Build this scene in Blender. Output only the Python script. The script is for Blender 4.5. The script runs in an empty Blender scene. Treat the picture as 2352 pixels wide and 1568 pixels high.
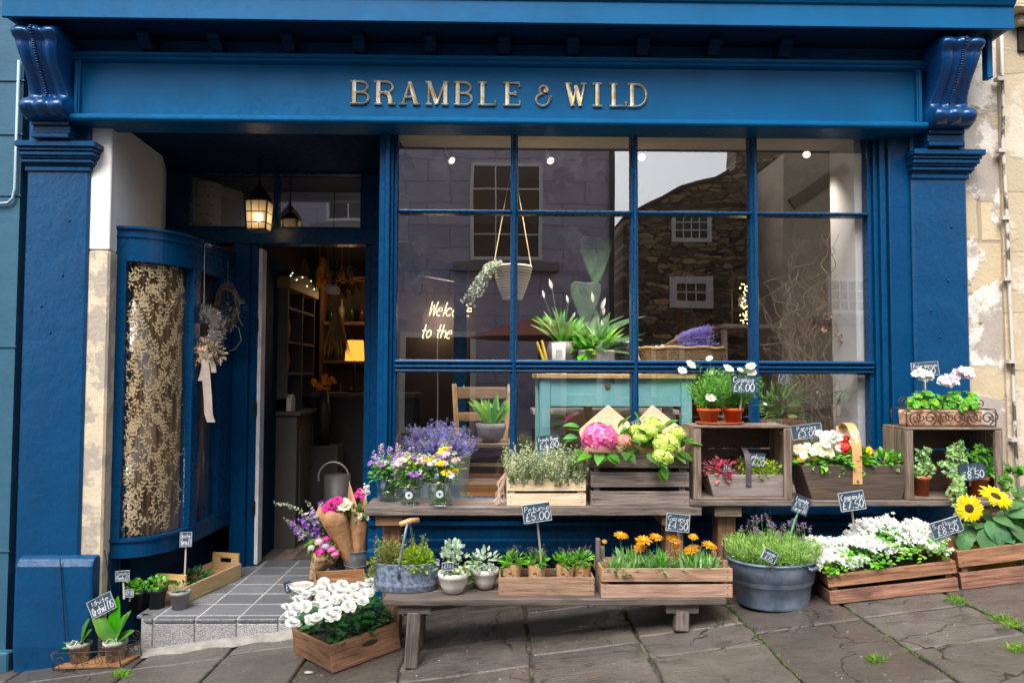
import bpy, math, random
from math import sin, cos, pi, radians, sqrt, atan2, tan, exp
from mathutils import Vector, Matrix
V = Vector
SC = bpy.context.scene
COL = SC.collection
R = random.Random(11)
rv = R.uniform
# ------------------------------------------------------------------ camera
FPX, PX, PY = 1750., 1176., 784.
CAM = V((0, -4.17, 1.31))
yaw, pitch, roll = radians(1.1), radians(2.49), radians(.2)
FW = V((sin(yaw) * cos(pitch), cos(yaw) * cos(pitch), sin(pitch)))
RT = V((cos(yaw), -sin(yaw), 0))
UPV = RT.cross(FW)
R2 = RT * cos(roll) + UPV * sin(roll)
U2 = UPV * cos(roll) - RT * sin(roll)
SLOPE = .125
G0 = .054
TILT = math.atan(SLOPE)
def ray(x, y): return FW + R2 * ((x - PX) / FPX) - U2 * ((y - PY) / FPX)
def U(x, y, Y):
    d = ray(x, y); return CAM + d * ((Y - CAM.y) / d.y)
def H(x, y, z):
    d = ray(x, y); return CAM + d * ((z - CAM.z) / d.z)
def G(x, y):
    d = ray(x, y); return CAM + d * ((G0 - CAM.z + SLOPE * CAM.x) / (d.z - SLOPE * d.x))
def sc(Y): return FPX / (Y - CAM.y)
def gz(x): return G0 + SLOPE * x
def X_(x, Y, y=860): return U(x, y, Y).x
def Z_(y, Y, x=1176): return U(x, y, Y).z
cd = bpy.data.cameras.new('camera'); cam = bpy.data.objects.new('camera', cd); COL.objects.link(cam)
cd.sensor_width = 36; cd.lens = FPX / 2352 * 36; cd.clip_end = 500; cd.clip_start = .05
cam.matrix_world = Matrix(((R2.x, U2.x, -FW.x, CAM.x), (R2.y, U2.y, -FW.y, CAM.y), (R2.z, U2.z, -FW.z, CAM.z), (0, 0, 0, 1)))
SC.camera = cam
# ------------------------------------------------------------------ mesh builder
class MB:
    def __init__(s): s.v = []; s.f = []; s.m = []; s.uv = []; s.mi = 0
    def add(s, vs, fs, uvs=None, M=None):
        o = len(s.v)
        if M is not None: vs = [M @ V(p) for p in vs]
        s.v += [(p[0], p[1], p[2]) for p in vs]
        for k, f in enumerate(fs):
            s.f.append(tuple(i + o for i in f)); s.m.append(s.mi)
            s.uv.append(uvs[k] if uvs else None)
    def box(s, x0, x1, y0, y1, z0, z1, M=None):
        L = (abs(x1 - x0), abs(y1 - y0), abs(z1 - z0)); g = L.index(max(L)); a, b = rv(0, 20), rv(0, 20)
        vs = [(x, y, z) for z in (z0, z1) for y in (y0, y1) for x in (x0, x1)]
        fs = [(0, 2, 3, 1), (4, 5, 7, 6), (0, 1, 5, 4), (2, 6, 7, 3), (0, 4, 6, 2), (1, 3, 7, 5)]
        uvs = []
        for f in fs:
            n = [max(vs[i][k] for i in f) - min(vs[i][k] for i in f) for k in range(3)]; fl = n.index(min(n))
            if fl == g: u, w = [k for k in range(3) if k != fl]
            else: u = g; w = [k for k in range(3) if k not in (fl, g)][0]
            uvs.append([(vs[i][u] + a, vs[i][w] + vs[i][fl] + b) for i in f])
        s.add(vs, fs, uvs, M)
    def beam(s, p0, p1, w, h, up=(0, 0, 1)):
        p0, p1 = V(p0), V(p1); d = p1 - p0; L = d.length; d.normalize(); up = V(up)
        sd = d.cross(up)
        if sd.length < 1e-4: sd = d.cross(V((0, 1, 0)))
        sd.normalize(); up = sd.cross(d)
        M = Matrix(((d.x, sd.x, up.x, p0.x), (d.y, sd.y, up.y, p0.y), (d.z, sd.z, up.z, p0.z), (0, 0, 0, 1)))
        s.box(0, L, -w / 2, w / 2, -h / 2, h / 2, M)
    def tube(s, pts, r, n=6, cap=True, M=None):
        pts = [V(p) for p in pts]; N = len(pts); rs = r if isinstance(r, (list, tuple)) else [r] * N
        vs = []; ref = None; off = rv(0, 20)
        for i in range(N):
            t = (pts[min(i + 1, N - 1)] - pts[max(i - 1, 0)])
            if t.length < 1e-9: t = V((0, 0, 1))
            t.normalize()
            if ref is None: ref = V((0, 0, 1)) if abs(t.z) < .9 else V((1, 0, 0))
            a = t.cross(ref)
            if a.length < 1e-5: a = t.cross(V((.3, 1, .2)))
            a.normalize(); b = a.cross(t); ref = b
            for k in range(n):
                q = 2 * pi * k / n; vs.append(pts[i] + (a * cos(q) + b * sin(q)) * rs[i])
        fs = []; uvs = []
        for i in range(N - 1):
            for k in range(n):
                fs.append((i * n + k, i * n + (k + 1) % n, (i + 1) * n + (k + 1) % n, (i + 1) * n + k))
                uvs.append([(i * .05 + off, k * .01), (i * .05 + off, k * .01 + .01), (i * .05 + .05 + off, k * .01 + .01), (i * .05 + .05 + off, k * .01)])
        if cap:
            fs.append(tuple(range(n))[::-1]); uvs.append([(0, 0)] * n)
            fs.append(tuple((N - 1) * n + k for k in range(n))); uvs.append([(0, 0)] * n)
        s.add(vs, fs, uvs, M)
    def lathe(s, prof, n=24, c=(0, 0, 0), M=None, sx=1, sy=1, wav=None):
        vs = []; fs = []
        for i, (r, z) in enumerate(prof):
            for k in range(n):
                q = 2 * pi * k / n; rr = r * (1 + (wav(q, i) if wav else 0))
                vs.append((c[0] + rr * cos(q) * sx, c[1] + rr * sin(q) * sy, c[2] + z))
        for i in range(len(prof) - 1):
            for k in range(n): fs.append((i * n + k, i * n + (k + 1) % n, (i + 1) * n + (k + 1) % n, (i + 1) * n + k))
        if prof[0][0] > 1e-5: fs.append(tuple(range(n))[::-1])
        if prof[-1][0] > 1e-5: fs.append(tuple((len(prof) - 1) * n + k for k in range(n)))
        s.add(vs, fs, None, M)
    def prof(s, yz, x0, x1, M=None):                     # closed YZ outline swept along X
        n = len(yz); vs = [(x, y, z) for x in (x0, x1) for (y, z) in yz]
        fs = [(i, (i + 1) % n, n + (i + 1) % n, n + i) for i in range(n)] + [tuple(range(n))[::-1], tuple(range(n, 2 * n))]
        s.add(vs, fs, None, M)
    def profz(s, xy, z0, z1, M=None):                    # closed XY outline swept up Z
        n = len(xy); vs = [(x, y, z) for z in (z0, z1) for (x, y) in xy]
        fs = [(i, (i + 1) % n, n + (i + 1) % n, n + i) for i in range(n)] + [tuple(range(n))[::-1], tuple(range(n, 2 * n))]
        s.add(vs, fs, None, M)
    def profy(s, xz, y0, y1, M=None):
        n = len(xz); vs = [(x, y, z) for y in (y0, y1) for (x, z) in xz]
        fs = [(i, (i + 1) % n, n + (i + 1) % n, n + i) for i in range(n)] + [tuple(range(n))[::-1], tuple(range(n, 2 * n))]
        s.add(vs, fs, None, M)
    def ball(s, c, r, n=10, m=6, sz=1.):
        s.lathe([(r * sin(pi * i / m), -r * sz * cos(pi * i / m)) for i in range(m + 1)], n, c)
    def sweep(s, pts, sec, closed=False):                # pts (x,z) facing -Y ; section (side, out)
        N = len(pts); m = len(sec); vs = []
        for i in range(N):
            if closed: a, b = pts[(i - 1) % N], pts[(i + 1) % N]
            else: a, b = pts[max(i - 1, 0)], pts[min(i + 1, N - 1)]
            tx, tz = b[0] - a[0], b[1] - a[1]; L = math.hypot(tx, tz) or 1; nx, nz = -tz / L, tx / L
            for (q, o) in sec: vs.append((pts[i][0] + nx * q, -o, pts[i][1] + nz * q))
        fs = []
        for i in range(N if closed else N - 1):
            for k in range(m - 1):
                j = (i + 1) % N; fs.append((i * m + k, i * m + k + 1, j * m + k + 1, j * m + k))
        if not closed: fs += [tuple(range(m)), tuple((N - 1) * m + k for k in range(m))[::-1]]
        s.add(vs, fs)
    def leaf(s, b, d, n, L, W, curl=.25, fold=.15, k=3, sh=1., ex=1.):
        b, d, n = V(b), V(d), V(n); d = d.normalized(); sd = d.cross(n)
        if sd.length < 1e-4: sd = d.cross(V((.31, .2, .9)))
        sd.normalize(); n = sd.cross(d)
        vs = [b]; fs = []
        for i in range(1, k):
            t = i / k; c = b + d * (L * t) - n * (curl * L * t * t); w = W * .5 * sin(pi * t ** sh) ** ex
            e = n * (fold * w)
            vs += [c - sd * w + e, c, c + sd * w + e]
        vs.append(b + d * L - n * (curl * L)); T = len(vs) - 1
        fs += [(0, 2, 1), (0, 3, 2)]
        for i in range(k - 2):
            o = 1 + 3 * i; fs += [(o, o + 1, o + 4, o + 3), (o + 1, o + 2, o + 5, o + 4)]
        o = 1 + 3 * (k - 2); fs += [(o, o + 1, T), (o + 1, o + 2, T)]
        s.add(vs, fs)
    def petal(s, b, d, n, L, W, curl=.25, fold=.1):      # broad blunt petal
        b, d, n = V(b), V(d).normalized(), V(n); sd = d.cross(n)
        if sd.length < 1e-4: sd = d.cross(V((.31, .2, .9)))
        sd.normalize(); n = sd.cross(d); vs = []
        for t, w in ((0, .22), (.35, .8), (.72, 1.), (.93, .72)):
            c = b + d * (L * t) - n * (curl * L * t * t); e = n * (fold * W * w); j = rv(-.04, .04) * L * t
            vs += [c - sd * (W * .5 * w) + e, c + d * (L * .09 * t) + n * j, c + sd * (W * .5 * w) + e]
        s.add(vs, [(3 * i + q, 3 * i + q + 1, 3 * i + 4 + q, 3 * i + 3 + q) for i in range(3) for q in (0, 1)])
    def card(s, b, d, n, L, W, fold=.2):                 # small folded leaf, four verts
        b, d, n = V(b), V(d).normalized(), V(n); sd = d.cross(n)
        if sd.length < 1e-4: sd = d.cross(V((.31, .2, .9)))
        sd.normalize(); n = sd.cross(d); m = b + d * (L * .45) + n * (fold * W)
        s.add([b, m - sd * W * .5, b + d * L, m + sd * W * .5], [(0, 3, 2), (0, 2, 1)])
    def build(s, name, mats, parent=None, smooth=False, bevel=0, loc=None, seg=1):
        me = bpy.data.meshes.new(name); me.from_pydata(s.v, [], s.f)
        if any(u is not None for u in s.uv):
            ul = me.uv_layers.new(name='UVMap'); flat = []
            for f, u in zip(s.f, s.uv):
                if u is None: flat += [0., 0.] * len(f)
                else:
                    for q in u: flat += [q[0], q[1]]
            ul.data.foreach_set('uv', flat)
        if not isinstance(mats, (list, tuple)): mats = [mats]
        for m in mats: me.materials.append(m)
        if len(mats) > 1: me.polygons.foreach_set('material_index', s.m)
        if smooth: me.polygons.foreach_set('use_smooth', [True] * len(s.f))
        me.update()
        o = bpy.data.objects.new(name, me); COL.objects.link(o)
        if parent: o.parent = parent
        if loc is not None: o.location = loc
        if bevel:
            b = o.modifiers.new('Bevel', 'BEVEL'); b.width = bevel; b.segments = seg; b.limit_method = 'ANGLE'; b.angle_limit = radians(40)
        return o
def tag(o, label, cat, group=None):
    o['label'] = label; o['category'] = cat
    if group: o['group'] = group
    return o
def struct(o, kind='structure'): o['kind'] = kind; return o
def thing(name, label, cat, loc=(0, 0, 0), rz=0, tilt=0, group=None, M=None):
    o = bpy.data.objects.new(name, None); COL.objects.link(o); o.empty_display_size = .05
    o.matrix_basis = M if M is not None else Matrix.Translation(V(loc)) @ Matrix.Rotation(-tilt, 4, 'Y') @ Matrix.Rotation(rz, 4, 'Z')
    return tag(o, label, cat, group)
def dup(o, parent=None):
    c = o.copy(); COL.objects.link(c)
    if parent: c.parent = parent
    for ch in list(o.children): dup(ch, c)
    return c
# ------------------------------------------------------------------ materials
def nd(nt, t, ins={}, **at):
    n = nt.nodes.new('ShaderNode' + t)
    for k, v in at.items(): setattr(n, k, v)
    for k, v in ins.items():
        s = n.inputs[k]
        if isinstance(v, bpy.types.NodeSocket): nt.links.new(v, s)
        else: s.default_value = v
    return n
def c4(c): return (c[0], c[1], c[2], 1)
def base(name):
    m = bpy.data.materials.new(name); m.use_nodes = True; nt = m.node_tree; nt.nodes.clear()
    out = nt.nodes.new('ShaderNodeOutputMaterial'); return m, nt, out
def coords(nt, kind='Object', scale=(1, 1, 1)):
    t = nd(nt, 'TexCoord'); mp = nd(nt, 'Mapping', {'Vector': t.outputs[kind]}); mp.inputs['Scale'].default_value = scale
    return mp.outputs['Vector']
def noise(nt, vec, scale, detail=4, rough=.55, dist=0): return nd(nt, 'TexNoise', {'Vector': vec, 'Scale': scale, 'Detail': detail, 'Roughness': rough, 'Distortion': dist}).outputs['Fac']
def ramp(nt, fac, stops):
    r = nd(nt, 'ValToRGB', {'Fac': fac}); e = r.color_ramp.elements
    while len(e) < len(stops): e.new(.5)
    for k, (p, c) in enumerate(stops): e[k].position = p; e[k].color = c4(c) if len(c) == 3 else c
    return r.outputs['Color']
def mix(nt, fac, a, b, mode='MIX'):
    n = nd(nt, 'Mix', data_type='RGBA', blend_type=mode)
    for k, v in ((0, fac), (6, a), (7, b)):
        if isinstance(v, bpy.types.NodeSocket): nt.links.new(v, n.inputs[k])
        else: n.inputs[k].default_value = v if k == 0 else c4(v)
    return n.outputs[2]
def math_(nt, op, a, b=0., clamp=False):
    n = nd(nt, 'Math', {0: a, 1: b}, operation=op, use_clamp=clamp); return n.outputs[0]
def isl(nt, col, val=.3, hue=.04, sat=.2):
    g = nd(nt, 'NewGeometry').outputs['Random Per Island']
    w = nd(nt, 'TexWhiteNoise', {'W': g}, noise_dimensions='1D')
    sep = nd(nt, 'SeparateColor', {'Color': w.outputs['Color']})
    f = lambda s, a, b: math_(nt, 'MULTIPLY_ADD', s, a) if False else nd(nt, 'MapRange', {'Value': s, 'To Min': a, 'To Max': b}).outputs[0]
    h = nd(nt, 'HueSaturation', {'Color': col, 'Hue': f(sep.outputs[0], .5 - hue, .5 + hue), 'Saturation': f(sep.outputs[1], 1 - sat, 1 + sat), 'Value': f(sep.outputs[2], 1 - val, 1 + val)})
    return h.outputs['Color']
def fin(nt, out, col, rough=.6, metal=0, bump=None, bs=.2, spec=.5, coat=0, transl=0, trcol=None):
    p = nd(nt, 'BsdfPrincipled', {'Metallic': metal, 'Specular IOR Level': spec, 'Coat Weight': coat, 'Coat Roughness': .15})
    for k, v in (('Base Color', col), ('Roughness', rough)):
        if isinstance(v, bpy.types.NodeSocket): nt.links.new(v, p.inputs[k])
        else: p.inputs[k].default_value = c4(v) if k == 'Base Color' else v
    if bump is not None:
        b = nd(nt, 'Bump', {'Height': bump, 'Strength': bs, 'Distance': .02}); nt.links.new(b.outputs[0], p.inputs['Normal'])
    sh = p.outputs[0]
    if transl:
        t = nd(nt, 'BsdfTranslucent')
        if isinstance(col, bpy.types.NodeSocket): nt.links.new(col, t.inputs[0])
        else: t.inputs[0].default_value = c4(col)
        sh = nd(nt, 'MixShader', {0: transl, 1: sh, 2: t.outputs[0]}).outputs[0]
    nt.links.new(sh, out.inputs[0])
def pm(name, col, rough=.6, metal=0, val=0, hue=0, sat=0, col2=None, nscale=8, lo=.4, hi=.65, bump=0, bscale=40, spec=.5, coat=0, transl=0, kind='Object', mscale=(1, 1, 1)):
    m, nt, out = base(name); c = col; v = None
    if col2 is not None or bump: v = coords(nt, kind, mscale)
    if col2 is not None:
        f = nd(nt, 'MapRange', {'Value': noise(nt, v, nscale, 5, .6), 'From Min': lo, 'From Max': hi}).outputs[0]
        c = mix(nt, f, col, col2)
    if val or hue or sat:
        if not isinstance(c, bpy.types.NodeSocket): c = nd(nt, 'RGB').outputs[0]; c.default_value = c4(col)
        c = isl(nt, c, val, hue, sat)
    b = noise(nt, v, bscale, 4) if bump else None
    fin(nt, out, c, rough, metal, b, bump, spec, coat, transl)
    return m
def wood(name, c1, c2, dark=(.02, .015, .01), rough=.65, stain=.35, val=.22, grain=1.):
    m, nt, out = base(name); v = coords(nt, 'UV', (2.2 * grain, 42 * grain, 1))
    g = noise(nt, v, 1.6, 7, .72, .9); c = ramp(nt, g, [(.3, dark), (.4, c1), (.62, c2)])
    st = noise(nt, coords(nt, 'UV', (3, 7, 1)), 1.3, 4, .6, .4)
    sf = nd(nt, 'MapRange', {'Value': st, 'From Min': .5, 'From Max': .72, 'To Max': stain * 1.5}).outputs[0]
    c = mix(nt, sf, c, dark)
    kn = nd(nt, 'TexVoronoi', {'Vector': coords(nt, 'UV', (4, 11, 1)), 'Scale': 1.}).outputs['Distance']
    kf = nd(nt, 'MapRange', {'Value': kn, 'From Min': .03, 'From Max': .12, 'To Min': .6, 'To Max': 0}).outputs[0]
    c = mix(nt, kf, c, dark); c = isl(nt, c, val, .012, .15)
    fin(nt, out, c, rough, 0, g, .35); return m
def emit(name, col, st):
    m, nt, out = base(name); e = nd(nt, 'Emission', {'Color': c4(col), 'Strength': st}); nt.links.new(e.outputs[0], out.inputs[0]); return m
def glassm(name, refl=.18, tint=(.93, .95, .95), wob=0):
    m, nt, out = base(name)
    t = nd(nt, 'BsdfTransparent', {'Color': c4(tint)}); g = nd(nt, 'BsdfGlossy', {'Roughness': 0.0, 'Color': (1, 1, 1, 1)})
    ge = nd(nt, 'NewGeometry'); dp = nd(nt, 'VectorMath', {0: ge.outputs['Incoming'], 1: ge.outputs['Normal']}, operation='DOT_PRODUCT').outputs['Value']
    k = math_(nt, 'POWER', math_(nt, 'SUBTRACT', 1., math_(nt, 'ABSOLUTE', dp), True), 5.)
    f = math_(nt, 'ADD', math_(nt, 'MULTIPLY', k, .9), refl + .03, True)
    if wob:
        b = nd(nt, 'Bump', {'Height': noise(nt, coords(nt, 'Object', (1, 1, 1)), 2.2, 1), 'Strength': wob, 'Distance': .02})
        nt.links.new(b.outputs[0], g.inputs['Normal'])
    s = nd(nt, 'MixShader', {0: f, 1: t.outputs[0], 2: g.outputs[0]}); nt.links.new(s.outputs[0], out.inputs[0]); return m
def xz(nt):
    t = nd(nt, 'TexCoord'); s = nd(nt, 'SeparateXYZ', {'Vector': t.outputs['Object']})
    return nd(nt, 'CombineXYZ', {'X': s.outputs[0], 'Y': s.outputs[2], 'Z': s.outputs[1]}).outputs[0]
def bluepaint(name, col, rough=.3, bs=.06, spec=.28):
    m, nt, out = base(name); v = coords(nt)
    n1 = noise(nt, v, 5, 5, .6); n2 = noise(nt, v, 38, 3, .6)
    c = mix(nt, nd(nt, 'MapRange', {'Value': n1, 'From Min': .35, 'From Max': .7}).outputs[0], col, tuple(x * .82 for x in col))
    n3 = noise(nt, coords(nt, 'Object', (9, 9, 60)), 1.4, 4, .7, .4); h = math_(nt, 'ADD', math_(nt, 'ADD', math_(nt, 'MULTIPLY', n1, 1.6), math_(nt, 'MULTIPLY', n2, .25)), math_(nt, 'MULTIPLY', n3, .1))
    chip = nd(nt, 'MapRange', {'Value': noise(nt, v, 19, 6, .75), 'From Min': .735, 'From Max': .745}).outputs[0]; c = mix(nt, chip, c, (.2, .28, .34))
    r = nd(nt, 'MapRange', {'Value': n2, 'From Min': .3, 'From Max': .7, 'To Min': rough - .07, 'To Max': rough + .1}).outputs[0]
    fin(nt, out, c, r, 0, h, bs, spec); return m
def stonewall(name, c1, c2, c3, bw=.55, bh=.26, mortar=(.25, .22, .18), lo=.46, hi=.56, big=1.7, ms=.012, wob=.06):
    m, nt, out = base(name); v = xz(nt)
    vd = nd(nt, 'VectorMath', {0: v, 1: nd(nt, 'VectorMath', {0: nd(nt, 'TexNoise', {'Vector': v, 'Scale': 3.}).outputs['Color'], 1: (wob, wob, 0)}, operation='MULTIPLY').outputs[0]}, operation='ADD').outputs[0]
    br = nd(nt, 'TexBrick', {'Vector': vd, 'Color1': c4(c1), 'Color2': c4(tuple(x * .8 for x in c1)), 'Mortar': c4(mortar), 'Scale': 1., 'Mortar Size': ms, 'Mortar Smooth': .3, 'Brick Width': bw, 'Row Height': bh})
    n = noise(nt, v, 7, 6, .65)
    c = mix(nt, nd(nt, 'MapRange', {'Value': n, 'From Min': .35, 'From Max': .7, 'To Max': .45}).outputs[0], br.outputs['Color'], tuple(x * .62 for x in c1))
    p = noise(nt, v, big, 5, .6, .3); pf = nd(nt, 'MapRange', {'Value': p, 'From Min': lo, 'From Max': hi}).outputs[0]
    pl = mix(nt, nd(nt, 'MapRange', {'Value': noise(nt, v, big * 1.6, 5, .65), 'From Min': .47, 'From Max': .53}).outputs[0], c2, c3)
    pl = mix(nt, nd(nt, 'MapRange', {'Value': noise(nt, v, 14, 5, .7), 'From Min': .4, 'From Max': .75, 'To Max': .35}).outputs[0], pl, tuple(x * .6 for x in c3))
    c = mix(nt, pf, c, pl)
    h = math_(nt, 'ADD', math_(nt, 'MULTIPLY', pf, .35), math_(nt, 'MULTIPLY', noise(nt, v, 45, 5, .7), .5))
    h = math_(nt, 'SUBTRACT', h, math_(nt, 'MULTIPLY', br.outputs['Fac'], math_(nt, 'SUBTRACT', 1, pf)))
    fin(nt, out, c, .9, 0, h, .5, .2); return m
BLUE = bluepaint('blue gloss paint', (.0, .048, .138), .28, .08, .22)
BLUEG = bluepaint('blue gloss paint on plaster', (.0, .042, .155), .22, .1, .45)
BLUEP = bluepaint('lumpy blue paint on stone', (.0, .05, .142), .3, .22, .32)
BLUE2 = bluepaint('blue gloss paint sky lit', (.0, .094, .24), .36, .045, .16)  # paler copy of the blue: sky light on fascia, cornice, frieze put into colour
NAVY = bluepaint('dark blue paint and shade', (.001, .02, .06), .6, .03, .12)  # near-black blue; also holds the shade under the cornice in its colour
TEAL = bluepaint('teal wall paint', (.03, .105, .17), .6, .2)
WHITEP = pm('white plaster', (.86, .84, .82), .85, col2=(.76, .73, .7), nscale=3, bump=.1, bscale=30)
PIERST = stonewall('peeling cream plaster', (.52, .4, .24), (.66, .55, .4), (.42, .36, .3), .5, .9, (.5, .4, .28), .3, .36, 3.4, .002)
STONE = stonewall('peeling render', (.6, .49, .33), (.72, .67, .61), (.4, .35, .31), .55, .3, (.35, .28, .2), .44, .47, 2.6)
ASHLAR = stonewall('cream ashlar', (.58, .48, .34), (.5, .42, .31), (.62, .55, .45), .62, .34, (.42, .34, .22), .5, .56, 2.4, .006)
def rubble():
    m, nt, out = base('dark rubble stone'); t = nd(nt, 'TexCoord'); sx = nd(nt, 'SeparateXYZ', {'Vector': t.outputs['Object']})
    v = nd(nt, 'CombineXYZ', {'X': math_(nt, 'MULTIPLY', sx.outputs[0], 3.4), 'Y': math_(nt, 'MULTIPLY', sx.outputs[2], 10.5)}).outputs[0]
    vw = nd(nt, 'VectorMath', {0: v, 1: nd(nt, 'VectorMath', {0: nd(nt, 'TexNoise', {'Vector': v, 'Scale': 1.1}).outputs['Color'], 1: (1., 1., 0)}, operation='MULTIPLY').outputs[0]}, operation='ADD').outputs[0]
    cell = nd(nt, 'TexVoronoi', {'Vector': vw, 'Scale': 1.}); edge = nd(nt, 'TexVoronoi', {'Vector': vw, 'Scale': 1.}, feature='DISTANCE_TO_EDGE').outputs['Distance']
    sp = nd(nt, 'SeparateColor', {'Color': cell.outputs['Color']}); c = ramp(nt, sp.outputs[0], [(.0, (.1, .08, .06)), (.45, (.26, .19, .12)), (.8, (.42, .31, .19)), (1., (.6, .4, .2))])
    c = mix(nt, nd(nt, 'MapRange', {'Value': noise(nt, v, 1.3, 5), 'From Min': .4, 'From Max': .7, 'To Max': .5}).outputs[0], c, (.12, .1, .08))
    c = mix(nt, nd(nt, 'MapRange', {'Value': edge, 'From Min': .03, 'From Max': .1, 'To Min': 1, 'To Max': 0}).outputs[0], c, (.05, .042, .035))
    fin(nt, out, c, .9, 0, edge, .5, .2); return m
RUBBLE = rubble()
LILAC = stonewall('lilac grey render', (.5, .46, .6), (.6, .55, .7), (.34, .31, .43), .8, .4, (.26, .24, .34), .5, .62, 1.6, .014, .1)
BEIGER = stonewall('beige render', (.62, .52, .4), (.6, .5, .38), (.46, .38, .3), .8, .4, (.4, .33, .24), .3, .6, .9, .008)
GLASS = glassm('window glass', .125, (.985, .99, .99), .02)
JARG = glassm('jar glass', .02, (.95, .98, .97))
W_GREY = wood('weathered grey wood', (.11, .082, .072), (.3, .235, .205), (.04, .03, .025))
W_DARK = wood('dark bench wood', (.08, .06, .052), (.22, .17, .147), (.03, .022, .018))
W_RED = wood('red brown wood', (.15, .06, .028), (.37, .175, .085), (.045, .024, .015), .65, .5, .26)
W_ORANGE = wood('orange pine', (.3, .125, .04), (.46, .23, .1), (.12, .05, .02))
W_TAN = wood('tan crate wood', (.27, .145, .085), (.45, .28, .18), (.09, .05, .03))
W_PINE = wood('pale pine', (.62, .46, .26), (.78, .63, .41), (.42, .27, .12), .6, .2, .1)
W_YEL = wood('yellow pine ply', (.55, .35, .15), (.7, .5, .26), (.36, .2, .08), .6, .25, .08)
W_BOX = wood('grey brown crate wood', (.15, .1, .075), (.35, .255, .2), (.06, .04, .03))
W_TRUG = wood('dark trug wood', (.06, .038, .028), (.125, .085, .064), (.16, .09, .04), .6, .4)
W_TRUG2 = wood('pale grey trug wood', (.24, .19, .175), (.38, .32, .3), (.14, .1, .09))
LEATHER = pm('tan leather strap', (.62, .33, .13), .55, bump=.1, bscale=60)
LEATHERD = pm('dark leather strap', (.07, .055, .06), .5)
ZINC = pm('galvanised zinc', (.135, .18, .25), .42, .55, col2=(.25, .3, .37), nscale=26, lo=.4, hi=.7, bump=.05)
ZINCB = pm('blue zinc tub', (.09, .145, .235), .34, .4, col2=(.34, .42, .53), nscale=9, lo=.34, hi=.68, bump=.05, bscale=22)
ZINCM = pm('mottled zinc', (.12, .17, .26), .5, .35, col2=(.3, .36, .46), nscale=60, lo=.42, hi=.6, bump=.1)
BUCKG = pm('dull bucket metal', (.13, .15, .17), .5, .4, col2=(.22, .24, .25), nscale=12)
TERRA = pm('terracotta plastic', (.42, .085, .025), .5, col2=(.34, .07, .022), nscale=9)
TERRAO = pm('orange plastic pot', (.62, .1, .012), .4, col2=(.5, .075, .012), nscale=12)
TERRAT = pm('aged terracotta', (.82, .52, .33), .85, col2=(.42, .16, .07), nscale=30, lo=.45, hi=.62, bump=.3)
WPOT = pm('off white pot', (.7, .67, .62), .4, col2=(.55, .5, .44), nscale=6)
BPOT = pm('black plastic pot', (.012, .014, .018), .45)
GPOT = pm('grey plastic pot', (.27, .24, .25), .55)
STONEPOT = pm('grey stoneware', (.3, .29, .28), .8, col2=(.2, .19, .18), nscale=9, bump=.2)
CLEARPOT = pm('translucent pot with bark', (.25, .235, .24), .25, col2=(.52, .5, .5), nscale=38, lo=.45, hi=.6, bump=.2)
KRAFT = pm('kraft paper', (.47, .255, .12), .75, col2=(.36, .18, .08), nscale=7, bump=.6, bscale=16)
KRAFTL = pm('light kraft paper', (.72, .47, .3), .75, col2=(.62, .38, .24), nscale=5)
KRAFTC = pm('crinkled kraft paper', (.52, .36, .2), .8, col2=(.2, .12, .05), nscale=20, lo=.42, hi=.6, bump=.9, bscale=24)
KPOT = pm('printed paper wrap', (.5, .29, .14), .8, col2=(.13, .06, .03), nscale=36, lo=.58, hi=.61)
SOIL = pm('potting soil', (.03, .02, .014), .95, bump=.8, bscale=80)
BOARD = pm('blackboard face', (.011, .034, .062), .55, col2=(.065, .1, .14), nscale=20, lo=.45, hi=.7)
CHALK = pm('white chalk paint', (.7, .73, .76), .85, col2=(.4, .44, .48), nscale=60, lo=.45, hi=.65)
FRAMEW = pm('white sign frame', (.58, .62, .66), .6, col2=(.35, .4, .45), nscale=50)
FRAMEK = pm('dark sign frame', (.03, .045, .06), .6)
STICK = pm('pale wooden stick', (.5, .42, .36), .7)
GRSTICK = pm('green plastic stick', (.09, .35, .16), .5)
WIRE = pm('rusty dark wire', (.05, .035, .03), .6, .4, col2=(.12, .06, .035), nscale=40)
WIREG = pm('grey wire', (.4, .4, .4), .4, .8)
GOLD = pm('gilt and cream letters', (.6, .42, .19), .3, .55, col2=(.85, .74, .56), nscale=16, lo=.42, hi=.58)
BLACK = pm('black metal', (.012, .012, .013), .5, .3)
def lf(name, c, c2=None, val=.45, hue=.034, tr=.35, rough=.45, ns=9): return pm(name, c, rough, val=val, hue=hue, sat=.2, col2=c2, nscale=ns, transl=tr, spec=.35)
L_MID = lf('mid green leaves', (0.0878, 0.27, 0.0297), (0.135, 0.365, 0.054))
L_BRIGHT = lf('bright green leaves', (0.15, 0.45, 0.0375), (0.25, 0.55, 0.075))
L_DEEP = lf('deep green leaves', (0.03, 0.128, 0.042), (0.0525, 0.195, 0.06))
L_DARK = lf('dark green leaves', (.018, .062, .02), (.03, .1, .03))
L_LIME = lf('lime leaves', (0.45, 0.6, 0.0525), (0.27, 0.45, 0.045))
L_OLIVE = lf('olive leaves', (0.224, 0.24, 0.056), (0.384, 0.416, 0.096))
L_GREYG = lf('grey green leaves', (.58, .62, .42), (.42, .5, .28))
L_SILVER = lf('white veined leaves', (0.6, 0.696, 0.576), (0.156, 0.336, 0.144), ns=60)
L_ORCH = lf('orchid leaves', (0.081, 0.27, 0.0216), (0.149, 0.392, 0.0405), val=.15, rough=.32)
L_FERN = lf('feathery leaves', (0.165, 0.495, 0.06), (0.27, 0.63, 0.105))
L_LAV = lf('lavender green', (.32, .58, .1), (.48, .66, .24))
L_IVY = lf('variegated ivy', (0.195, 0.429, 0.117), (0.684, 0.8, 0.432), ns=50)
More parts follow.
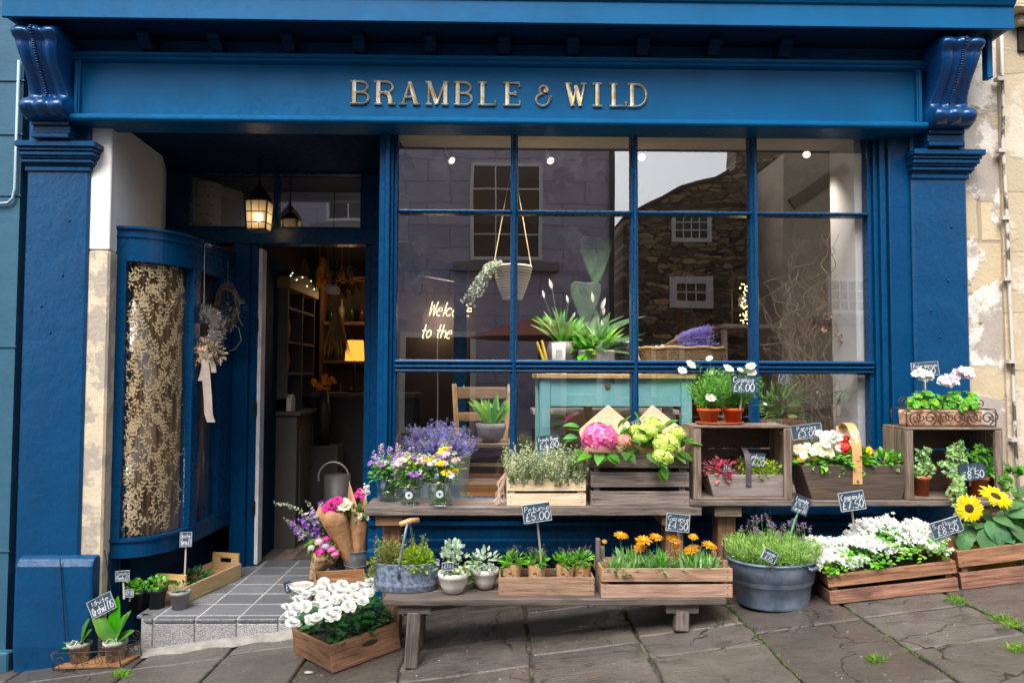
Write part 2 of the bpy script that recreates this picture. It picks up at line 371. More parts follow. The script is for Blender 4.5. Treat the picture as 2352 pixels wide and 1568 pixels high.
L_RED = lf('pink red leaves', (0.546, 0.078, 0.111), (0.78, 0.26, 0.286), ns=40)
L_SUN = lf('sunflower leaves', (0.075, 0.237, 0.075), (0.125, 0.325, 0.125), val=.22)
L_EUC = lf('blue green eucalyptus', (.2, .33, .3), (.3, .42, .36))
L_PAD = lf('dusty green', (.055, .14, .07), (.11, .22, .11), ns=26)
def fl(name, c, c2=None, val=.12, hue=.01, tr=.3, ns=30, lo=.4, hi=.65): return pm(name, c, .6, val=val, hue=hue, sat=.1, col2=c2, nscale=ns, transl=tr, spec=.2, lo=lo, hi=hi)
F_WHITE = fl('white petals', (.74, .75, .71)); F_CREAM = fl('cream petals', (.85, .76, .55), (.85, .84, .7))
F_YEL = fl('yellow petals', (.85, .62, .02), (.9, .72, .06)); F_SUN = fl('sunflower petals', (.9, .66, .0), (.88, .72, .02))
F_ORANGE = fl('orange petals', (.82, .3, .004), (.85, .42, .01)); F_PINK = fl('hot pink petals', (.85, .09, .36), (.9, .38, .6), hue=.02)
F_PALEP = fl('pale pink petals', (.8, .5, .55), (.85, .65, .6)); F_CORAL = fl('coral petals', (.75, .3, .2), (.8, .5, .4))
F_LIME = fl('lime green bracts', (.52, .7, .1), (.7, .8, .3), val=.2); F_MAG = fl('magenta petals', (.7, .03, .3), (.8, .12, .45))
F_PURP = fl('violet petals', (.3, .1, .5), (.45, .25, .65), hue=.03); F_LILAC = fl('lilac petals', (.52, .36, .68), (.68, .55, .78), hue=.02)
F_LAV = fl('dried lavender heads', (.26, .24, .66), (.42, .38, .8), val=.3); F_LAVR = fl('muted lavender spikes', (.36, .25, .4), (.45, .36, .48), val=.2)
F_RED = fl('red petals', (.6, .01, .02), (.7, .05, .04)); F_GERW = fl('white pink petals', (.85, .75, .8), (.6, .12, .4), ns=75, lo=.56, hi=.64)
F_DARKC = pm('sunflower disc', (.06, .025, .008), .9, bump=.8, bscale=150); F_YC = pm('yellow flower eye', (.75, .45, .02), .8)
DRY = lf('dried grass stems', (.32, .23, .13), (.2, .14, .09), tr=.1); DRYG = lf('grey moss twigs', (.24, .21, .2), (.34, .3, .28), tr=.1)
TWIG = pm('twisted willow bark', (.2, .145, .09), .8, col2=(.12, .085, .055), nscale=20)
STEM = pm('green stems', (.1, .2, .04), .6)
# ================================================================== ground
def pavement():
    slabs = MB(); cols = [-3.6, -3.05, -2.5, -1.84, -1.37, -.92, -.42, .15, .64, 1.12, 1.6, 2.07, 2.6, 3.2, 3.9]
    seed = {4: [-.2, -.78], 5: [-.2, -.86, -1.5], 6: [-.02, -.52, -.87, -1.4], 7: [-.17, -.5, -.76, -1.3], 8: [-.3, -.7, -.96, -1.5], 9: [-.45, -.83, -1.5], 10: [-.4, -.82, -1.2], 11: [-.55, -1.2]}
    for i in range(len(cols) - 1):
        js = [.1] + seed.get(i, [-rv(.15, .3), -rv(.6, .8), -rv(1.1, 1.3)])
        while js[-1] > -2.9: js.append(js[-1] - rv(.42, .72))
        js[-1] = -3.0
        for a, b in zip(js, js[1:]):
            g = .0085; dz = rv(-.003, .003); tx, ty = rv(-.004, .004), rv(-.003, .003)
            xa, xb = cols[i] + g, cols[i + 1] - g; ya, yb = a - g, b + g
            N = 5; top = []; bot = []
            j = lambda: rv(-.006, .006)
            ring = [(xa + (xb - xa) * t / N + j(), yb + j()) for t in range(N)] + [(xb + j(), yb + (ya - yb) * t / N + j()) for t in range(N)] + \
                   [(xb - (xb - xa) * t / N + j(), ya + j()) for t in range(N)] + [(xa + j(), ya - (ya - yb) * t / N + j()) for t in range(N)]
            z = lambda x, y, o: gz(x) + dz + tx * (x - xa) + ty * (y - ya) + o
            cx, cy = (xa + xb) / 2, (ya + yb) / 2
            v0 = [(x, y, z(x, y, -.06)) for x, y in ring]; v1 = [(x, y, z(x, y, -.006)) for x, y in ring]
            v2 = [(cx + (x - cx) * .975, cy + (y - cy) * .975, z(x, y, 0)) for x, y in ring]
            n = len(ring); fs = [(q, (q + 1) % n, n + (q + 1) % n, n + q) for q in range(n)] + [(n + q, n + (q + 1) % n, 2 * n + (q + 1) % n, 2 * n + q) for q in range(n)] + [tuple(range(2 * n, 3 * n))]
            slabs.add(v0 + v1 + v2, fs)
    m, nt, out = base('york stone flags'); v = coords(nt); vs2 = coords(nt, 'Object', (1, 2.2, 1))
    mr = lambda f, a, b, lo=0., hi=1.: nd(nt, 'MapRange', {'Value': f, 'From Min': a, 'From Max': b, 'To Min': lo, 'To Max': hi}).outputs[0]
    c = mix(nt, mr(noise(nt, v, 2.4, 8, .7, .6), .3, .7), (.062, .056, .051), (.15, .132, .114)); c = isl(nt, c, .28, .02, .3)
    c = mix(nt, mr(noise(nt, v, 5, 8, .72, 1.2), .5, .66, 0, .6), c, (.1, .068, .05))
    c = mix(nt, mr(noise(nt, vs2, 3.1, 9, .74, 2.), .55, .6, 0, .55), c, (.03, .029, .026))
    c = mix(nt, mr(noise(nt, vs2, 9, 8, .78, 1.), .56, .7, 0, .5), c, (.165, .145, .125))
    c = mix(nt, mr(noise(nt, v, 150, 3, .8), .5, .75, 0, .45), c, (.22, .2, .18)); c = mix(nt, mr(noise(nt, v, 110, 3, .8), .56, .72, 0, .6), c, (.018, .017, .016))
    cr = nd(nt, 'TexVoronoi', {'Vector': nd(nt, 'VectorMath', {0: v, 1: nd(nt, 'VectorMath', {0: nd(nt, 'TexNoise', {'Vector': v, 'Scale': 4., 'Detail': 5.}).outputs['Color'], 1: (.5, .5, 0)}, operation='MULTIPLY').outputs[0]}, operation='ADD').outputs[0], 'Scale': 2.1}, feature='DISTANCE_TO_EDGE').outputs['Distance']
    cm = math_(nt, 'MULTIPLY', mr(cr, .004, .012, 1, 0), mr(noise(nt, v, 1.7, 3), .5, .56)); c = mix(nt, cm, c, (.02, .018, .016))
    r = mr(noise(nt, v, 1.9, 6, .65, .5), .36, .6, .08, .4)
    h = math_(nt, 'ADD', noise(nt, vs2, 7, 9, .72, 1.6), math_(nt, 'MULTIPLY', noise(nt, v, 90, 4, .75), .3)); h = math_(nt, 'SUBTRACT', h, math_(nt, 'MULTIPLY', cm, .5))
    fin(nt, out, c, r, 0, h, .55, .5)
    slabs.mi = 1
    slabs.add([(-4, -3, gz(-4) - .016), (4, -3, gz(4) - .016), (4, .3, gz(4) - .016), (-4, .3, gz(-4) - .016)], [(0, 1, 2, 3)])
    mj = pm('joint sand', (.16, .135, .1), .95, col2=(.035, .03, .026), nscale=7, lo=.42, hi=.55, bump=.6, bscale=60)
    struct(slabs.build('pavement', [m, mj]))
    rd = MB(); rd.add([(-80, -60, gz(-80)), (80, -60, gz(80)), (80, 40, gz(80)), (-80, 40, gz(-80))], [(0, 1, 2, 3)])
    o = rd.build('road', pm('wet tarmac', (.05, .05, .052), .5, col2=(.08, .075, .07), nscale=3, bump=.3, bscale=90)); o.location.z = -.17; struct(o)
    kb = MB()
    for k in range(9): kb.box(-4 + k * .9, -4 + k * .9 + .885, -3.16, -3.004, -.2, .004)
    o = kb.build('kerb', pm('kerb stone', (.2, .19, .17), .8, col2=(.13, .12, .11), nscale=8), bevel=.012)
    o.matrix_basis = Matrix.Translation((0, 0, G0)) @ Matrix.Rotation(-TILT, 4, 'Y'); struct(o)
    gr = MB()
    pts = [(2190, 1378), (2195, 1383), (2300, 1422), (2320, 1432), (2330, 1440), (2330, 1490), (2345, 1497), (2005, 1517), (2015, 1519), (1842, 1451), (1705, 1444), (1735, 1460), (1985, 1422), (2065, 1392), (1845, 1373), (1500, 1508), (1480, 1490), (1765, 1485), (275, 1552), (283, 1545), (685, 1560), (1760, 1476), (1950, 1420)]
    for (x, y) in pts:
        big = x > 2180 or x in (275, 283, 2005, 2015)
        for k in range(90 if big else 15):
            p = G(x + rv(-14, 14) * (1.3 if big else .8), y + rv(-5, 5)); h = rv(.012, .035) if big else rv(.006, .014)
            gr.leaf(p, (rv(-1, 1), rv(-1, 1), rv(.5, 1.5)), (rv(-1, 1), rv(-1, 1), .4), h, h * .13, .4, .1, 2)
    for k in range(150):
        x = R.choice([.64, 1.12, 1.12, 1.6, 1.6, 2.07, 2.07, 2.6, .15]) + rv(-.008, .008); y = -rv(.15, 1.5)
        for q in range(R.choice((3, 5, 12))): p = V((x + rv(-.006, .006), y + rv(-.012, .012), gz(x) - .008)); h = rv(.008, .02); gr.leaf(p, (rv(-1, 1), rv(-1, 1), rv(.6, 1.6)), (rv(-1, 1), rv(-1, 1), .4), h, h * .18, .4, .1, 2)
    o = gr.build('grass', lf('joint grass', (.13, .33, .02), (.25, .4, .05))); struct(o, 'stuff')
    tag(o, 'bright green grass tufts growing in the paving joints', 'grass')
    p = G(710, 1545); pt = MB(); pt.lathe([(0, 0), (.016, .002), (.017, .006), (0, .009)], 10, (0, 0, 0), sx=1.3, sy=.8)
    tag(pt.build('fallen_petal', F_WHITE, loc=(p.x, p.y, p.z), smooth=True), 'single fallen white petal lying on the paving before the rose crate', 'petal')
pb_ = MB()
for k in range(150):
    p = G(rv(300, 2350), rv(1400, 1566)); r = rv(.0012, .0032)
    if p.y > -.1: continue
    pb_.lathe([(0, -r), (r, 0), (r * .6, r * .7), (0, r * .8)], 6, p)
o = pb_.build('pebbles', pm('pale grit', (.45, .42, .38), .9, val=.5)); struct(o, 'stuff'); tag(o, 'pale grit and crumbs scattered over the paving', 'grit')
pavement()
def doorstep():
    t = MB(); X0 = X_(310, 0, 1410); X1 = -.6; tw = .222; gx = .009
    xs = []; x = X_(449, 0, 1410) - tw
    while x < X1: xs.append(x); x += tw
    ys = [-.012, .055, .26, .465, .67, .875, 1.08, 1.3]
    for x in xs:
        for a, b in zip(ys, ys[1:]): t.box(x + gx / 2, x + tw - gx / 2, a + gx / 2, b - gx / 2, -.02, 0)
    for a, b in zip(ys[1:], ys[2:]): t.box(X0 - .02, xs[0] - gx / 2, a + gx / 2, b - gx / 2, -.02, 0)
    t.mi = 1
    for x in xs: t.box(x + gx / 2, x + tw - gx / 2, -.004, .02, -.3, -.026)
    ce = (xs[0] - gx / 2, .1); n = 8                          # rounded corner tile
    rad = ce[0] - X0
    q = [(ce[0] - rad * sin(pi / 2 * i / n), .1 - .112 * cos(pi / 2 * i / n)) for i in range(n + 1)]
    t.profz([(ce[0], .3)] + [(a, b + .008) for a, b in q] + [(X0, .3)], -.4, -.026)
    t.mi = 0; t.profz([(ce[0], .055)] + q[:] , -.02, 0)
    t.mi = 2; t.box(X0 + .03, X1, .006, 1.3, -.45, -.003)
    m, nt, out = base('dark granite tile'); v = coords(nt); sp = noise(nt, v, 210, 2, .7)
    c = mix(nt, nd(nt, 'MapRange', {'Value': sp, 'From Min': .45, 'From Max': .62}).outputs[0], (.075, .082, .1), (.26, .27, .29))
    c = mix(nt, nd(nt, 'MapRange', {'Value': noise(nt, v, 4, 4), 'From Min': .35, 'From Max': .75, 'To Max': .4}).outputs[0], c, (.2, .2, .2)); c = isl(nt, c, .22, 0, 0)
    fin(nt, out, c, nd(nt, 'MapRange', {'Value': noise(nt, v, 5, 3), 'To Min': .22, 'To Max': .6}).outputs[0], 0, sp, .08)
    m2, nt, out = base('pale granite tile'); v = coords(nt); sp = noise(nt, v, 190, 2, .75)
    c = mix(nt, nd(nt, 'MapRange', {'Value': sp, 'From Min': .38, 'From Max': .62}).outputs[0], (.1, .1, .11), (.5, .49, .49)); c = isl(nt, c, .1, 0, 0)
    fin(nt, out, c, .6, 0, sp, .1)
    o = t.build('doorstep', [m, m2, pm('pale grout', (.45, .44, .43), .9, col2=(.3, .29, .28), nscale=6)], bevel=.004); struct(o)
    # mortar fillet where the step meets the sloping paving
    f = MB(); N = 24; vs = []
    for i in range(N + 1):
        x = X0 - .02 + (X1 - X0 - .1) * i / N; w = .05 + .016 * sin(i * 1.3) + rv(-.006, .006)
        vs += [(x, .05, gz(x) + .03), (x, -.02, gz(x) + .022), (x, -.02 - w * .6, gz(x) + .012), (x, -.02 - w, gz(x) - .002)]
    f.add(vs, [(i * 4 + k, i * 4 + k + 1, i * 4 + 5 + k, i * 4 + 4 + k) for i in range(N) for k in range(3)])
    struct(f.build('path_mortar', pm('pale mortar', (.3, .28, .25), .9, col2=(.19, .175, .16), nscale=12, bump=.4, bscale=50), smooth=True))
doorstep()
# ================================================================== shopfront
shop = thing('shopfront', 'deep blue painted flower shop front with gilt lettering and a wide paned window', 'shopfront', (0, 0, 0))
def zc(y, Y): return Z_(y, Y)
# cornice
c = MB(); Yc = -.3; xl, xr = X_(2, Yc, 45), X_(2331, Yc, 65); zb = zc(53, Yc); zt = zc(-4, Yc)
zs = zb + .012
c.prof([(Yc, zb), (Yc, zt - .012), (Yc - .012, zt - .008), (Yc - .03, zt + .02), (Yc - .05, zt + .05), (Yc - .05, zt + .12), (Yc + .02, zt + .17), (.25, zt + .17), (.25, zs), (Yc + .02, zs), (Yc + .02, zb)], xl, xr)
c.build('cornice', BLUE2, shop, bevel=.004)
c = MB(); c.prof([(-.02, zs - .004), (.1, zs - .004), (.1, zc(140, -.02)), (-.02, zc(140, -.02))], X_(160, 0), X_(2140, 0)); c.build('frieze', BLUE2, shop)
c = MB(); c.box(xl + .03, xr - .03, Yc + .024, .2, zs - .0045, zs - .0005); c.build('soffit', NAVY, shop)  # underside shade put into the colour: darker blue than the cornice
for px in (318, 482, 652, 818, 985, 1158, 1320, 1483, 1650, 1815):
    x = X_(px, -.2, 90); m = MB()
    m.prof([(-.022, zs - .006), (-.17, zs - .006), (-.17, zs - .03), (-.15, zs - .042), (-.15, zs - .056), (-.115, zs - .07), (-.1, zs - .086), (-.06, zs - .096), (-.05, zs - .112), (-.022, zs - .122)], x - .032, x + .032)
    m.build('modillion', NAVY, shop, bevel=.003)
# fascia with its frame mouldings
f = MB(); zf0, zf1 = zc(279, -.1), zc(140, -.06); fx0, fx1 = X_(172, -.06, 210), X_(2116, -.06, 220)
f.prof([(-.045, zf0 + .02), (-.05, zf1 - .02), (.12, zf1 - .02), (.12, zf0 + .02)], fx0, fx1)
f.build('fascia_board', BLUE2, shop)
f = MB()
f.prof([(-.05, zf1 + .012), (-.1, zf1 + .012), (-.1, zf1 - .006), (-.082, zf1 - .012), (-.082, zf1 - .022), (-.06, zf1 - .03), (-.045, zf1 - .034)], fx0 - .02, fx1 + .02)
f.prof([(-.04, zf0 + .03), (-.075, zf0 + .024), (-.11, zf0 + .016), (-.118, zf0 + .006), (-.118, zf0 - .01), (-.105, zf0 - .022), (.09, zf0 - .022), (.09, zf0 + .02)], fx0 - .01, fx1 + .01)
for x in (fx0, fx1 - .03): f.box(x, x + .03, -.072, .1, zf0 + .02, zf1 - .025); f.box(x + .006, x + .024, -.084, -.072, zf0 + .025, zf1 - .033)
f.build('fascia_moulding', BLUE2, shop, bevel=.004)
# raised letters
LZ0, LZ1 = zc(241, -.07), zc(187, -.07)
def arc(cx, cz, rx, rz, a0, a1, n=12): return [(cx + rx * cos(radians(a0 + (a1 - a0) * i / n)), cz + rz * sin(radians(a0 + (a1 - a0) * i / n))) for i in range(n + 1)]
S_ = lambda x, w=.17: [('s', [(x - w, 0.025), (x + w, .025)]), ('s', [(x - w, .975), (x + w, .975)])]
GL = {
 'B': [('k', [(.2, 0), (.2, 1)]), ('s', [(0, .975), (.55, .975)] + arc(.55, .745, .33, .23, 90, -90)[1:] + [(.2, .515)]), ('n', arc(.6, .27, .34, .245, 90, -90) + [(0, .025)])],
 'R': [('k', [(.2, 0), (.2, 1)]), ('s', [(0, .975), (.55, .975)] + arc(.55, .745, .33, .23, 90, -90)[1:] + [(.2, .515)]), ('k', arc(.48, .25, .27, .265, 90, 0, 6) + [(.78, 0)]), ('s', [(.02, .025), (.38, .025)]), ('s', [(.66, .025), (1, .025)])],
 'A': [('n', [(.17, .02), (.5, .95)]), ('k', [(.5, .97), (.82, .02)]), ('s', [(.27, .32), (.7, .32)]), ('s', [(0, .025), (.34, .025)]), ('s', [(.66, .025), (1, .025)])],
 'M': [('n', [(.15, 0), (.15, 1)]), ('k', [(.17, .97), (.5, .03)]), ('n', [(.5, .03), (.83, .97)]), ('k', [(.86, 0), (.86, 1)]), ('s', [(0, .975), (.24, .975)]), ('s', [(.76, .975), (1, .975)]), ('s', [(.02, .025), (.29, .025)]), ('s', [(.71, .025), (1, .025)])],
 'L': [('k', [(.26, 0), (.26, 1)]), ('s', [(0, .975), (.5, .975)]), ('s', [(.02, .025), (.97, .025), (.97, .22)])],
 'E': [('k', [(.24, 0), (.24, 1)]), ('s', [(0, .975), (.95, .975), (.95, .8)]), ('s', [(.24, .52), (.72, .52)]), ('s', [(.72, .42), (.72, .62)]), ('s', [(0, .025), (.97, .025), (.97, .22)])],
 'W': [('k', [(.12, .97), (.36, .02)]), ('n', [(.36, .02), (.53, .9)]), ('k', [(.5, .9), (.72, .02)]), ('n', [(.72, .02), (.9, .97)]), ('s', [(0, .975), (.3, .975)]), ('s', [(.74, .975), (1, .975)])],
 'I': [('k', [(.5, 0), (.5, 1)]), ('s', [(0, .975), (1, .975)]), ('s', [(0, .025), (1, .025)])],
 'D': [('k', [(.22, 0), (.22, 1)]), ('s', [(0, .975), (.45, .975)] + arc(.45, .5, .5, .475, 90, -90, 18)[1:] + [(0, .025)])],
 '&': [('n', [(1, .42), (.8, .46), (.92, .3)] + arc(.45, .3, .4, .29, 0, -180, 14) + arc(.45, .3, .4, .27, 180, 100, 6)[1:] + arc(.5, .75, .25, .2, 260, -40, 16)), ('n', arc(.62, .73, .07, .07, 0, 330, 8))]}
lt = MB(); Lh = LZ1 - LZ0
for ch, a, b in (('B', 803, 848), ('R', 858, 907), ('A', 916, 964), ('M', 976, 1030), ('B', 1042, 1086), ('L', 1097, 1139), ('E', 1156, 1195), ('&', 1230, 1268), ('W', 1298, 1348), ('I', 1362, 1384), ('L', 1400, 1440), ('D', 1443, 1488)):
    xa, xb = X_(a, -.07, 213), X_(b, -.07, 213); hh = Lh * (.92 if ch == '&' else 1)
    for kind, pts in GL[ch]:
        w = {'k': .021, 'n': .011, 's': .0115}[kind]
        P = [(xa + (xb - xa) * p[0], LZ0 + hh * p[1]) for p in pts]
        n0 = len(lt.v); lt.sweep(P, [(-w / 2, 0), (-w / 2, .009), (0, .0165), (w / 2, .009), (w / 2, 0)])
        lt.v[n0:] = [(p[0], p[1] - .047, p[2]) for p in lt.v[n0:]]
lt.build('lettering', GOLD, shop)
# pilasters, corbels
def pilaster(x0, x1, right):
    p = MB(); z0 = -.5; z1 = zc(402, 0)
    p.box(x0, x1, 0, .3, z0, z1 + .35); o = p.build('pilaster', BLUEP, shop, bevel=.012)
    c = MB(); a, b = (zc(400, -.03), zc(330, -.09)); hh = b - a
    for k, (f0, f1, ov, yy) in enumerate(((0, .2, .008, -.012), (.2, .27, .02, -.022), (.27, .42, .028, -.034), (.42, .5, .036, -.044), (.5, .66, .045, -.054), (.66, .78, .052, -.064), (.78, 1., .064, -.078))):
        c.box(x0 - ov * .35, x1 + ov, yy, .25, a + hh * f0, a + hh * f1 - .0015)
    c.build('capital', BLUE, o, bevel=.006)
    for q in ((.3, .12), (.45, -.12), (.62, .4), (.7, .9)):
        d = MB(); d.ball((0, 0, 0), .007, 8, 5); d.build('screw_head', BLUE, o, True, loc=(x0 + (x1 - x0) * q[0], -.002, 1.6 + q[1] * .6))
    return o
pL = pilaster(X_(46, 0), X_(193, 0), 0); pR = pilaster(X_(2103, 0), X_(2231, 0), 1)
pl = MB(); x0, x1 = X_(29, -.06, 1400), X_(209, -.06, 1400)
pl.prof([(-.045, -.5), (-.045, zc(1530, -.05)), (-.06, zc(1480, -.05)), (-.055, zc(1300, -.06)), (-.035, zc(1284, -.06)), (0, zc(1276, -.03)), (.25, zc(1276, -.03)), (.25, -.5)], x0, x1)
pl.build('plinth', BLUEP, pL, bevel=.014, seg=2)
pl = MB(); pl.box(X_(2088, -.05), X_(2250, -.05), -.05, .2, 0, .45); pl.build('plinth', BLUE, pR, bevel=.012)
def corbel(xc, w):
    b = MB(); zt = zs - .03; zb_ = zc(285, -.12); N = 40; M_ = 26; vs = []
    path = []
    for i in range(N + 1):
        t = i / N; z = zt + (zb_ - zt) * t
        if t < .16: y = -.235 - .035 * sin(pi * t / .16)
        elif t < .74: u = (t - .16) / .58; y = -.235 + .125 * (u * u * (3 - 2 * u)) - .01 * sin(pi * u)
        else: u = (t - .74) / .26; y = -.108 - .078 * sin(pi * u) ** .7
        path.append((y, z, .5 + (.06 if t < .12 or t > .76 else .06 - .2 * sin(pi * (t - .12) / .64))))
    for (y, z, k) in path:
        for j in range(M_ + 1):
            u = j / M_; rib = .016 * abs(sin(3 * pi * u)) ** .6 + (.006 if abs(u - .5) < .08 else 0)
            vs.append((xc + (u - .5) * w * (k + .5), y - rib, z))
    nb = len(vs)
    for (y, z, k) in path: vs += [(xc - .5 * w * (k + .5), .1, z), (xc + .5 * w * (k + .5), .1, z)]
    fs = [(i * (M_ + 1) + j, i * (M_ + 1) + j + 1, (i + 1) * (M_ + 1) + j + 1, (i + 1) * (M_ + 1) + j) for i in range(N) for j in range(M_)]
    for i in range(N):
        fs.append((nb + 2 * i, i * (M_ + 1), (i + 1) * (M_ + 1), nb + 2 * i + 2)); fs.append((i * (M_ + 1) + M_, nb + 2 * i + 1, nb + 2 * i + 3, (i + 1) * (M_ + 1) + M_))
    fs.append((nb,) + (nb + 1,) + tuple(range(M_, -1, -1)))
    fs.append((nb + 2 * N + 1, nb + 2 * N) + tuple(N * (M_ + 1) + j for j in range(M_ + 1)))
    b.add(vs, fs)
    for i in range(2, N - 9, 1):
        if i % 2 == 0 or 1: 
            y, z, k = path[i]; b.ball((xc, y - .021, z), .0125, 8, 5, .4)
    o = b.build('scroll_corbel', BLUEG, shop, smooth=True)
    d = MB()
    for i, (a, bb, yy) in enumerate(((0, .3, -.1), (.3, .75, -.085), (.75, 1, -.1))):
        za, zz = zc(327, -.09), zb_
        d.box(xc - w * .46, xc + w * .46, yy, .15, za + (zz - za) * a, za + (zz - za) * bb - .001)
    d.build('neck', BLUE, o, bevel=.004)
corbel(X_(91, -.2, 170), .215); corbel(X_(2199, -.2, 190), .215)
d = MB(); d.box(X_(2050, .03), X_(2103, .03), .03, .3, -.2, zf0); d.build('side_panel', BLUE, shop, bevel=.006)
d = MB(); d.box(X_(2262, -.16, 120), X_(2275, -.16, 120), -.18, -.13, zc(170, -.16), zs); d.build('drip_board', BLUE2, shop, bevel=.004)
# ---- display window
WY = .12; wz0 = zc(1150, .1); wz1 = zc(303, WY)
win = MB()
def vbar(x0, x1, y0, z0=wz0, z1=wz1): win.box(x0, x1, y0, .17, z0, z1)
XL = [X_(v, .1) for v in (868, 880, 886, 898, 902, 908)]
for (a, b, y) in ((868, 882, .06), (882, 893, .04), (893, 900, .07), (900, 908, .095)): vbar(X_(a, .08), X_(b, .08) - .001, y, -.2)
for (a, b, y) in ((2003, 2012, .095), (2012, 2022, .07), (2022, 2035, .045), (2035, 2052, .065)): vbar(X_(a, .08), X_(b, .08) - .001, y, -.2)
XM = [X_(v, .08) for v in (1180, 1460, 1738)]
for x in XM: win.profz([(x - .02, .17), (x - .02, .1), (x - .012, .085), (x - .008, .06), (x, .052), (x + .008, .06), (x + .012, .085), (x + .02, .1), (x + .02, .17)], wz0, wz1)
xs_ = [X_(905, .1)] + XM + [X_(2006, .1)]
zt1, zm = zc(487, .1), zc(841, .08)
for i in range(4):
    a, b = xs_[i] + .019, xs_[i + 1] - .019
    win.prof([(.17, zt1 - .011), (.1, zt1 - .011), (.085, zt1 - .004), (.085, zt1 + .005), (.1, zt1 + .011), (.17, zt1 + .011)], a, b)
    win.prof([(.17, zm - .036), (.09, zm - .036), (.075, zm - .028), (.082, zm - .014), (.065, zm - .008), (.065, zm + .004), (.08, zm + .01), (.058, zm + .018), (.058, zm + .03), (.075, zm + .036), (.17, zm + .036)], a - .012, b + .012)
win.box(X_(868, .1), X_(2052, .1), .045, .17, wz1, wz1 + .05)
WO = win.build('display_window', BLUE, shop, bevel=.003)
for i in range(4):
    for za, zb2 in ((wz0, zm - .034), (zm + .034, zt1 - .01), (zt1 + .01, wz1)):
        g = MB(); a, b = xs_[i] + .012, xs_[i + 1] - .012; tw = rv(-.0012, .0012); t2 = rv(-.0012, .0012)
        g.box(a, b, .128, .133, za, zb2); o = g.build('pane', GLASS, WO)
# stall riser below the window
s = MB(); zq = lambda y: zc(y, .08)
pf = [(.25, zq(1289)), (.05, zq(1288)), (.02, zq(1275)), (.02, zq(1262)), (.055, zq(1256)), (.055, zq(1240)), (.07, zq(1236)), (.07, zq(1208)), (.05, zq(1204)), (.05, zq(1196)), (.075, zq(1192)), (.075, zq(1184)), (.035, zq(1180)), (.02, zq(1176)), (.02, zq(1168)), (.02, wz0 - .02), (.03, wz0), (.25, wz0)]
s.prof(pf, X_(850, .06), X_(2052, .06)); s.build('stall_riser', BLUE, shop)
s = MB(); s.box(X_(850, .12), X_(2052, .12), .12, .25, -.5, zq(1290)); s.build('base_board', pm('bench shade board', (.006, .008, .012), .9), shop)  # shade under the benches put into a near-black colour
# ---- lobby
LZ = 2.72; DY = 1.12
lb = MB()
x0, x1 = X_(868, .1), X_(880, .1); xd = X_(872, DY)
lb.profz([(x1 - .004, .171), (x1 + .02, .171), (xd + .06, DY + .06), (xd, DY + .06)], 0, LZ); lb.build('lobby_panel', BLUE, shop)
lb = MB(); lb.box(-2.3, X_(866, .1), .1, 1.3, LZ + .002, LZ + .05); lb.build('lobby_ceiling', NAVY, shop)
lb = MB()
zl0, zl1 = zc(565, DY), zc(530, DY); zt0, zt1_ = zc(524, DY), zc(402, DY)
xa, xb = X_(362, DY), X_(872, DY)
for (a, b, z0, z1, y) in ((xa, xb, zt1_, LZ, DY + .02), (xa, xb, zl0, zl1, DY - .03), (xa, xb, zl1, zt0, DY), (xa, X_(425, DY), zt0, zt1_, DY + .01), (X_(822, DY), xb, zt0, zt1_, DY + .01), (X_(620, DY), X_(631, DY), zt0, zt1_, DY + .01), (X_(836, DY), X_(850, DY), 0, zl0, DY), (X_(850, DY), xb, 0, zl0, DY - .025), (X_(536, DY), X_(572, DY), 0, zl0, DY - .03), (X_(572, DY), X_(590, DY), 0, zl0, DY)):
    lb.box(a, b - .0005, y, DY + .09, z0, z1 - .0005)
lb.box(X_(440, DY), X_(822, DY), DY - .012, DY + .05, zt1_ + .03, zt1_ + .045)
DF = lb.build('door_frame', BLUE, shop, bevel=.004)
for a, b in ((425, 620), (631, 822)):
    g = MB(); g.prof([(DY + .05, zt0), (DY + .03, zt1_), (DY + .034, zt1_), (DY + .054, zt0)], X_(a, DY), X_(b, DY)); o = g.build('transom_pane', GLASS, DF)
s = MB(); s.box(-2.0, -.75, 2.1, 2.14, zc(556, 2.1), zc(433, 2.1)); s.box(-2.0, -.75, 2.06, 2.18, zc(433, 2.1) + .001, 2.79); bh = s.build('bulkhead', pm('pale lilac plaster', (.62, .6, .72), .8), shop)
dr = MB(); xd0 = X_(598, DY + .1); dr.box(xd0 - .045, xd0, DY + .1, DY + .9, .012, zl0 - .03); DO = dr.build('open_door', NAVY, shop, bevel=.003)
dr = MB(); dr.box(X_(591, DY + .01), X_(599, DY + .01), DY + .005, DY + .099, .012, zl0 - .03); dr.build('door_edge', pm('bare white door edge', (.8, .78, .78), .6, col2=(.6, .55, .55), nscale=7), DO)
for z in (.35, 1.02, 1.6):
    h = MB(); h.box(xd0 - .012, xd0 + .01, DY - .004, DY + .003, z, z + .09); h.tube([(xd0 + .006, DY - .004, z), (xd0 + .006, DY - .004, z + .09)], .008, 8); h.build('hinge', BLACK, DO)
# stone pier with white plastered top
zp = zc(585, .1); pts = [(X_(189, .02), .3), (X_(189, .02), .018), (X_(246, .03), .018), (X_(247, .05), .07), (X_(324, .5), .5), (X_(360, .75), .76), (X_(362, 1.2), 1.3), (-2.6, 1.3), (-2.6, .3)]
p = MB(); p.profz(pts, zp, LZ + .001); PO = p.build('entrance_pier', WHITEP, shop, bevel=.006)
p = MB(); jp = [(x + (.0 if i > 6 else .004), y) for i, (x, y) in enumerate(pts)]; p.profz(jp, -.5, zp - .001); p.build('stone_base', PIERST, PO, bevel=.012)
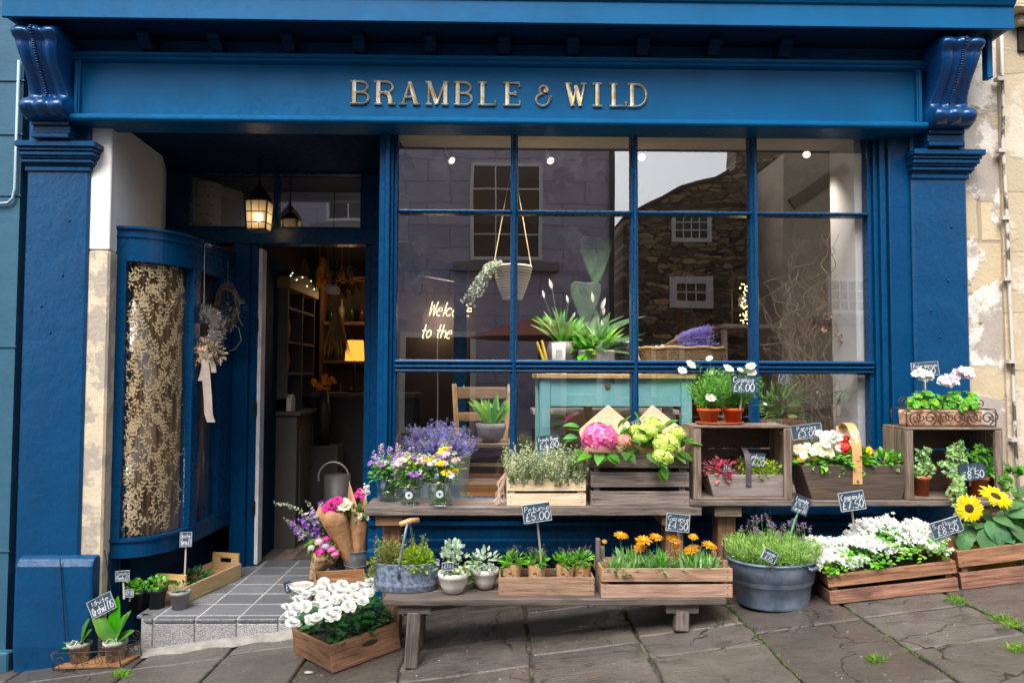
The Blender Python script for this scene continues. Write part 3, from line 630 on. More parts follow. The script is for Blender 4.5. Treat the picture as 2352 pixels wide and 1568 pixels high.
# ---- curved corner window
ZB, ZT = zc(1281, .12), zc(532, .12); zg0, zg1 = zc(1237, .14), zc(606, .14)
ax, ay, rx, ry = X_(283, .12), .12, 0, 0
bx, by = X_(452, .52), .52
def plan(n=18, off=0.):
    P = [V((X_(258, .12), ay)), V((ax, ay))]
    for i in range(1, n + 1):
        q = pi / 2 * i / n; P.append(V((ax + (bx - ax) * sin(q), by - (by - ay) * cos(q))))
    ex = X_(536, DY)
    for t in (.04, .3, .6, .94, 1.): P.append(V((bx + (ex - bx) * t, by + (DY - by) * t)))
    out = []
    for i, p in enumerate(P):
        d = (P[min(i + 1, len(P) - 1)] - P[max(i - 1, 0)]).normalized(); nn = V((d.y, -d.x)); out.append(p - nn * off)
    return out
def strip(mb, i0, i1, o0, o1, z0, z1):
    A, B = plan(off=o0)[i0:i1 + 1], plan(off=o1)[i0:i1 + 1]; n = len(A)
    vs = [(p.x, p.y, z) for z in (z0, z1) for L in (A, B) for p in L]
    fs = []
    for i in range(n - 1):
        fs += [(i, i + 1, 2 * n + i + 1, 2 * n + i), (n + i, 3 * n + i, 3 * n + i + 1, n + i + 1), (2 * n + i, 2 * n + i + 1, 3 * n + i + 1, 3 * n + i), (i, n + i, n + i + 1, i + 1)]
    fs += [(0, 2 * n, 3 * n, n), (n - 1, 2 * n - 1, 4 * n - 1, 3 * n - 1)]
    mb.add(vs, fs)
NP = len(plan()); cw = MB()
strip(cw, 0, NP - 1, 0, .07, ZB, zg0); strip(cw, 0, NP - 1, 0, .07, zg1, ZT)
strip(cw, 0, NP - 1, -.008, .07, ZT - .045, ZT - .038); strip(cw, 0, NP - 1, -.014, .08, ZT, ZT + .015); strip(cw, 0, NP - 1, -.012, .02, zg0 - .012, zg0 + .004)
Pn = plan(); 
i_m = 20
strip(cw, 0, 1, 0, .06, zg0, zg1); strip(cw, 17, 20, -.004, .06, zg0, zg1); strip(cw, NP - 3, NP - 1, 0, .06, zg0, zg1)
CW = cw.build('curved_window', BLUE, shop)
g = MB(); strip(g, 1, 17, .03, .034, zg0, zg1); strip(g, 20, NP - 3, .03, .034, zg0, zg1); g.build('curved_pane', glassm('curved window glass', .03, (.98, .96, .92)), CW, True)
# vinyl leaf sprigs stuck on the curved pane
lv = MB(); A = plan(60, .027)[1:61]; cum = [0]
for a, b in zip(A, A[1:]): cum.append(cum[-1] + (b - a).length)
def surf(u, z):
    u = max(0, min(cum[-1] - 1e-4, u)); i = max(k for k in range(len(cum)) if cum[k] <= u); i = min(i, len(A) - 2); t = (u - cum[i]) / (cum[i + 1] - cum[i]); p = A[i].lerp(A[i + 1], t); return V((p.x, p.y, z))
def sprig_leaf(u, z, an, L, W):
    n = 5; vs = []
    for i in range(n + 1):
        t = i / n; w = W * .5 * sin(pi * t) ** .8 * (1.2 - .4 * t)
        for s_ in (-1, 1): vs.append(surf(u + cos(an) * L * t - sin(an) * w * s_, z + sin(an) * L * t + cos(an) * w * s_))
    lv.add(vs, [(2 * i, 2 * i + 1, 2 * i + 3, 2 * i + 2) for i in range(n)])
def vine(u, z, an, n, step=.021):
    for k in range(n):
        an += rv(-.35, .35); an += (radians(80) - an) * .12
        u2, z2 = u + cos(an) * step, z + sin(an) * step
        sprig_leaf(u, z, an, step * 1.05, .003)
        for sd in (1, -1):
            if R.random() < .8: sprig_leaf(u2, z2, an + sd * rv(.55, 1.1), rv(.015, .028), rv(.006, .0098))
            if R.random() < .35:
                q = an + sd * rv(.3, .9); sprig_leaf(u2, z2, q, .03, .003); sprig_leaf(u2 + cos(q) * .03, z2 + sin(q) * .03 - .004, q, .011, .011)
        u, z = u2, z2
        if u < .02: an = radians(60)
        if u > cum[-1] * .74: an = radians(120)
        if z > zg1 - .05: break
Lm = cum[-1]
for r in range(24):
    for k in range(6): vine(Lm * (.0 + .115 * k + rv(-.05, .05) + (.06 if r % 2 else 0)), zg0 + .02 + r * (zg1 - zg0) / 24 + rv(-.03, .03), radians(rv(20, 160)), 5)
lv.build('leaf_pattern', pm('cream frosted vinyl', (.56, .43, .25), .7, transl=.2), CW)
cu = MB(); N = 60; vs = []
Pc = plan(40, .075)[2:]
for i, p in enumerate(Pc):
    o = .014 * sin(i * 1.9)
    vs += [(p.x - o, p.y + o, ZB + .02), (p.x - o * .6, p.y + o * .6, ZT - .02)]
cu.add(vs, [(2 * i, 2 * i + 2, 2 * i + 3, 2 * i + 1) for i in range(len(Pc) - 1)])
cu.build('curtain', pm('brown backing curtain', (.33, .215, .1), .85, col2=(.13, .08, .035), nscale=3.5, lo=.35, hi=.7), CW, True)
fr = MB()
for k in range(240):
    q = R.randrange(3, 38); P3 = plan(40, .09 + rv(0, .05))[q]; hh = rv(.03, .075)
    fr.leaf((P3.x, P3.y, zg0 - .01), (rv(-.3, .3), rv(-.3, .3), 1), (rv(-1, 1), rv(-1, 1), 0), hh, .012, .2, .1, 2)
fr.build('dried_fringe', pm('bleached dried grass', (.62, .52, .36), .8, val=.3), CW)
bs = MB(); A = plan(18, .14); n = len(A); vs = [(p.x, p.y, z) for z in (-.3, ZB + .002) for p in A]
bs.add(vs, [(i, i + 1, n + i + 1, n + i) for i in range(n - 1)]); bs.build('window_base', NAVY, CW)
bs = MB(); A = plan(18, .03); bs.add([(p.x, p.y, ZB + .01) for p in A] + [(-2.25, DY, ZB + .01)], [tuple(range(len(A) + 1))]); bs.build('window_bed', NAVY, CW)
bs = MB(); A = plan(18, .04); bs.add([(p.x, p.y, ZT - .004) for p in A] + [(-2.25, DY, ZT - .004)], [tuple(range(len(A) + 1))]); bs.build('window_head', NAVY, CW)
# upper wall and shell of the shop
up = MB(); up.box(-2.62, 2.66, .05, 5, zt + .18, 7.2); up.build('upper_wall', ASHLAR, shop)
# ================================================================== interior shell
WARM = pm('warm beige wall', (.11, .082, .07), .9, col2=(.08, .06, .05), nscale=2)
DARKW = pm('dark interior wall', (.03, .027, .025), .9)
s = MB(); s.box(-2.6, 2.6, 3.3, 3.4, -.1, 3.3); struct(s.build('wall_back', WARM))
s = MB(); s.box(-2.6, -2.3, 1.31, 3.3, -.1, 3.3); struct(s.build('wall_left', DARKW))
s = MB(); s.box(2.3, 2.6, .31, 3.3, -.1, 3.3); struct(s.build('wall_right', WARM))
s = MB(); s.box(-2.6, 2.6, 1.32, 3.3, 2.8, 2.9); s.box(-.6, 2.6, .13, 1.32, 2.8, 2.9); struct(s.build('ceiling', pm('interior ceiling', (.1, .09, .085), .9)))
s = MB(); s.box(-2.3, -.62, 1.3, 3.3, -.1, 0.001)
for k in range(12): s.box(-2.3 + k * .145, -2.3 + k * .145 + .14, 1.301, 3.3, .002, .006)
struct(s.build('floor', W_DARK))
s = MB()
for k in range(16): s.box(-.6, 2.3, .2 + k * .16, .2 + k * .16 + .155, .38, .42)
s.box(-.6, 2.3, .2, 2.9, .0, .379); struct(s.build('floor_window_bed', W_ORANGE))
s = MB(); s.box(X_(1956, .25), 2.3, .18, .5, .42, 2.8); struct(s.build('wall_window_reveal', pm('white reveal paint', (.62, .62, .66), .8)))
s = MB(); s.box(-.58, 2.12, .16, .42, zc(326, .3), 2.79); struct(s.build('ceiling_bulkhead', pm('cream bulkhead', (.6, .54, .48), .8)))
# ================================================================== neighbours
t = MB(); t.box(-9, X_(30, .02), .03, 5, -2, 7)
nb = thing('neighbour_house', 'teal painted blockwork house front left of the blue shop', 'house')
t.build('wall', TEAL, nb)
gv = MB()
for z in (2.92, 2.62, 2.28, 1.45, .35): gv.box(-9, X_(34, .02), .022, .03, z, z + .006)
gv.build('mortar_joint', pm('dark teal joint', (.03, .1, .16), .8), nb)
t = MB(); t.box(-9, X_(26, .0, 1500), -.03, .029, -2, zc(1490, 0)); t.build('plinth', TEAL, nb, bevel=.008)
cb = MB(); x = X_(38, .01, 300); xx = X_(12, .01, 480)
cb.tube([(x, .012, zc(150, 0)), (x, .012, zc(440, 0)), (x - .01, .012, zc(463, 0)), (x - .035, .012, zc(474, 0)), (x - .12, .012, zc(477, 0)), (x - .4, .012, zc(479, 0))], .008, 6)
cb.build('cable', pm('pale painted cable', (.3, .42, .5), .5), nb, True)
t = MB(); xr0 = X_(2229, .02); xq = X_(2306, .06)
n2 = thing('stone_house', 'cream stone house with peeling render right of the blue shop', 'house')
t.box(xr0, xq, .06, 5, -1, 7); t.build('rendered_wall', STONE, n2)
t = MB(); t.box(xq, 9, .04, 5, -1, 7); t.build('ashlar_wall', ASHLAR, n2)
t = MB(); t.box(X_(2330, .0, 40), 4, -.03, .05, zc(44, 0), zc(22, 0)); t.box(X_(2300, .02, 12), 4, -.09, .05, zc(21, 0), zc(-6, 0)); t.build('string_course', ASHLAR, n2, bevel=.01)
t = MB(); t.box(X_(2338, .03, 80), 3.6, .02, .06, zc(104, .03), zc(46, .03)); t.build('dark_opening', pm('dark recess', (.02, .018, .016), .9), n2)
pp = MB(); pts = [(2300, 70), (2302, 180), (2305, 260), (2303, 330), (2312, 480), (2315, 560), (2320, 700), (2326, 820), (2328, 900), (2332, 1010), (2342, 1160)]
pp.tube([U(x, y, .02) for x, y in pts], .009, 8)
CP = pp.build('cable_conduit', pm('flaking white conduit', (.56, .52, .46), .6, col2=(.1, .08, .07), nscale=6, lo=.5, hi=.55), n2, True)
CLIPM = pm('rusted clip', (.5, .45, .4), .6)
for (x, y) in ((2301, 180), (2304, 345), (2313, 500), (2318, 640), (2327, 830), (2334, 1010)):
    p = U(x, y, .0); cl = MB(); cl.box(p.x - .025, p.x + .018, -.002, .035, p.z - .01, p.z + .01); cl.build('clip', CLIPM, CP)
# ================================================================== street opposite, seen in the panes
def mir(x, y, Yv): p = U(x, y, Yv); return V((p.x, 2 * .13 - p.y, p.z))
YA = 9.3
hA = thing('grey_house', 'lilac grey rendered house with white sash windows, reflected in the left panes', 'house')
a0, a1 = mir(640, 600, YA).x, mir(1413, 600, YA).x; yA = mir(900, 600, YA).y
b = MB(); b.box(a0 - 4, a1, yA - 5, yA, -2.5, 8.2); b.build('wall', LILAC, hA)
rf = MB(); rf.prof([(yA + .25, 8.2), (yA - 2.5, 10), (yA - 5.3, 8.2)], a0 - 4.2, a1 + .1); rf.build('roof', pm('slate', (.08, .08, .09), .7), hA)
def sash(parent, yF, x0, y0, x1, y1, Yv, nx, ny, fr=.06, sill=True, bar=.025):
    A_, B_ = mir(x0, y1, Yv), mir(x1, y0, Yv); xa, xb, za, zb_ = A_.x, B_.x, A_.z, B_.z
    m = MB(); m.box(xa - fr, xa, yF, yF + .05, za - fr, zb_ + fr); m.box(xb, xb + fr, yF, yF + .05, za - fr, zb_ + fr); m.box(xa, xb, yF, yF + .05, zb_, zb_ + fr); m.box(xa, xb, yF, yF + .05, za - fr, za)
    for i in range(1, nx): x = xa + (xb - xa) * i / nx; m.box(x - bar / 2, x + bar / 2, yF + .01, yF + .04, za, zb_)
    for i in range(1, ny): z = za + (zb_ - za) * i / ny; m.box(xa, xb, yF + .011, yF + .039, z - bar / 2, z + bar / 2)
    w = m.build('window', pm('white window frame', (.7, .68, .66), .6), parent)
    m = MB(); m.box(xa, xb, yF + .003, yF + .009, za, zb_); m.build('glazing', pm('dark window glass', (.012, .011, .01), .1), w)
    if sill: m = MB(); m.box(xa - .35, xb + .35, yF, yF + .16, za - fr - .2, za - fr - .05); m.build('sill', pm('stone sill', (.2, .19, .18), .8), w)
sash(hA, yA, 1088, 385, 1238, 590, YA, 3, 4)
sash(hA, yA, 700, 385, 850, 590, YA, 3, 4)
sash(hA, yA, 930, 775, 1080, 980, YA, 2, 1, .1)
sash(hA, yA, 1300, 770, 1370, 1040, YA, 1, 2, .1, False)
m = MB(); m.box(a1 - .1, a1 - .02, yA, yA + .08, -2, 8.1); m.build('downpipe', pm('black drainpipe', (.03, .03, .035), .5), hA)
YB = 12.5
hB = thing('rubble_house', 'dark rubble stone house with sloping gable, reflected in the right panes', 'house')
yB = mir(1500, 500, YB).y
oc = [(1432, 1100), (1432, 505), (1480, 478), (1520, 460), (1560, 436), (1600, 424), (1640, 416), (1672, 398), (1690, 385), (1694, 300), (1700, 200), (1900, 120), (2100, 200), (2180, 1100)]
P = [mir(x, y, YB) for x, y in oc]; b = MB(); b.profy([(p.x, p.z) for p in P[:9]] + [(P[8].x, P[0].z)], yB - 4, yB); b.profy([(P[8].x + .001, P[0].z)] + [(p.x + .001, p.z) for p in P[8:]], yB - .7, yB - .02); b.build('wall', RUBBLE, hB)
rf = MB(); 
for q, r_ in zip(P[1:7], P[2:8]): rf.beam((q.x, yB - 2, q.z + .03), (r_.x, yB - 2, r_.z + .03), 4.3, .07)
rf.build('roof', pm('dark slates', (.05, .048, .05), .7), hB)
sash(hB, yB, 1552, 495, 1624, 547, YB, 4, 3, .09, False); sash(hB, yB, 1553, 652, 1620, 690, YB, 3, 2, .16, False); sash(hB, yB, 1505, 800, 1560, 900, YB, 2, 2, .1, False)
YCc = 10.5; hC = thing('beige_house', 'smooth beige rendered house with a sloping string course, reflected in the last pane', 'house')
yC = mir(1900, 500, YCc).y; P = [mir(x, y, YCc) for x, y in ((1792, 1100), (1800, 352), (1830, 338), (2000, 318), (2250, 250), (2250, 1100))]
b = MB(); b.profy([(p.x, p.z) for p in P], yC - 4, yC); b.build('wall', BEIGER, hC)
q, r_ = mir(1815, 470, YCc), mir(1945, 385, YCc); b = MB(); b.beam((q.x, yC + .03, q.z), (r_.x, yC + .03, r_.z), .06, .22); b.build('string_course', pm('brown stone band', (.2, .16, .11), .8), hC)
sash(hC, yC, 1908, 645, 1985, 712, YCc, 4, 3, .08)
pr = thing('parasol', 'faded red parasol over a pub table, reflected below the hanging basket', 'parasol', mir(1240, 860, 7.5))
b = MB(); b.lathe([(1.15, 0), (.02, .34), (0, .35)], 8, (0, 0, .55)); b.build('canopy', pm('faded red canvas', (.3, .09, .07), .8), pr)
b = MB(); b.tube([(0, 0, -1.6), (0, 0, .9)], .025, 8); b.build('pole', BLACK, pr)
# ================================================================== plant helpers
def rdir(up=0.): 
    while True:
        p = V((rv(-1, 1), rv(-1, 1), rv(-1, 1)))
        if .05 < p.length < 1: break
    p.normalize(); p.z += up; return p.normalized()
def inell(c, r, shell=.35):
    d = rdir(); k = R.random() ** shell
    return V((c[0] + d.x * r[0] * k, c[1] + d.y * r[1] * k, c[2] + d.z * r[2] * k)), V((d.x / r[0], d.y / r[1], d.z / r[2])).normalized()
def clump(mb, c, r, n, L, W, up=.5, curl=.3, fold=.15, k=3, shell=.4, lowcut=None, small=False):
    for _ in range(n):
        p, o = inell(c, r, shell)
        if lowcut is not None and p.z < lowcut: p.z = lowcut + rv(0, .02)
        d = (o + V((rv(-.6, .6), rv(-.6, .6), rv(-.3, .3) + up)))
        s = rv(.7, 1.25)
        nn = (o * .6 + V((rv(-.5, .5), rv(-.5, .5), .8)))
        if small: mb.card(p, d, nn, L * s, W * s)
        else: mb.leaf(p, d, nn, L * s, W * s, curl, fold, k)
def blades(mb, c, n, h, spread, w, arch=.6, rad=.02, k=4):
    for _ in range(n):
        a = rv(0, 2 * pi); t = rv(.05, 1) * spread
        b = V((c[0] + rv(-rad, rad), c[1] + rv(-rad, rad), c[2]))
        mb.leaf(b, (cos(a) * t, sin(a) * t, 1), (cos(a), sin(a), .3) if False else (-cos(a), -sin(a), .5), h * rv(.6, 1.1), w * rv(.7, 1.2), arch * t * -1 * -1, .1, k, .8)
def stalk(mb, p0, p1, r=.0015, bend=.01):
    p0, p1 = V(p0), V(p1); m = (p0 + p1) / 2 + V((rv(-bend, bend), rv(-bend, bend), 0)); mb.tube([p0, m, p1], r, 4, False)
def petals(mb, c, n, N, Rr, W, cup=.3, curl=.2, k=3, rot=None, jit=.12, r0=0., sh=.75):
    n = V(n).normalized(); a = n.cross(V((.2, .4, .9)) if abs(n.z) < .8 else V((1, .1, 0))).normalized(); b = n.cross(a); q0 = rv(0, 6) if rot is None else rot
    for i in range(N):
        q = q0 + 2 * pi * i / N + rv(-jit, jit); r = a * cos(q) + b * sin(q)
        a_ = (V(c) + r * r0, r + n * (cup + rv(-jit, jit) * .5), n - r * cup, Rr * rv(.88, 1.08), W * rv(.85, 1.12), curl)
        if sh < .72: mb.petal(*a_)
        else: mb.leaf(*a_, .12, k, sh)
def disc(mb, c, n, r, h, seg=8):
    n = V(n).normalized(); q = V((0, 0, 1)).rotation_difference(n).to_matrix().to_4x4(); M = Matrix.Translation(V(c)) @ q
    mb.lathe([(r, -.1 * h), (r * .8, h * .6), (r * .4, h), (0, h * 1.05)], seg, M=M)
def rose(mb, c, n, r):
    for (N, rr, cup, w) in ((7, 1., .2, 1.), (7, .88, .55, .95), (6, .7, 1.2, .85), (5, .5, 2.4, .7)):
        petals(mb, V(c) + V(n).normalized() * (.05 * r), n, N, r * rr, r * w, cup, .22, 3, None, .2, .06 * r, .6)
def floretball(mb, c, r, N, s, n=None, flat=.8):
    for i in range(N):
        z = 1 - 2 * (i + .5) / N; q = i * 2.39996 + rv(-.2, .2)
        if z < -.45: continue
        t = sqrt(max(0, 1 - z * z)); d = V((t * cos(q), t * sin(q), z)); p = V(c) + V((d.x * r, d.y * r, d.z * r * flat)) * rv(.88, 1.06)
        petals(mb, p, d + V((rv(-.3, .3), rv(-.3, .3), rv(-.3, .3))), 4, s, s * .85, .1, .25, 2 if False else 3, None, .1, 0, .7)
def spike(mb, p, d, L, r, n, s):
    d = V(d).normalized()
    for i in range(n):
        t = R.random(); o = rdir(); o = (o - d * o.dot(d)).normalized(); q = V(p) + d * (L * t) + o * (r * (1 - .6 * t) * .5)
        mb.card(q, o + d * .6, d, s * rv(.7, 1.3), s * .7)
# ------------------------------------------------------------------ containers
def slatbox(root, L, W, Hh, slats, mat, th=.012, gap=.012, ends='slat', post=0., pw=.025, base=True, end_h=None, notch=False, rough=.002):
    """front and back slats run along X; end panels along Y"""
    sh = (Hh - gap * (slats - 1)) / slats
    for s_ in (-1, 1):
        m = MB()
        for i in range(slats):
            z = i * (sh + gap); j = rv(-rough, rough); m.box(-L / 2 + j, L / 2 + j, s_ * W / 2 - th / 2, s_ * W / 2 + th / 2, z, z + sh - rv(0, .003), Matrix.Translation((0, 0, z)) @ Matrix.Rotation(rv(-.005, .005), 4, 'Y') @ Matrix.Translation((0, 0, -z)))
            if s_ < 0:
                m.mi = 1
                for sx in (-1, 1):
                    for zz in (.28, .72): m.lathe([(.0032, 0), (.0026, .0012), (0, .0015)], 7, M=Matrix.Translation((sx * (L / 2 - .02) + rv(-.003, .003), -W / 2 - th / 2 - .0002, z + sh * zz)) @ Matrix.Rotation(pi / 2, 4, 'X'))
                m.mi = 0
        m.build('side_panel', [mat, NAIL], root, bevel=.0025)
    eh = end_h or Hh
    for s_ in (-1, 1):
        m = MB(); x = s_ * (L / 2 - th / 2 - .001)
        if ends == 'slat':
            for i in range(slats): z = i * (sh + gap); m.box(x - th / 2, x + th / 2, -W / 2 + th / 2 + .001, W / 2 - th / 2 - .001, z, z + sh)
        else: m.box(x - th / 2, x + th / 2, -W / 2 + th / 2 + .001, W / 2 - th / 2 - .001, 0, eh)
        m.build('end_panel', mat, root, bevel=.0025)
    if post:
        for sx in (-1, 1):
            for sy in (-1, 1):
                m = MB(); x = sx * (L / 2 - th - pw / 2 - .002); y = sy * (W / 2 - th / 2 - pw / 2 - .001); m.box(x - pw / 2, x + pw / 2, y - pw / 2, y + pw / 2, .003, Hh + post); m.build('corner_post', mat, root, bevel=.002)
    if base: m = MB(); m.box(-L / 2 + .012, L / 2 - .012, -W / 2 + .008, W / 2 - .008, .002, .01); m.build('base', mat, root)
NAIL = pm('rusty nail', (.03, .018, .012), .7)
def soil(root, L, W, z): m = MB(); m.box(-L / 2 + .015, L / 2 - .015, -W / 2 + .01, W / 2 - .01, z - .02, z); m.build('soil', SOIL, root)
def potm(r0, r1, h, rim=.012, th=.004):
    return [(0, 0), (r0, 0), (r0 + (r1 - r0) * .8, h * .8), (r1 + th, h * .8), (r1 + th + .001, h), (r1 - th, h), (r1 - th - .002, h * .86), (0, h * .85)]
def pot(root, r0, r1, h, mat, c=(0, 0, 0), name='pot', n=20, sq=None):
    m = MB(); m.lathe(potm(r0, r1, h), n, c, wav=sq); o = m.build(name, mat, root, True, bevel=0)
    m = MB(); m.lathe([(r1 * .97, h * .87), (0, h * .9)], 12, c); m.build('soil', SOIL, root); return o
# ------------------------------------------------------------------ chalk writing, single strokes on a 6 x 12 grid
FONT = {k: [[(int(p[0], 16), int(p[1], 16)) for p in st.split()] for st in v.split('|')] for k, v in {
'a': '68 48 26 24 33 53 65|68 63', 'b': '0c 03|06 28 48 66 65 43 23 05', 'c': '67 48 28 06 05 23 43 64', 'd': '6c 63|66 48 28 06 05 23 43 65', 'e': '06 66 58 28 06 04 23 53',
'f': '5c 3b 33|18 48', 'g': '66 48 28 06 05 24 44 66|68 62 40 11', 'h': '0c 03|06 28 48 66 63', 'i': '38 33|3a 3b', 'k': '0c 03|68 06 63', 'l': '3c 33', 'm': '08 03|06 18 28 36 33|36 48 58 66 63',
'n': '08 03|06 28 48 66 63', 'o': '28 06 05 23 43 65 66 48 28', 'p': '08 00|06 28 48 66 65 43 23 05', 'r': '08 03|06 28 48', 's': '67 48 28 16 46 54 43 13', 't': '3c 34 43 53|08 68', 'u': '08 04 23 43 65|68 63',
'v': '08 33 68', 'w': '08 13 36 53 68', 'x': '08 63|03 68', 'y': '08 34|68 20', 'z': '08 68 03 63',
'A': '03 3c 63|16 56', 'B': '03 0c 4c 5a 48 08|48 65 43 03', 'C': '6b 4c 2c 0a 05 23 43 64', 'D': '03 0c 3c 69 66 33 03', 'E': '6c 0c 03 63|08 48', 'F': '03 0c 6c|08 48', 'G': '6b 4c 2c 0a 05 23 43 65 67 47', 'H': '0c 03|6c 63|08 68',
'I': '3c 33', 'K': '0c 03|6c 07 63', 'L': '0c 03 63', 'N': '03 0c 63 6c', 'O': '2c 09 06 23 43 66 69 4c 2c', 'P': '03 0c 3c 5b 59 37 07', 'R': '03 0c 4c 5a 48 08|38 63', 'S': '6b 4c 2c 0b 09 28 47 65 44 33 13 04', 'T': '0c 6c|3c 33', 'U': '0c 05 23 43 65 6c', 'W': '0c 13 3a 53 6c', 'Z': '0c 6c 03 63',
'0': '2c 09 06 23 43 66 69 4c 2c', '1': '2a 3c 33', '2': '0a 1c 4c 5a 03 63', '3': '0b 2c 5b 48 65 43 04', '4': '43 4c 06 66', '5': '6c 1c 08 48 65 43 04', '6': '5c 28 05 23 43 65 47 06', '7': '0c 6c 23', '8': '38 0a 2c 4c 6a 38 05 23 43 65 38', '9': '68 47 18 0a 2c 4c 6a 64 43',
'£': '5b 4c 2b 14 03 63|07 47', '.': '33 34', "'": '3c 3a'}.items()}
def write(mb, txt, cx, z0, h, wmax, y=-.004, slant=.12, lw=.05, tube=False):
    adv = [(4 if c in "il.I1'" else 5 if c == ' ' else 9.4 if c in 'mMwW' else 7.6) for c in txt]; tot = sum(adv)
    k = h / 9.; kx = min(k * .9, wmax / tot); x = cx - tot * kx / 2
    for ch, a in zip(txt, adv):
        off = -1.5 if ch in "il.I1'" else 0
        j = rv(-.25, .25)
        for st in FONT.get(ch, []):
            ws = 1.25 if ch in 'mMwW' else 1.; P = [(x + (p[0] * ws + off + .6) * kx + slant * (p[1] - 3) * k, z0 + (p[1] - 3 + j) * k) for p in st]
            if tube: mb.tube([(p[0], y, p[1]) for p in P], tube, 6)
            else:
                n0 = len(mb.v); w = h * lw; mb.sweep(P, [(-w, 0), (-w, .0006), (w, .0006), (w, 0)]); mb.v[n0:] = [(p[0], p[1] + y, p[2]) for p in mb.v[n0:]]
        x += a * kx
def sign(cx, cy, w, h, tilt, Y, lines, label, stick=None, frame=FRAMEW, smat=STICK, lean=.1, turn=0., group='chalk price signs'):
    s = 1 / sc(Y); p = U(cx, cy, Y); W, Hh = w * s * .94, h * s * .94
    M = Matrix.Translation(p) @ Matrix.Rotation(turn, 4, 'Z') @ Matrix.Rotation(-radians(tilt), 4, 'Y') @ Matrix.Rotation(-lean, 4, 'X')
    t = thing('price_sign', label, 'sign', group=group, M=M)
    m = MB(); m.box(-W / 2, W / 2, 0, .004, -Hh / 2, Hh / 2); m.build('board', BOARD, t)
    m = MB(); b = max(.0016, min(W, Hh) * .024)
    for (x0, x1, z0, z1) in ((-W / 2 - b, W / 2 + b, Hh / 2, Hh / 2 + b), (-W / 2 - b, W / 2 + b, -Hh / 2 - b, -Hh / 2), (-W / 2 - b, -W / 2, -Hh / 2, Hh / 2), (W / 2, W / 2 + b, -Hh / 2, Hh / 2)): m.box(x0, x1, -.002, .005, z0, z1)
    m.build('frame', frame, t)
    m = MB(); n = len(lines)
    for i, l in enumerate(lines):
        hh = Hh * (.44 if (n == 2 and i == 1) else .3 if n == 2 else .6 if n == 1 else .24)
        z = (Hh / 2 - Hh * .1 - Hh * .3 if i == 0 else -Hh / 2 + Hh * .1) if n == 2 else (-hh * .45 if n == 1 else Hh / 2 - Hh * (.3 + .3 * i))
        write(m, l, 0, z, hh, W * .9, -.0015)
    m.build('lettering', CHALK, t)
    if stick:
        Ms = M.inverted(); a = Ms @ U(stick[0], stick[1], stick[2] if len(stick) > 2 else Y + .01); 
        m = MB()
        if smat is GRSTICK: m.tube([(0, .006, -Hh * .3), (a.x * .4, .01, a.z * .5), a], .005, 6)
        else: m.beam((0, .007, Hh * .2), a, .009, .004, (0, 1, 0))
        m.build('stick', smat, t)
    return t
# ================================================================== benches
YB1, YB2 = -.38, -.72
ZB1, ZB2 = Z_(1163, YB1), Z_(1375, YB2, 900)
def bench1():
    t = thing('bench', 'upper weathered grey plank bench standing against the window, jars at its left end', 'bench', (0, 0, 0))
    m = MB(); x0, x1, xe = X_(838, YB1), X_(1610, YB1), X_(2310, YB1)
    for (a, b) in ((YB1, YB1 + .135), (YB1 + .14, YB1 + .27)): m.box(x0 + rv(-.006, .006), x1, a, b, ZB1 - .045, ZB1)
    m.build('plank_top', W_GREY, t, bevel=.004)
    m = MB()
    for (a, b) in ((YB1, YB1 + .135), (YB1 + .14, YB1 + .27)): m.box(X_(1582, YB1), xe, a - .004, b, ZB1 + .002, ZB1 + .03)
    m.build('plank_top', W_GREY, t, bevel=.004)
    for px, mat in ((905, W_ORANGE), (1545, W_ORANGE), (1664, W_ORANGE), (2255, W_ORANGE)):
        x = X_(px, YB1 + .1); m = MB(); zt = ZB1 - .046 if px < 1600 else ZB1 - .001; z0 = gz(x) + .002
        m.box(x - .045, x + .045, YB1 + .08, YB1 + .19, z0, zt - .055); m.build('leg', W_RED, t, bevel=.004)
        m = MB(); m.box(x - .075, x + .06, YB1 + .025, YB1 + .255, zt - .054, zt - .001); m.build('cross_piece', W_BOX if px == 1664 else W_RED, t, bevel=.004)
bench1()
def bench2():
    t = thing('bench', 'lower dark plank bench on the sloping paving carrying the small pots and trays', 'bench', (0, 0, 0))
    m = MB(); x0, x1 = X_(884, YB2), X_(1668, YB2)
    for k, (a, b) in enumerate(((YB2, YB2 + .12), (YB2 + .125, YB2 + .24), (YB2 + .245, YB2 + .36))): m.box(x0 + rv(-.008, .008), x1 + rv(-.01, .01), a, b, ZB2 - .032, ZB2 + (-.001 if k else 0))
    m.build('top', W_DARK, t, bevel=.004)
    for px in (955, 1567):
        x = X_(px, YB2); m = MB(); m.box(x - .075, x + .075, YB2 + .02, YB2 + .34, ZB2 - .075, ZB2 - .033); m.build('cross_piece', W_DARK, t, bevel=.004)
        for (y, dy) in ((YB2 + .05, -.03), (YB2 + .29, .03)):
            m = MB(); m.beam((x, y, ZB2 - .07), (x - .01, y + dy, gz(x) - .003), .075, .11 if 0 else .06, (1, 0, 0)); m.build('leg', W_DARK, t, bevel=.005)
bench2()
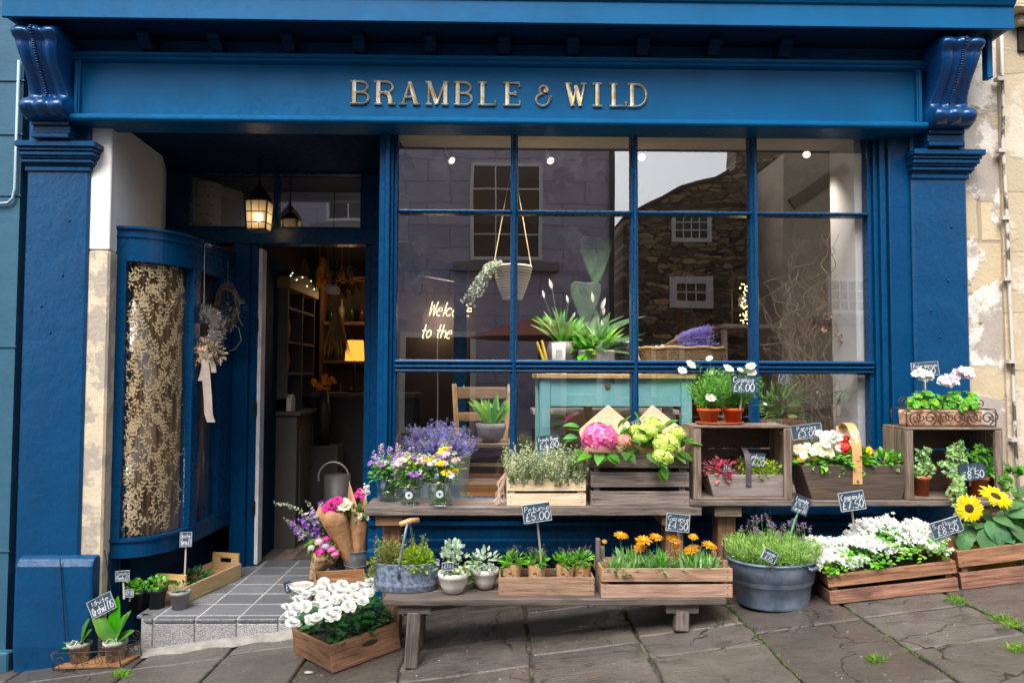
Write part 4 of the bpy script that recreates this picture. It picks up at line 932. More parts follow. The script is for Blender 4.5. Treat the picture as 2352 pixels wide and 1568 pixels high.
# ================================================================== upper bench, left to right
def b1(px, Y=-.26): p = U(px, 1160, Y); return V((p.x, Y, ZB1 + .001))
def b1r(px, Y=-.26): p = b1(px, Y); p.z = ZB1 + .031; return p
def jar(px, Y, w, label, kinds, wtop, htop, dx=0, tagd=True):
    s = 1 / sc(Y); loc = b1(px, Y); r = w * s / 2; h = r * 2.0
    t = thing('flower_jar', label, 'flower jar', loc, group='glass jars of mixed flowers')
    m = MB(); m.lathe([(r * .85, 0), (r, .006), (r, h * .75), (r * .82, h * .86), (r * .84, h), (r * .78, h), (r * .76, h * .86), (r * .93, h * .73), (r * .93, .01), (0, .008)], 18); m.build('glass', JARG, t, True)
    m = MB(); m.lathe([(r * .9, .009), (r * .9, h * .5), (0, h * .5)], 16); m.build('water', glassm('jar water ' + str(px), .0, (.86, .9, .84)), t, True)
    if tagd:
        m = MB(); M = Matrix.Translation((0, -r - .004, h * .5)) @ Matrix.Rotation(pi / 2, 4, 'X'); m.lathe([(0, -.001), (.019, -.001), (.019, .002), (0, .002)], 14, M=M); tg = m.build('tag', FRAMEW, t)
        m = MB(); m.lathe([(0, .0022), (.006, .0022), (.006, .003), (0, .003)], 10, M=M); m.build('mark', BLACK, tg)
        m = MB(); m.tube([(r * cos(q) * .9, r * sin(q) * .9, h * .86) for q in [i * pi / 8 for i in range(17)]], .002, 4); m.build('twine', pm('jute twine ' + str(px), (.4, .3, .18), .9), t)
    st = MB(); lv_ = MB(); Wt, Ht = wtop * s / 2, htop * s
    parts = {}
    for kind, mat, n in kinds:
        for _ in range(int(n * 1.5)):
            key = (kind, mat.name, 0 if kind in ('daisy', 'leafy') and n > 4 else _); fm = parts.setdefault(key, (MB(), mat, kind))[0]
            a = rv(0, 2 * pi); q = R.random() ** .6; e = V((cos(a) * Wt * q + dx * s, sin(a) * Wt * .7 * q - .01, h + Ht * (rv(.3, 1) if kind == 'spike' else rv(.22, .85)) * (1 - .35 * q * q)))
            stalk(st, (rv(-.4, .4) * r, rv(-.4, .4) * r, .015), e)
            nn = (e - V((0, 0, h * .6))).normalized() + V((0, -.55, .1))
            if kind == 'daisy': petals(fm, e, nn, 7, .022, .014, .25); 
            elif kind == 'spike': spike(fm, e - V((0, 0, .03)), nn + V((0, 0, 1.2)), rv(.04, .07), .022, 34, .012)
            elif kind == 'ball': floretball(fm, e, rv(.014, .02), 26, .007)
            elif kind == 'rose': rose(fm, e, nn, rv(.014, .019))
            elif kind == 'head': 
                for _k in range(30): q2 = inell(e, (.026, .022, .013))[0]; petals(fm, q2, nn, 4, .009, .008, .1)
            elif kind == 'leafy': clump(fm, e, (.03, .03, .025), 14, .026, .02, .3)
    for k in range(110):
        a = rv(0, 2 * pi); q = rv(.2, 1); p = V((cos(a) * Wt * q * .85 + dx * s * .5, sin(a) * Wt * .6 * q, h + rv(-.01, Ht * .5)))
        lv_.leaf(p, (cos(a), sin(a) - .3, rv(-.2, .8)), (0, -.4, 1), rv(.025, .045), rv(.01, .018), .3)
    st.build('stems', STEM, t); lv_.build('leaves', L_MID, t)
    for (k, (fm, mat, kind)) in parts.items(): fm.build({'leafy': 'sprig'}.get(kind, 'bloom'), mat, t)
jar(893, -.2, 52, 'plain glass jar of lilac and violet flowers, nearest the doorway on the upper bench', [('spike', F_LILAC, 8), ('daisy', F_PURP, 5), ('head', F_WHITE, 3), ('spike', F_PALEP, 3), ('leafy', L_BRIGHT, 3)], 84, 74, -4, False)
jar(942, -.31, 47, 'tagged glass jar of purple and cream flowers, middle of the three', [('spike', F_LILAC, 5), ('daisy', F_PURP, 7), ('head', F_CREAM, 6), ('head', F_WHITE, 3), ('daisy', F_PALEP, 5), ('leafy', L_LIME, 5)], 88, 82, 4)
jar(1012, -.33, 57, 'tagged glass jar with flat yellow heads and blue green eucalyptus', [('head', F_YEL, 9), ('daisy', F_LILAC, 4), ('head', F_WHITE, 2), ('spike', F_CORAL, 3), ('daisy', F_WHITE, 5), ('leafy', L_EUC, 7), ('ball', F_PALEP, 3)], 104, 86, 2)
# thyme crate
YT = -.25; loc = b1(1252, YT)
t = thing('crate', 'new pale pine slatted crate on the upper bench filled with grey green thyme', 'crate', loc, group='wooden crates of plants')
slatbox(t, .395, .2, .133, 2, W_PINE, .01, .012, post=.078, pw=.03)
m = MB()
for k in range(16):
    x0 = -.2 - rv(0, .008); m.tube([(x0, -.09, .15 + rv(-.01, .01)), (x0 - rv(.01, .045), -.1, .1 + rv(-.02, .02)), (x0 - rv(.0, .05), -.1, .06), (x0 - rv(0, .06), -.1 + rv(-.03, .01), rv(.003, .03))], .0012, 4)
m.build('raffia_tie', pm('pink straw raffia', (.6, .42, .3), .8, val=.2), t)
t = thing('thyme_plant', 'two bushy clumps of grey green thyme in the pale pine crate', 'plant', loc + V((0, 0, .014)))
soil(t, .38, .19, .08); m = MB(); st = MB()
for k in range(420):
    b = V((rv(-.175, .175), rv(-.092, .075), .06)); L = rv(.11, .25) * (1 - 1.8 * abs(abs(b.x) - .085) * 1.5); d = V((b.x * .9 + rv(-.3, .3), b.y * 2 - .25 + rv(-.4, .2), 1)).normalized()
    stalk(st, b, b + d * L, .0009, .008)
    for i in range(30): 
        q = b + d * (L * rv(.25, 1.02)); m.card(q, rdir(.3), rdir(.2) + V((0, -.5, 0)), rv(.009, .015), rv(.005, .009))
m.build('foliage', L_GREYG, t); st.build('stems', STEM, t)
sign(1260, 1016, 54, 34, 7, -.17, ['French Thyme', '£4.00'], 'chalkboard reading French Thyme £4.00 standing behind the pale pine crate', (1255, 1075, -.2), FRAMEK)
# hydrangea crate
YH = -.25; loc = b1(1460, YH)
t = thing('crate', 'tall weathered grey brown crate on the upper bench holding the hydrangeas', 'crate', loc, group='wooden crates of plants')
slatbox(t, .49, .23, .262, 3, W_GREY, .014, .022, pw=.03, post=-.012)
ph = thing('hydrangea', 'pink and lime green hydrangeas packed into the tall grey crate', 'plant', loc + V((0, 0, .002)))
soil(ph, .47, .22, .2)
hs = 1 / sc(-.3)
def at(px, py, Y, org): return U(px, py, Y) - V(org)
m = MB()
for (x, y, Y, L, dx, dz) in ((1340, 985, -.3, .1, -1, .5), (1335, 1005, -.33, .1, -1, .1), (1440, 1035, -.42, .11, .1, -.15), (1400, 1045, -.42, .1, .5, -.2), (1490, 1040, -.43, .12, .3, -.1), (1455, 1010, -.42, .1, .4, .2), (1515, 1070, -.44, .1, .2, -1), (1345, 1035, -.35, .12, -.8, -.3), (1570, 1010, -.36, .1, 1, .2), (1575, 1040, -.34, .09, 1, -.1), (1480, 1000, -.4, .1, -.1, .4), (1420, 985, -.36, .1, .1, .8), (1550, 1035, -.4, .1, .7, -.2), (1380, 1040, -.4, .11, -.2, -.2), (1465, 975, -.3, .08, 0, 1), (1362, 1045, -.41, .1, -.5, -.1), (1530, 985, -.3, .09, .2, .8)):
    p = at(x, y, Y, ph.location); 
    for q in range(2): m.leaf(p + V((rv(-.02, .02), rv(0, .02), rv(-.01, .01))), (dx + rv(-.3, .3), -.5, dz + rv(-.2, .2)), (0, -.5, 1), L * rv(.65, .9), L * .5, .35, .14, 5, .8)
clump(m, (0, 0, .27), (.23, .1, .05), 90, .08, .05, .5, k=4); m.build('leaves', L_MID, ph)
def hyd(x, y, r, mat, Y, n=90, label=None):
    mm = MB(); p = at(x, y, Y, ph.location); rr = r * hs; floretball(mm, (0, 0, 0), rr, n, rr * .3); o = mm.build('flower_head', mat, ph, loc=p)
    if label: o['label'] = label
hyd(1377, 1006, 39, F_PINK, -.37, 150, 'large hot pink flower head'); hyd(1432, 1013, 20, F_CORAL, -.41, 60, 'small coral flower head')
for (x, y, r, Y) in ((1485, 992, 24, -.36), (1530, 1022, 30, -.42), (1522, 1050, 24, -.45), (1556, 997, 20, -.33), (1500, 978, 24, -.3), (1472, 1006, 17, -.41), (1460, 987, 15, -.36)): hyd(x, y, r, F_LIME, Y, 80)
for nm, px0, label in (('paper_wrap', 1400, 'peaked light kraft paper sheet behind the pink hydrangea'), ('paper_wrap', 1512, 'peaked light kraft paper sheet behind the lime green hydrangeas')):
    m = MB(); c0 = U(px0, 990, -.22); N = 10; vs = []; s = 1 / sc(-.22)
    A_, T_, B_ = (V((-62, 0, -2)), V((0, 0, -58)), V((54, 0, -6))) if px0 < 1450 else (V((-54, 0, -8)), V((-8, 0, -58)), V((58, 0, 2)))
    for i in range(N + 1):
        u = i / N; top = (A_.lerp(T_, u * 2) if u < .5 else T_.lerp(B_, u * 2 - 1)); y = -.05 * cos((u - .5) * pi) * 0 + .08 * (1 - (2 * u - 1) ** 2) * .6
        for v in (0, 1):
            p = V((top.x * (1 - .25 * v), 0, top.z * (1 - v) + 70 * v)); vs.append((p.x * s * 1.15, y - .05 * v, -p.z * s * 1.03))
    m.add(vs, [(2 * i, 2 * i + 2, 2 * i + 3, 2 * i + 1) for i in range(N)])
    o = m.build('paper_wrap', KRAFTL, loc=c0); tag(o, label, 'paper', 'kraft paper sheets behind the hydrangeas'); sm = o.modifiers.new('thick', 'SOLIDIFY'); sm.thickness = .0015
sign(1461, 975, 27, 19, 24, -.34, ['£15'], 'tiny chalkboard tilted among the hydrangeas', (1455, 1010, -.33))
# ---- open fronted box with the small trug
def openbox(px0, px1, py0, label, Y, dep, notchL=False):
    xa, xb = X_(px0, Y), X_(px1, Y); w = xb - xa; zb = ZB1 + .031; h = Z_(py0, Y, (px0 + px1) / 2) - zb
    t = thing('wooden_box', label, 'wooden box', ((xa + xb) / 2, Y + dep / 2, zb), group='upturned apple boxes used as shelves')
    th = .012; d2 = dep / 2
    for s_ in (-1, 1):
        m = MB(); x = s_ * (w / 2 - th / 2)
        for k in range(2): a = -d2 + .001 + k * (dep / 2); m.box(x - th / 2, x + th / 2, a, a + dep / 2 - .006, 0.001, h - th - .001)
        m.build('side_panel', W_BOX, t, bevel=.002)
        m = MB(); x = s_ * (w / 2 - .02); m.box(x - .019, x + .019, -d2 - .006, -d2 + .018, .001, h - .015); m.build('front_post', W_BOX, t, bevel=.003)
        m = MB(); x = s_ * (w / 2 - th - .012); m.box(x - .012, x + .012, d2 - .04, d2 - .016, .001, h - .015); m.build('back_post', W_BOX, t)
    for z in (0, h - th):
        m = MB()
        for k in range(2): a = -d2 - .004 + k * (dep / 2 + .001); m.box(-w / 2 + .001, w / 2 - .001, a, a + dep / 2 - .004, z, z + th - .0005)
        m.build('top_panel' if z else 'base_panel', W_BOX, t, bevel=.002)
    m = MB(); n = 3; hh = (h - .03) / n
    for k in range(n): m.box(-w / 2 + .013, w / 2 - .013, d2 - .013, d2 - .002, .013 + k * hh, .013 + (k + 1) * hh - (.008 if k else .003))
    m.build('back_panel', W_TRUG, t)
    for s_ in (-1, 1): m = MB(); m.profy([(s_ * (w / 2 - .02), h - th), (s_ * (w / 2 - .075), h - th), (s_ * (w / 2 - .02), h - .07)], -d2 + .019, -d2 + .03); m.build('corner_block', W_TRUG, t)
    return t, w, h
BX1, w1, h1 = openbox(1591, 1816, 977, 'upturned apple box on the upper bench sheltering a small grey trug', -.365, .23)
BX2, w2, h2 = openbox(2076, 2299, 981, 'upturned apple box on the upper bench holding three pots of ivy', -.365, .23)
def trug(label, cx, Y, wt, wb, hpx, dep, mat, hmat, hh, th=.009, bandw=.014, loc=None, hx=0, ytop=None):
    s = 1 / sc(Y - dep / 2); Wt, Wb, h = wt * s, wb * s, hpx * s
    t = thing('trug', label, 'trug', loc); d = dep / 2
    for sy in (-1, 1):
        m = MB(); y0, y1 = (-d, -d + th) if sy < 0 else (d - th, d); m.profy([(-Wb / 2, 0), (Wb / 2, 0), (Wt / 2, h), (-Wt / 2, h)], y0, y1)
        for f in range(len(m.f)): m.uv[f] = [(m.v[i][0], m.v[i][2]) for i in m.f[f]]
        m.build('side_panel', mat, t, bevel=.002)
    for sx in (-1, 1):
        m = MB(); m.beam((sx * (Wb / 2 - th / 2 - .002), 0, .001), (sx * (Wt / 2 - th / 2 - .002), 0, h - .001), dep - 2 * th - .002, th, (sx, 0, 0)); m.build('end_panel', mat, t)
    m = MB(); m.box(-Wb / 2 + th, Wb / 2 - th, -d + th + .001, d - th - .001, .001, .009); m.build('base', mat, t)
    m = MB(); N = 20; P = [(hx, -d - .003, h * .45), (hx, -d - .003, h * .75)] + [(hx, -(d + .003) * cos(pi * i / N), h * .98 + hh * sin(pi * i / N) ** .7) for i in range(N + 1)] + [(hx, d + .003, h * .75), (hx, d + .003, h * .45)]
    n = len(P); vs = []
    for i, p in enumerate(P):
        a, b = V(P[max(i - 1, 0)]), V(P[min(i + 1, n - 1)]); tt = (b - a).normalized(); no = V((1, 0, 0)).cross(tt)
        for (u, o) in ((-1, 0), (1, 0), (1, 1), (-1, 1)): vs.append(V(p) + V((u * bandw, 0, 0)) + no * (-.004 * o))
    m.add(vs, [(4 * i + k, 4 * i + (k + 1) % 4, 4 * i + 4 + (k + 1) % 4, 4 * i + 4 + k) for i in range(n - 1) for k in range(4)] + [(0, 1, 2, 3), tuple(4 * (n - 1) + k for k in range(4))])
    ho = m.build('handle', hmat, t)
    m = MB(); M = Matrix.Translation((hx, -d - .008, h * .55)) @ Matrix.Rotation(pi / 2, 4, 'X'); m.lathe([(.006, -.002), (.005, .003), (0, .004)], 8, M=M); m.build('rivet', ZINC, ho)
    return t, Wt, h
lx = X_(1706, -.26); loc = V((lx, -.262, ZB1 + .044))
t1, Wt, hT = trug('small pale grey trug with a dark strap handle inside the left apple box', 1706, -.26, 192, 165, 50, .17, W_TRUG2, LEATHERD, .13, loc=loc, hx=-.004)
pt = thing('fittonia', 'pink red leaved plant at the left end of the small trug', 'plant', loc + V((-.13, -.01, .06)))
m = MB()
for k in range(130):
    p, o = inell((0, -.02, .055), (.075, .06, .055), .5); m.leaf(p, o + V((0, -.3, .1)), o + V((0, -.4, .6)), rv(.03, .045), rv(.02, .028), .3, .15, 4)
m.build('leaves', L_RED, pt)
pt = thing('golden_shrub', 'yellow green small leaved shrub in the right half of the small trug', 'plant', loc + V((.075, -.01, .06)))
m = MB(); clump(m, (0, -.02, .05), (.115, .06, .07), 1000, .016, .011, .3, small=True, shell=.5); m.build('foliage', L_LIME, pt)
m = MB(); clump(m, (-.07, .02, .07), (.055, .05, .06), 340, .013, .008, .3, small=True, shell=.5); m.build('dark_foliage', L_OLIVE, pt)
sign(1737, 1056, 44, 33, -4, -.31, ['Kambuza', '£6.00'], 'chalkboard reading £6.00 behind the dark strap of the small trug', (1732, 1095, -.27), BOARD)
sign(1671, 1074, 15, 12, -6, -.33, ['£8'], 'thumbnail sized price tag beside the pink red plant', (1672, 1090, -.3))
# cosmos on top of the left apple box
zT = ZB1 + .031 + h1
def on(px, Y, z): p = U(px, 900, Y); return V((p.x, Y, z))
loc = on(1652, -.27, zT + .001)
t = thing('drip_saucer', 'thin dark plant tray under the orange cosmos pots on the left apple box', 'tray', loc)
m = MB(); m.lathe([(0, 0), (.115, 0), (.125, .012), (.122, .013), (.112, .003), (0, .003)], 24, sy=.7); m.build('saucer', TERRA, t, True)
for k, (px, dy, lab) in enumerate(((1628, -.02, 'left orange plastic pot of feathery cosmos on the left apple box'), (1683, .01, 'right orange plastic pot of feathery cosmos on the left apple box'))):
    lc = on(px, -.28 + dy, zT + .005); t = thing('cosmos_pot', lab, 'potted plant', lc, group='orange pots of cosmos')
    pot(t, .036, .05 if k else .056, .078, TERRAO); m = MB(); st = MB()
    for q in range(170):
        b = V((rv(-.03, .03), rv(-.03, .03), .07)); a = rv(0, 2 * pi); d = V((cos(a) * rv(0, 1.0), sin(a) * rv(0, .7) - .16, 1)).normalized(); L = rv(.08, .235); e = b + d * L; e.z -= .25 * (e.xy - b.xy).length
        stalk(st, b, e, .0009, .012)
        for i in range(16):
            p = b.lerp(e, rv(.2, 1.05)); m.card(p, rdir(.35), rdir(), rv(.014, .03), .0035, .1)
    m.build('foliage', L_FERN, t); st.build('stems', STEM, t)
    for (x, y, yy, sz) in (((1585, 838, -.3, .034), (1567, 852, -.3, .03), (1630, 824, -.28, .022), (1633, 856, -.3, .014), (1632, 915, -.38, .032)) if k == 0 else ((1672, 847, -.3, .031), (1725, 842, -.3, .03), (1728, 858, -.3, .03), (1700, 850, -.28, .02), (1757, 928, -.3, .012))):
        p = U(x, y, yy) - lc; f = MB(); stalk(st, (0, 0, .07), p, .0012, .02); s2 = MB(); stalk(s2, (rv(-.01, .01), 0, .08), p, .0012, .02); s2.build('flower_stem', STEM, t)
        petals(f, (0, 0, 0), (rv(-.5, .5), -.7, .7), 8, sz, sz * .75, .35, .1, 4, sh=1.1); f.mi = 1; disc(f, (0, -.003, .003), (0, -.7, .7), sz * .22, .004); f.build('flower', [F_WHITE, F_YC], t, loc=p)
sign(1708, 882, 58, 43, -1, -.37, ['Cosmos', '£6.00'], 'chalkboard reading Cosmos propped in the feathery foliage', (1700, 940, -.32), BOARD)
# large trug with pansies
loc = b1r(1948, -.255); 
t2, Wt2, hT2 = trug('large dark wooden trug with a broad tan leather handle between the two apple boxes', 1948, -.255, 258, 208, 78, .2, W_TRUG, LEATHER, .21, loc=loc, bandw=.024, hx=.003)
def ptrug(nm, lab, dx, w, fn, cat='flowers'): 
    o = thing(nm, lab, cat, loc + V((dx, -.01, hT2 - .02))); fn(o, w); return o
def pansyfn(mats, n):
    def f(o, w):
        m = MB(); clump(m, (0, -.01, .035), (w, .09, .055), 190, .04, .022, .3, k=3); m.build('leaves', L_BRIGHT, o)
        for mt, cnt, ex, nm in mats:
            m = MB()
            for k in range(cnt):
                p = V((rv(-w, w) * ex[0] + ex[1], rv(-.1, .04), rv(.04, .1) + ex[2])); n = V((rv(-.5, .5), -1, rv(.1, .8))); petals(m, p, n, 5, rv(.02, .026), .024, .1, .15, 3, sh=.55)
                m.mi = 1; disc(m, p + V((0, -.003, .002)), n, .004, .003, 6); m.mi = 0
                if cnt < 9: m.build('bloom', [mt, F_YC], o); m = MB()
            if cnt >= 9: m.build(nm, [mt, F_YC], o)
    return f
ptrug('pansies', 'cream and pale yellow pansies at the left of the dark trug', -.165, .115, pansyfn([(F_CREAM, 34, (1, 0, .015), 'blooms'), (F_YEL, 7, (.8, .0, .0), 'yellow_blooms')], 1))
ptrug('viola', 'tall white and yellow violas behind the cream pansies in the dark trug', -.095, .05, pansyfn([(F_WHITE, 16, (1, -.02, .085), 'blooms')], 1))
ptrug('red_petunia', 'deep red ruffled flowers left of the tan handle in the dark trug', -.04, .035, pansyfn([(F_RED, 9, (.9, .0, .05), 'blooms')], 1))
ptrug('yellow_viola', 'small lemon yellow violas beside the tan handle in the dark trug', .045, .03, pansyfn([(F_YEL, 5, (.9, .0, .05), 'blooms'), (F_CREAM, 3, (.5, -.04, .09), 'pale_blooms')], 1))
def gerfn(o, w):
    m = MB(); clump(m, (0, -.01, .03), (w, .08, .05), 260, .03, .02, .3, k=3); m.build('leaves', L_BRIGHT, o)
    st = MB()
    for (x, z) in ((-.06, .085), (.085, .13), (.088, .09)):
        stalk(st, (x * .6, 0, .03), (x, -.02, z), .001); f = MB(); petals(f, (0, 0, 0), (0, -1, .4), 5, .014, .014, .2, .1); f.build('flower', F_MAG, o, loc=(x, -.02, z))
    st.build('stems', STEM, o)
ptrug('pelargonium', 'bright green leafy plant with a few magenta flowers at the right of the dark trug', .175, .105, gerfn, 'plant')
sign(1853, 990, 74, 33, 7, -.27, ['Pansies', '£3.00'], 'white edged chalkboard standing behind the cream pansies', (1860, 1040, -.24))
p = U(1936, 1000, -.2); m = MB(); m.box(-.035, .035, 0, .003, -.05, .05); tag(m.build('kraft_card', KRAFTL, loc=p), 'plain kraft card standing behind the red flowers in the dark trug', 'card')
# ivy pots in the right box
zI = ZB1 + .031 + .0125
def ivy(px, Y, w, label, trails, n):
    lc = on(px, Y, zI); s = 1 / sc(Y); t = thing('ivy_pot', label, 'potted plant', lc, group='pots of ivy'); r = w * s / 2
    pot(t, r * .74, r * .93, .1, TERRA); m = MB(); st = MB()
    for (ex, ey, ez) in trails:
        b = V((0, 0, .09)); e = V((ex, ey, ez)); c = V((ex * .5, ey * .6, max(ez, .09) + .05)); P = [b * (1 - u) ** 2 + c * 2 * u * (1 - u) + e * u * u for u in [i / 9 for i in range(10)]]; st.tube(P, .0015, 4)
        for i in range(n):
            u = R.random() ** .8; q = P[min(9, int(u * 10))] + rdir() * rv(0, .02); d = rdir(-.1); d.y -= .4
            for a in (-.8, 0, .8):                                # three lobed leaf
                dd = Matrix.Rotation(a, 3, 'Y') @ d; m.card(q, dd, (rv(-.4, .4), -1, .5), rv(.02, .03), .017, .15)
    clump(m, (0, 0, .12), (r * 1.1, r, .045), 60, .025, .022, .3); m.build('leaves', L_IVY if px != 2243 else L_MID, t); st.build('stems', STEM, t)
ivy(2112, -.30, 40, 'leftmost of the three terracotta ivy pots, upright green stems', [(-.01, 0, .2), (.02, -.02, .17), (.05, 0, .14), (-.02, .02, .16), (-.035, -.02, .12), (.03, .0, .22)], 32)
ivy(2191, -.32, 36, 'middle terracotta ivy pot with a pale trail hanging over the shelf edge', [(-.06, -.12, -.06), (-.07, -.11, -.085), (-.045, -.115, -.02), (-.06, -.05, .12), (-.03, 0, .2), (-.08, -.02, .15), (.02, 0, .25), (0, .02, .22), (.02, -.01, .2), (-.05, -.12, -.05), (-.08, -.1, .02), (-.045, -.03, .21), (.05, 0, .17)], 36)
ivy(2243, -.31, 46, 'rightmost terracotta ivy pot with stems straying over the box side', [(.09, -.02, .16), (.12, -.06, .08), (.13, -.09, .0), (.24, -.07, .11), (.1, 0, .2), (.02, 0, .24), (.05, .02, .22), (-.04, .02, .2), (.07, -.04, .13), (.2, -.08, .13)], 32)
sign(2233, 1083, 62, 39, 7, -.38, ['Ivy', '£8.50'], 'chalkboard reading Ivy £8.50 tilted in front of the terracotta ivy pots', (2228, 1115, -.33), BOARD)
# wire tray with terracotta trough and pelargoniums on the right box
zT = ZB1 + .031 + h2 + .001; cx = X_(2163, -.27); loc = V((cx, -.27, zT)); s = 1 / sc(-.34)
t = thing('wire_planter', 'scrolled wire tray round a patterned terracotta trough on the right apple box', 'planter', loc)
Lw = 208 * s / 2; m = MB(); hW = .088
for sy in (-.075, .075):
    m.tube([(-Lw, sy, .003), (Lw, sy, .003)], .003, 6); m.tube([(-Lw, sy, hW), (Lw, sy, hW)], .003, 6)
    for sx in (-Lw, Lw): m.tube([(sx, sy, 0), (sx, sy, hW)], .003, 6)
for sx in (-Lw, Lw):
    for z in (.003, hW): m.tube([(sx, -.075, z), (sx, .075, z)], .003, 6)
def scroll(cx, cz, r, q0, turns, sgn, y, n=26, r1=.25): return [(cx + sgn * r * (1 - (1 - r1) * i / n) * cos(q0 + turns * 2 * pi * i / n), y, cz + r * (1 - (1 - r1) * i / n) * sin(q0 + turns * 2 * pi * i / n)) for i in range(n + 1)]
for k in range(6):
    x = -Lw + .045 + k * (2 * Lw - .09) / 5; m.tube(scroll(x, hW / 2, .034, -1.2, 1.4, 1 if k % 2 else -1, -.079), .0034, 5); m.tube(scroll(x + .03, hW * .55, .03, 1.5, .9, -1 if k % 2 else 1, -.078), .0032, 5)
m.tube(scroll(-Lw + .03, hW + .035, .034, -1.57, 1.7, -1, 0), .003, 6); m.tube(scroll(Lw - .03, hW + .03, .02, -1.57, 1.2, 1, 0), .003, 6)
m.build('wire_frame', WIRE, t, True)
m = MB(); x0, x1 = X_(2090, -.33) - cx, X_(2254, -.33) - cx; m.prof([(-.052, .004), (.052, .004), (.066, .083), (.055, .083), (.05, .07), (-.05, .07), (-.055, .083), (-.066, .083)], x0, x1); m.build('trough', TERRAT, t, bevel=.004)
m = MB(); m.box(x0 + .01, x1 - .01, -.05, .05, .05, .072); m.build('soil', SOIL, t)
def geran(px, lab, mat, hx, hz, spread, n):
    lc = V((X_(px, -.3), -.28, zT + .07)); o = thing('pelargonium', lab, 'plant', lc); m = MB(); st = MB(); sp = 1 / sc(-.32)
    for k in range(120):
        p, q = inell((0, -.01, .05), (.092, .07, .062), .45); petals(m, p, q + V((0, -.5, .5)), 5, rv(.016, .022), .02, .25, .1, 3, None, .1, 0, .6)
    m.build('leaves', L_BRIGHT, o)
    for (x, y) in hx:
        p = U(x, y, -.34) - lc; stalk(st, (0, 0, .05), p, .0016); f = MB()
        for k in range(n): q = inell((0, 0, 0), (spread, .02, spread * .55))[0]; petals(f, q, (rv(-.4, .4), -1, rv(.1, .9)), 5, .017, .015, .15, .15, 3, sh=.6)
        f.build('flower_head', mat, o, loc=p)
    st.build('stems', STEM, o)
geran(2124, 'white flowered pelargonium at the left of the terracotta trough', F_WHITE, [(2122, 860)], 0, .05, 26)
geran(2210, 'pink blotched white pelargonium at the right of the terracotta trough', F_GERW, [(2214, 856), (2178, 873)], 0, .052, 26)
sign(2125, 847, 66, 32, 4, -.26, ['Pelargonium', '£6.00'], 'white edged chalkboard behind the white pelargonium', (2125, 900, -.25))
# ================================================================== lower bench
def b2(px, Y=-.55): p = U(px, 1370, Y); return V((p.x, Y, ZB2 + .001))
# zinc trug basket
Yz = -.56; lc = b2(932, Yz); s = 1 / sc(Yz)
t = thing('metal_trug', 'mottled blue zinc trug with a wooden grip at the left end of the lower bench', 'trug', lc)
a0, a1 = 70 * s, 76 * s; hz = 60 * s
m = MB(); m.lathe([(.9, 0), (.92, .004), (.95, hz * .2), (.965, hz * .22), (.955, hz * .26), (.985, hz * .66), (1.0, hz * .7), (.99, hz * .75), (1.0, hz), (1.02, hz + .003), (1.0, hz + .006), (.98, hz), (.95, hz * .6), (0, hz * .6)], 40, sx=a1, sy=.085); m.build('body', ZINCM, t, True)
m = MB(); Hh = 88 * s
for sx in (-1,):
    P = [(-.022, -.088, hz * .55), (-.022, -.088, hz * 1.0)] + [(-.022 + .03 * sin(pi * .5 * i / 8), -.088 + .06 * (i / 8) ** 1.6, hz + (Hh - .0) * sin(pi / 2 * i / 8)) for i in range(9)]
    m.tube(P, .0065, 6); P2 = [(-.0 + .03, .088, hz * .55), (.03, .088, hz)] + [(.03 - .02 * sin(pi * .5 * i / 8), .088 - .06 * (i / 8) ** 1.6, hz + Hh * sin(pi / 2 * i / 8)) for i in range(9)]; m.tube(P2, .0065, 6)
ho = m.build('handle', ZINC, t, True)
m = MB(); m.tube([(-.022, -.05, hz + Hh + .002), (.018, .0, hz + Hh + .008), (.05, .04, hz + Hh + .004)], [.012, .0135, .012], 10); m.build('grip', pm('turned wood grip', (.55, .33, .16), .5), ho, True)
o = thing('golden_shrub', 'yellow green small leaved shrub overflowing the mottled zinc trug', 'plant', lc + V((0, 0, hz * .7))); m = MB()
clump(m, (.05, -.02, .045), (.085, .075, .06), 1100, .019, .013, .3, small=True, shell=.5); m.build('foliage', L_LIME, o)
m = MB(); st = MB(); clump(m, (-.07, 0, .05), (.08, .075, .08), 700, .016, .011, .3, small=True, shell=.6)
for k in range(60):
    b = V((rv(-.12, .1), rv(-.04, .05), .02)); e = b + V((rv(-.06, .05), rv(-.04, .04), rv(.06, .14))); stalk(st, b, e, .0008)
    for i in range(7): m.card(b.lerp(e, rv(.5, 1.05)), rdir(.3), rdir(), .012, .008)
for k in range(26):
    b = V((-.13, -.03, .03)); e = b + V((rv(-.05, .0), rv(-.05, .03), rv(-.06, .04))); stalk(st, b, e, .0008)
    for i in range(6): m.card(b.lerp(e, rv(.4, 1.05)), rdir(-.2), rdir(), .011, .008)
m.build('dark_foliage', L_OLIVE, o); st.build('stems', STEM, o)
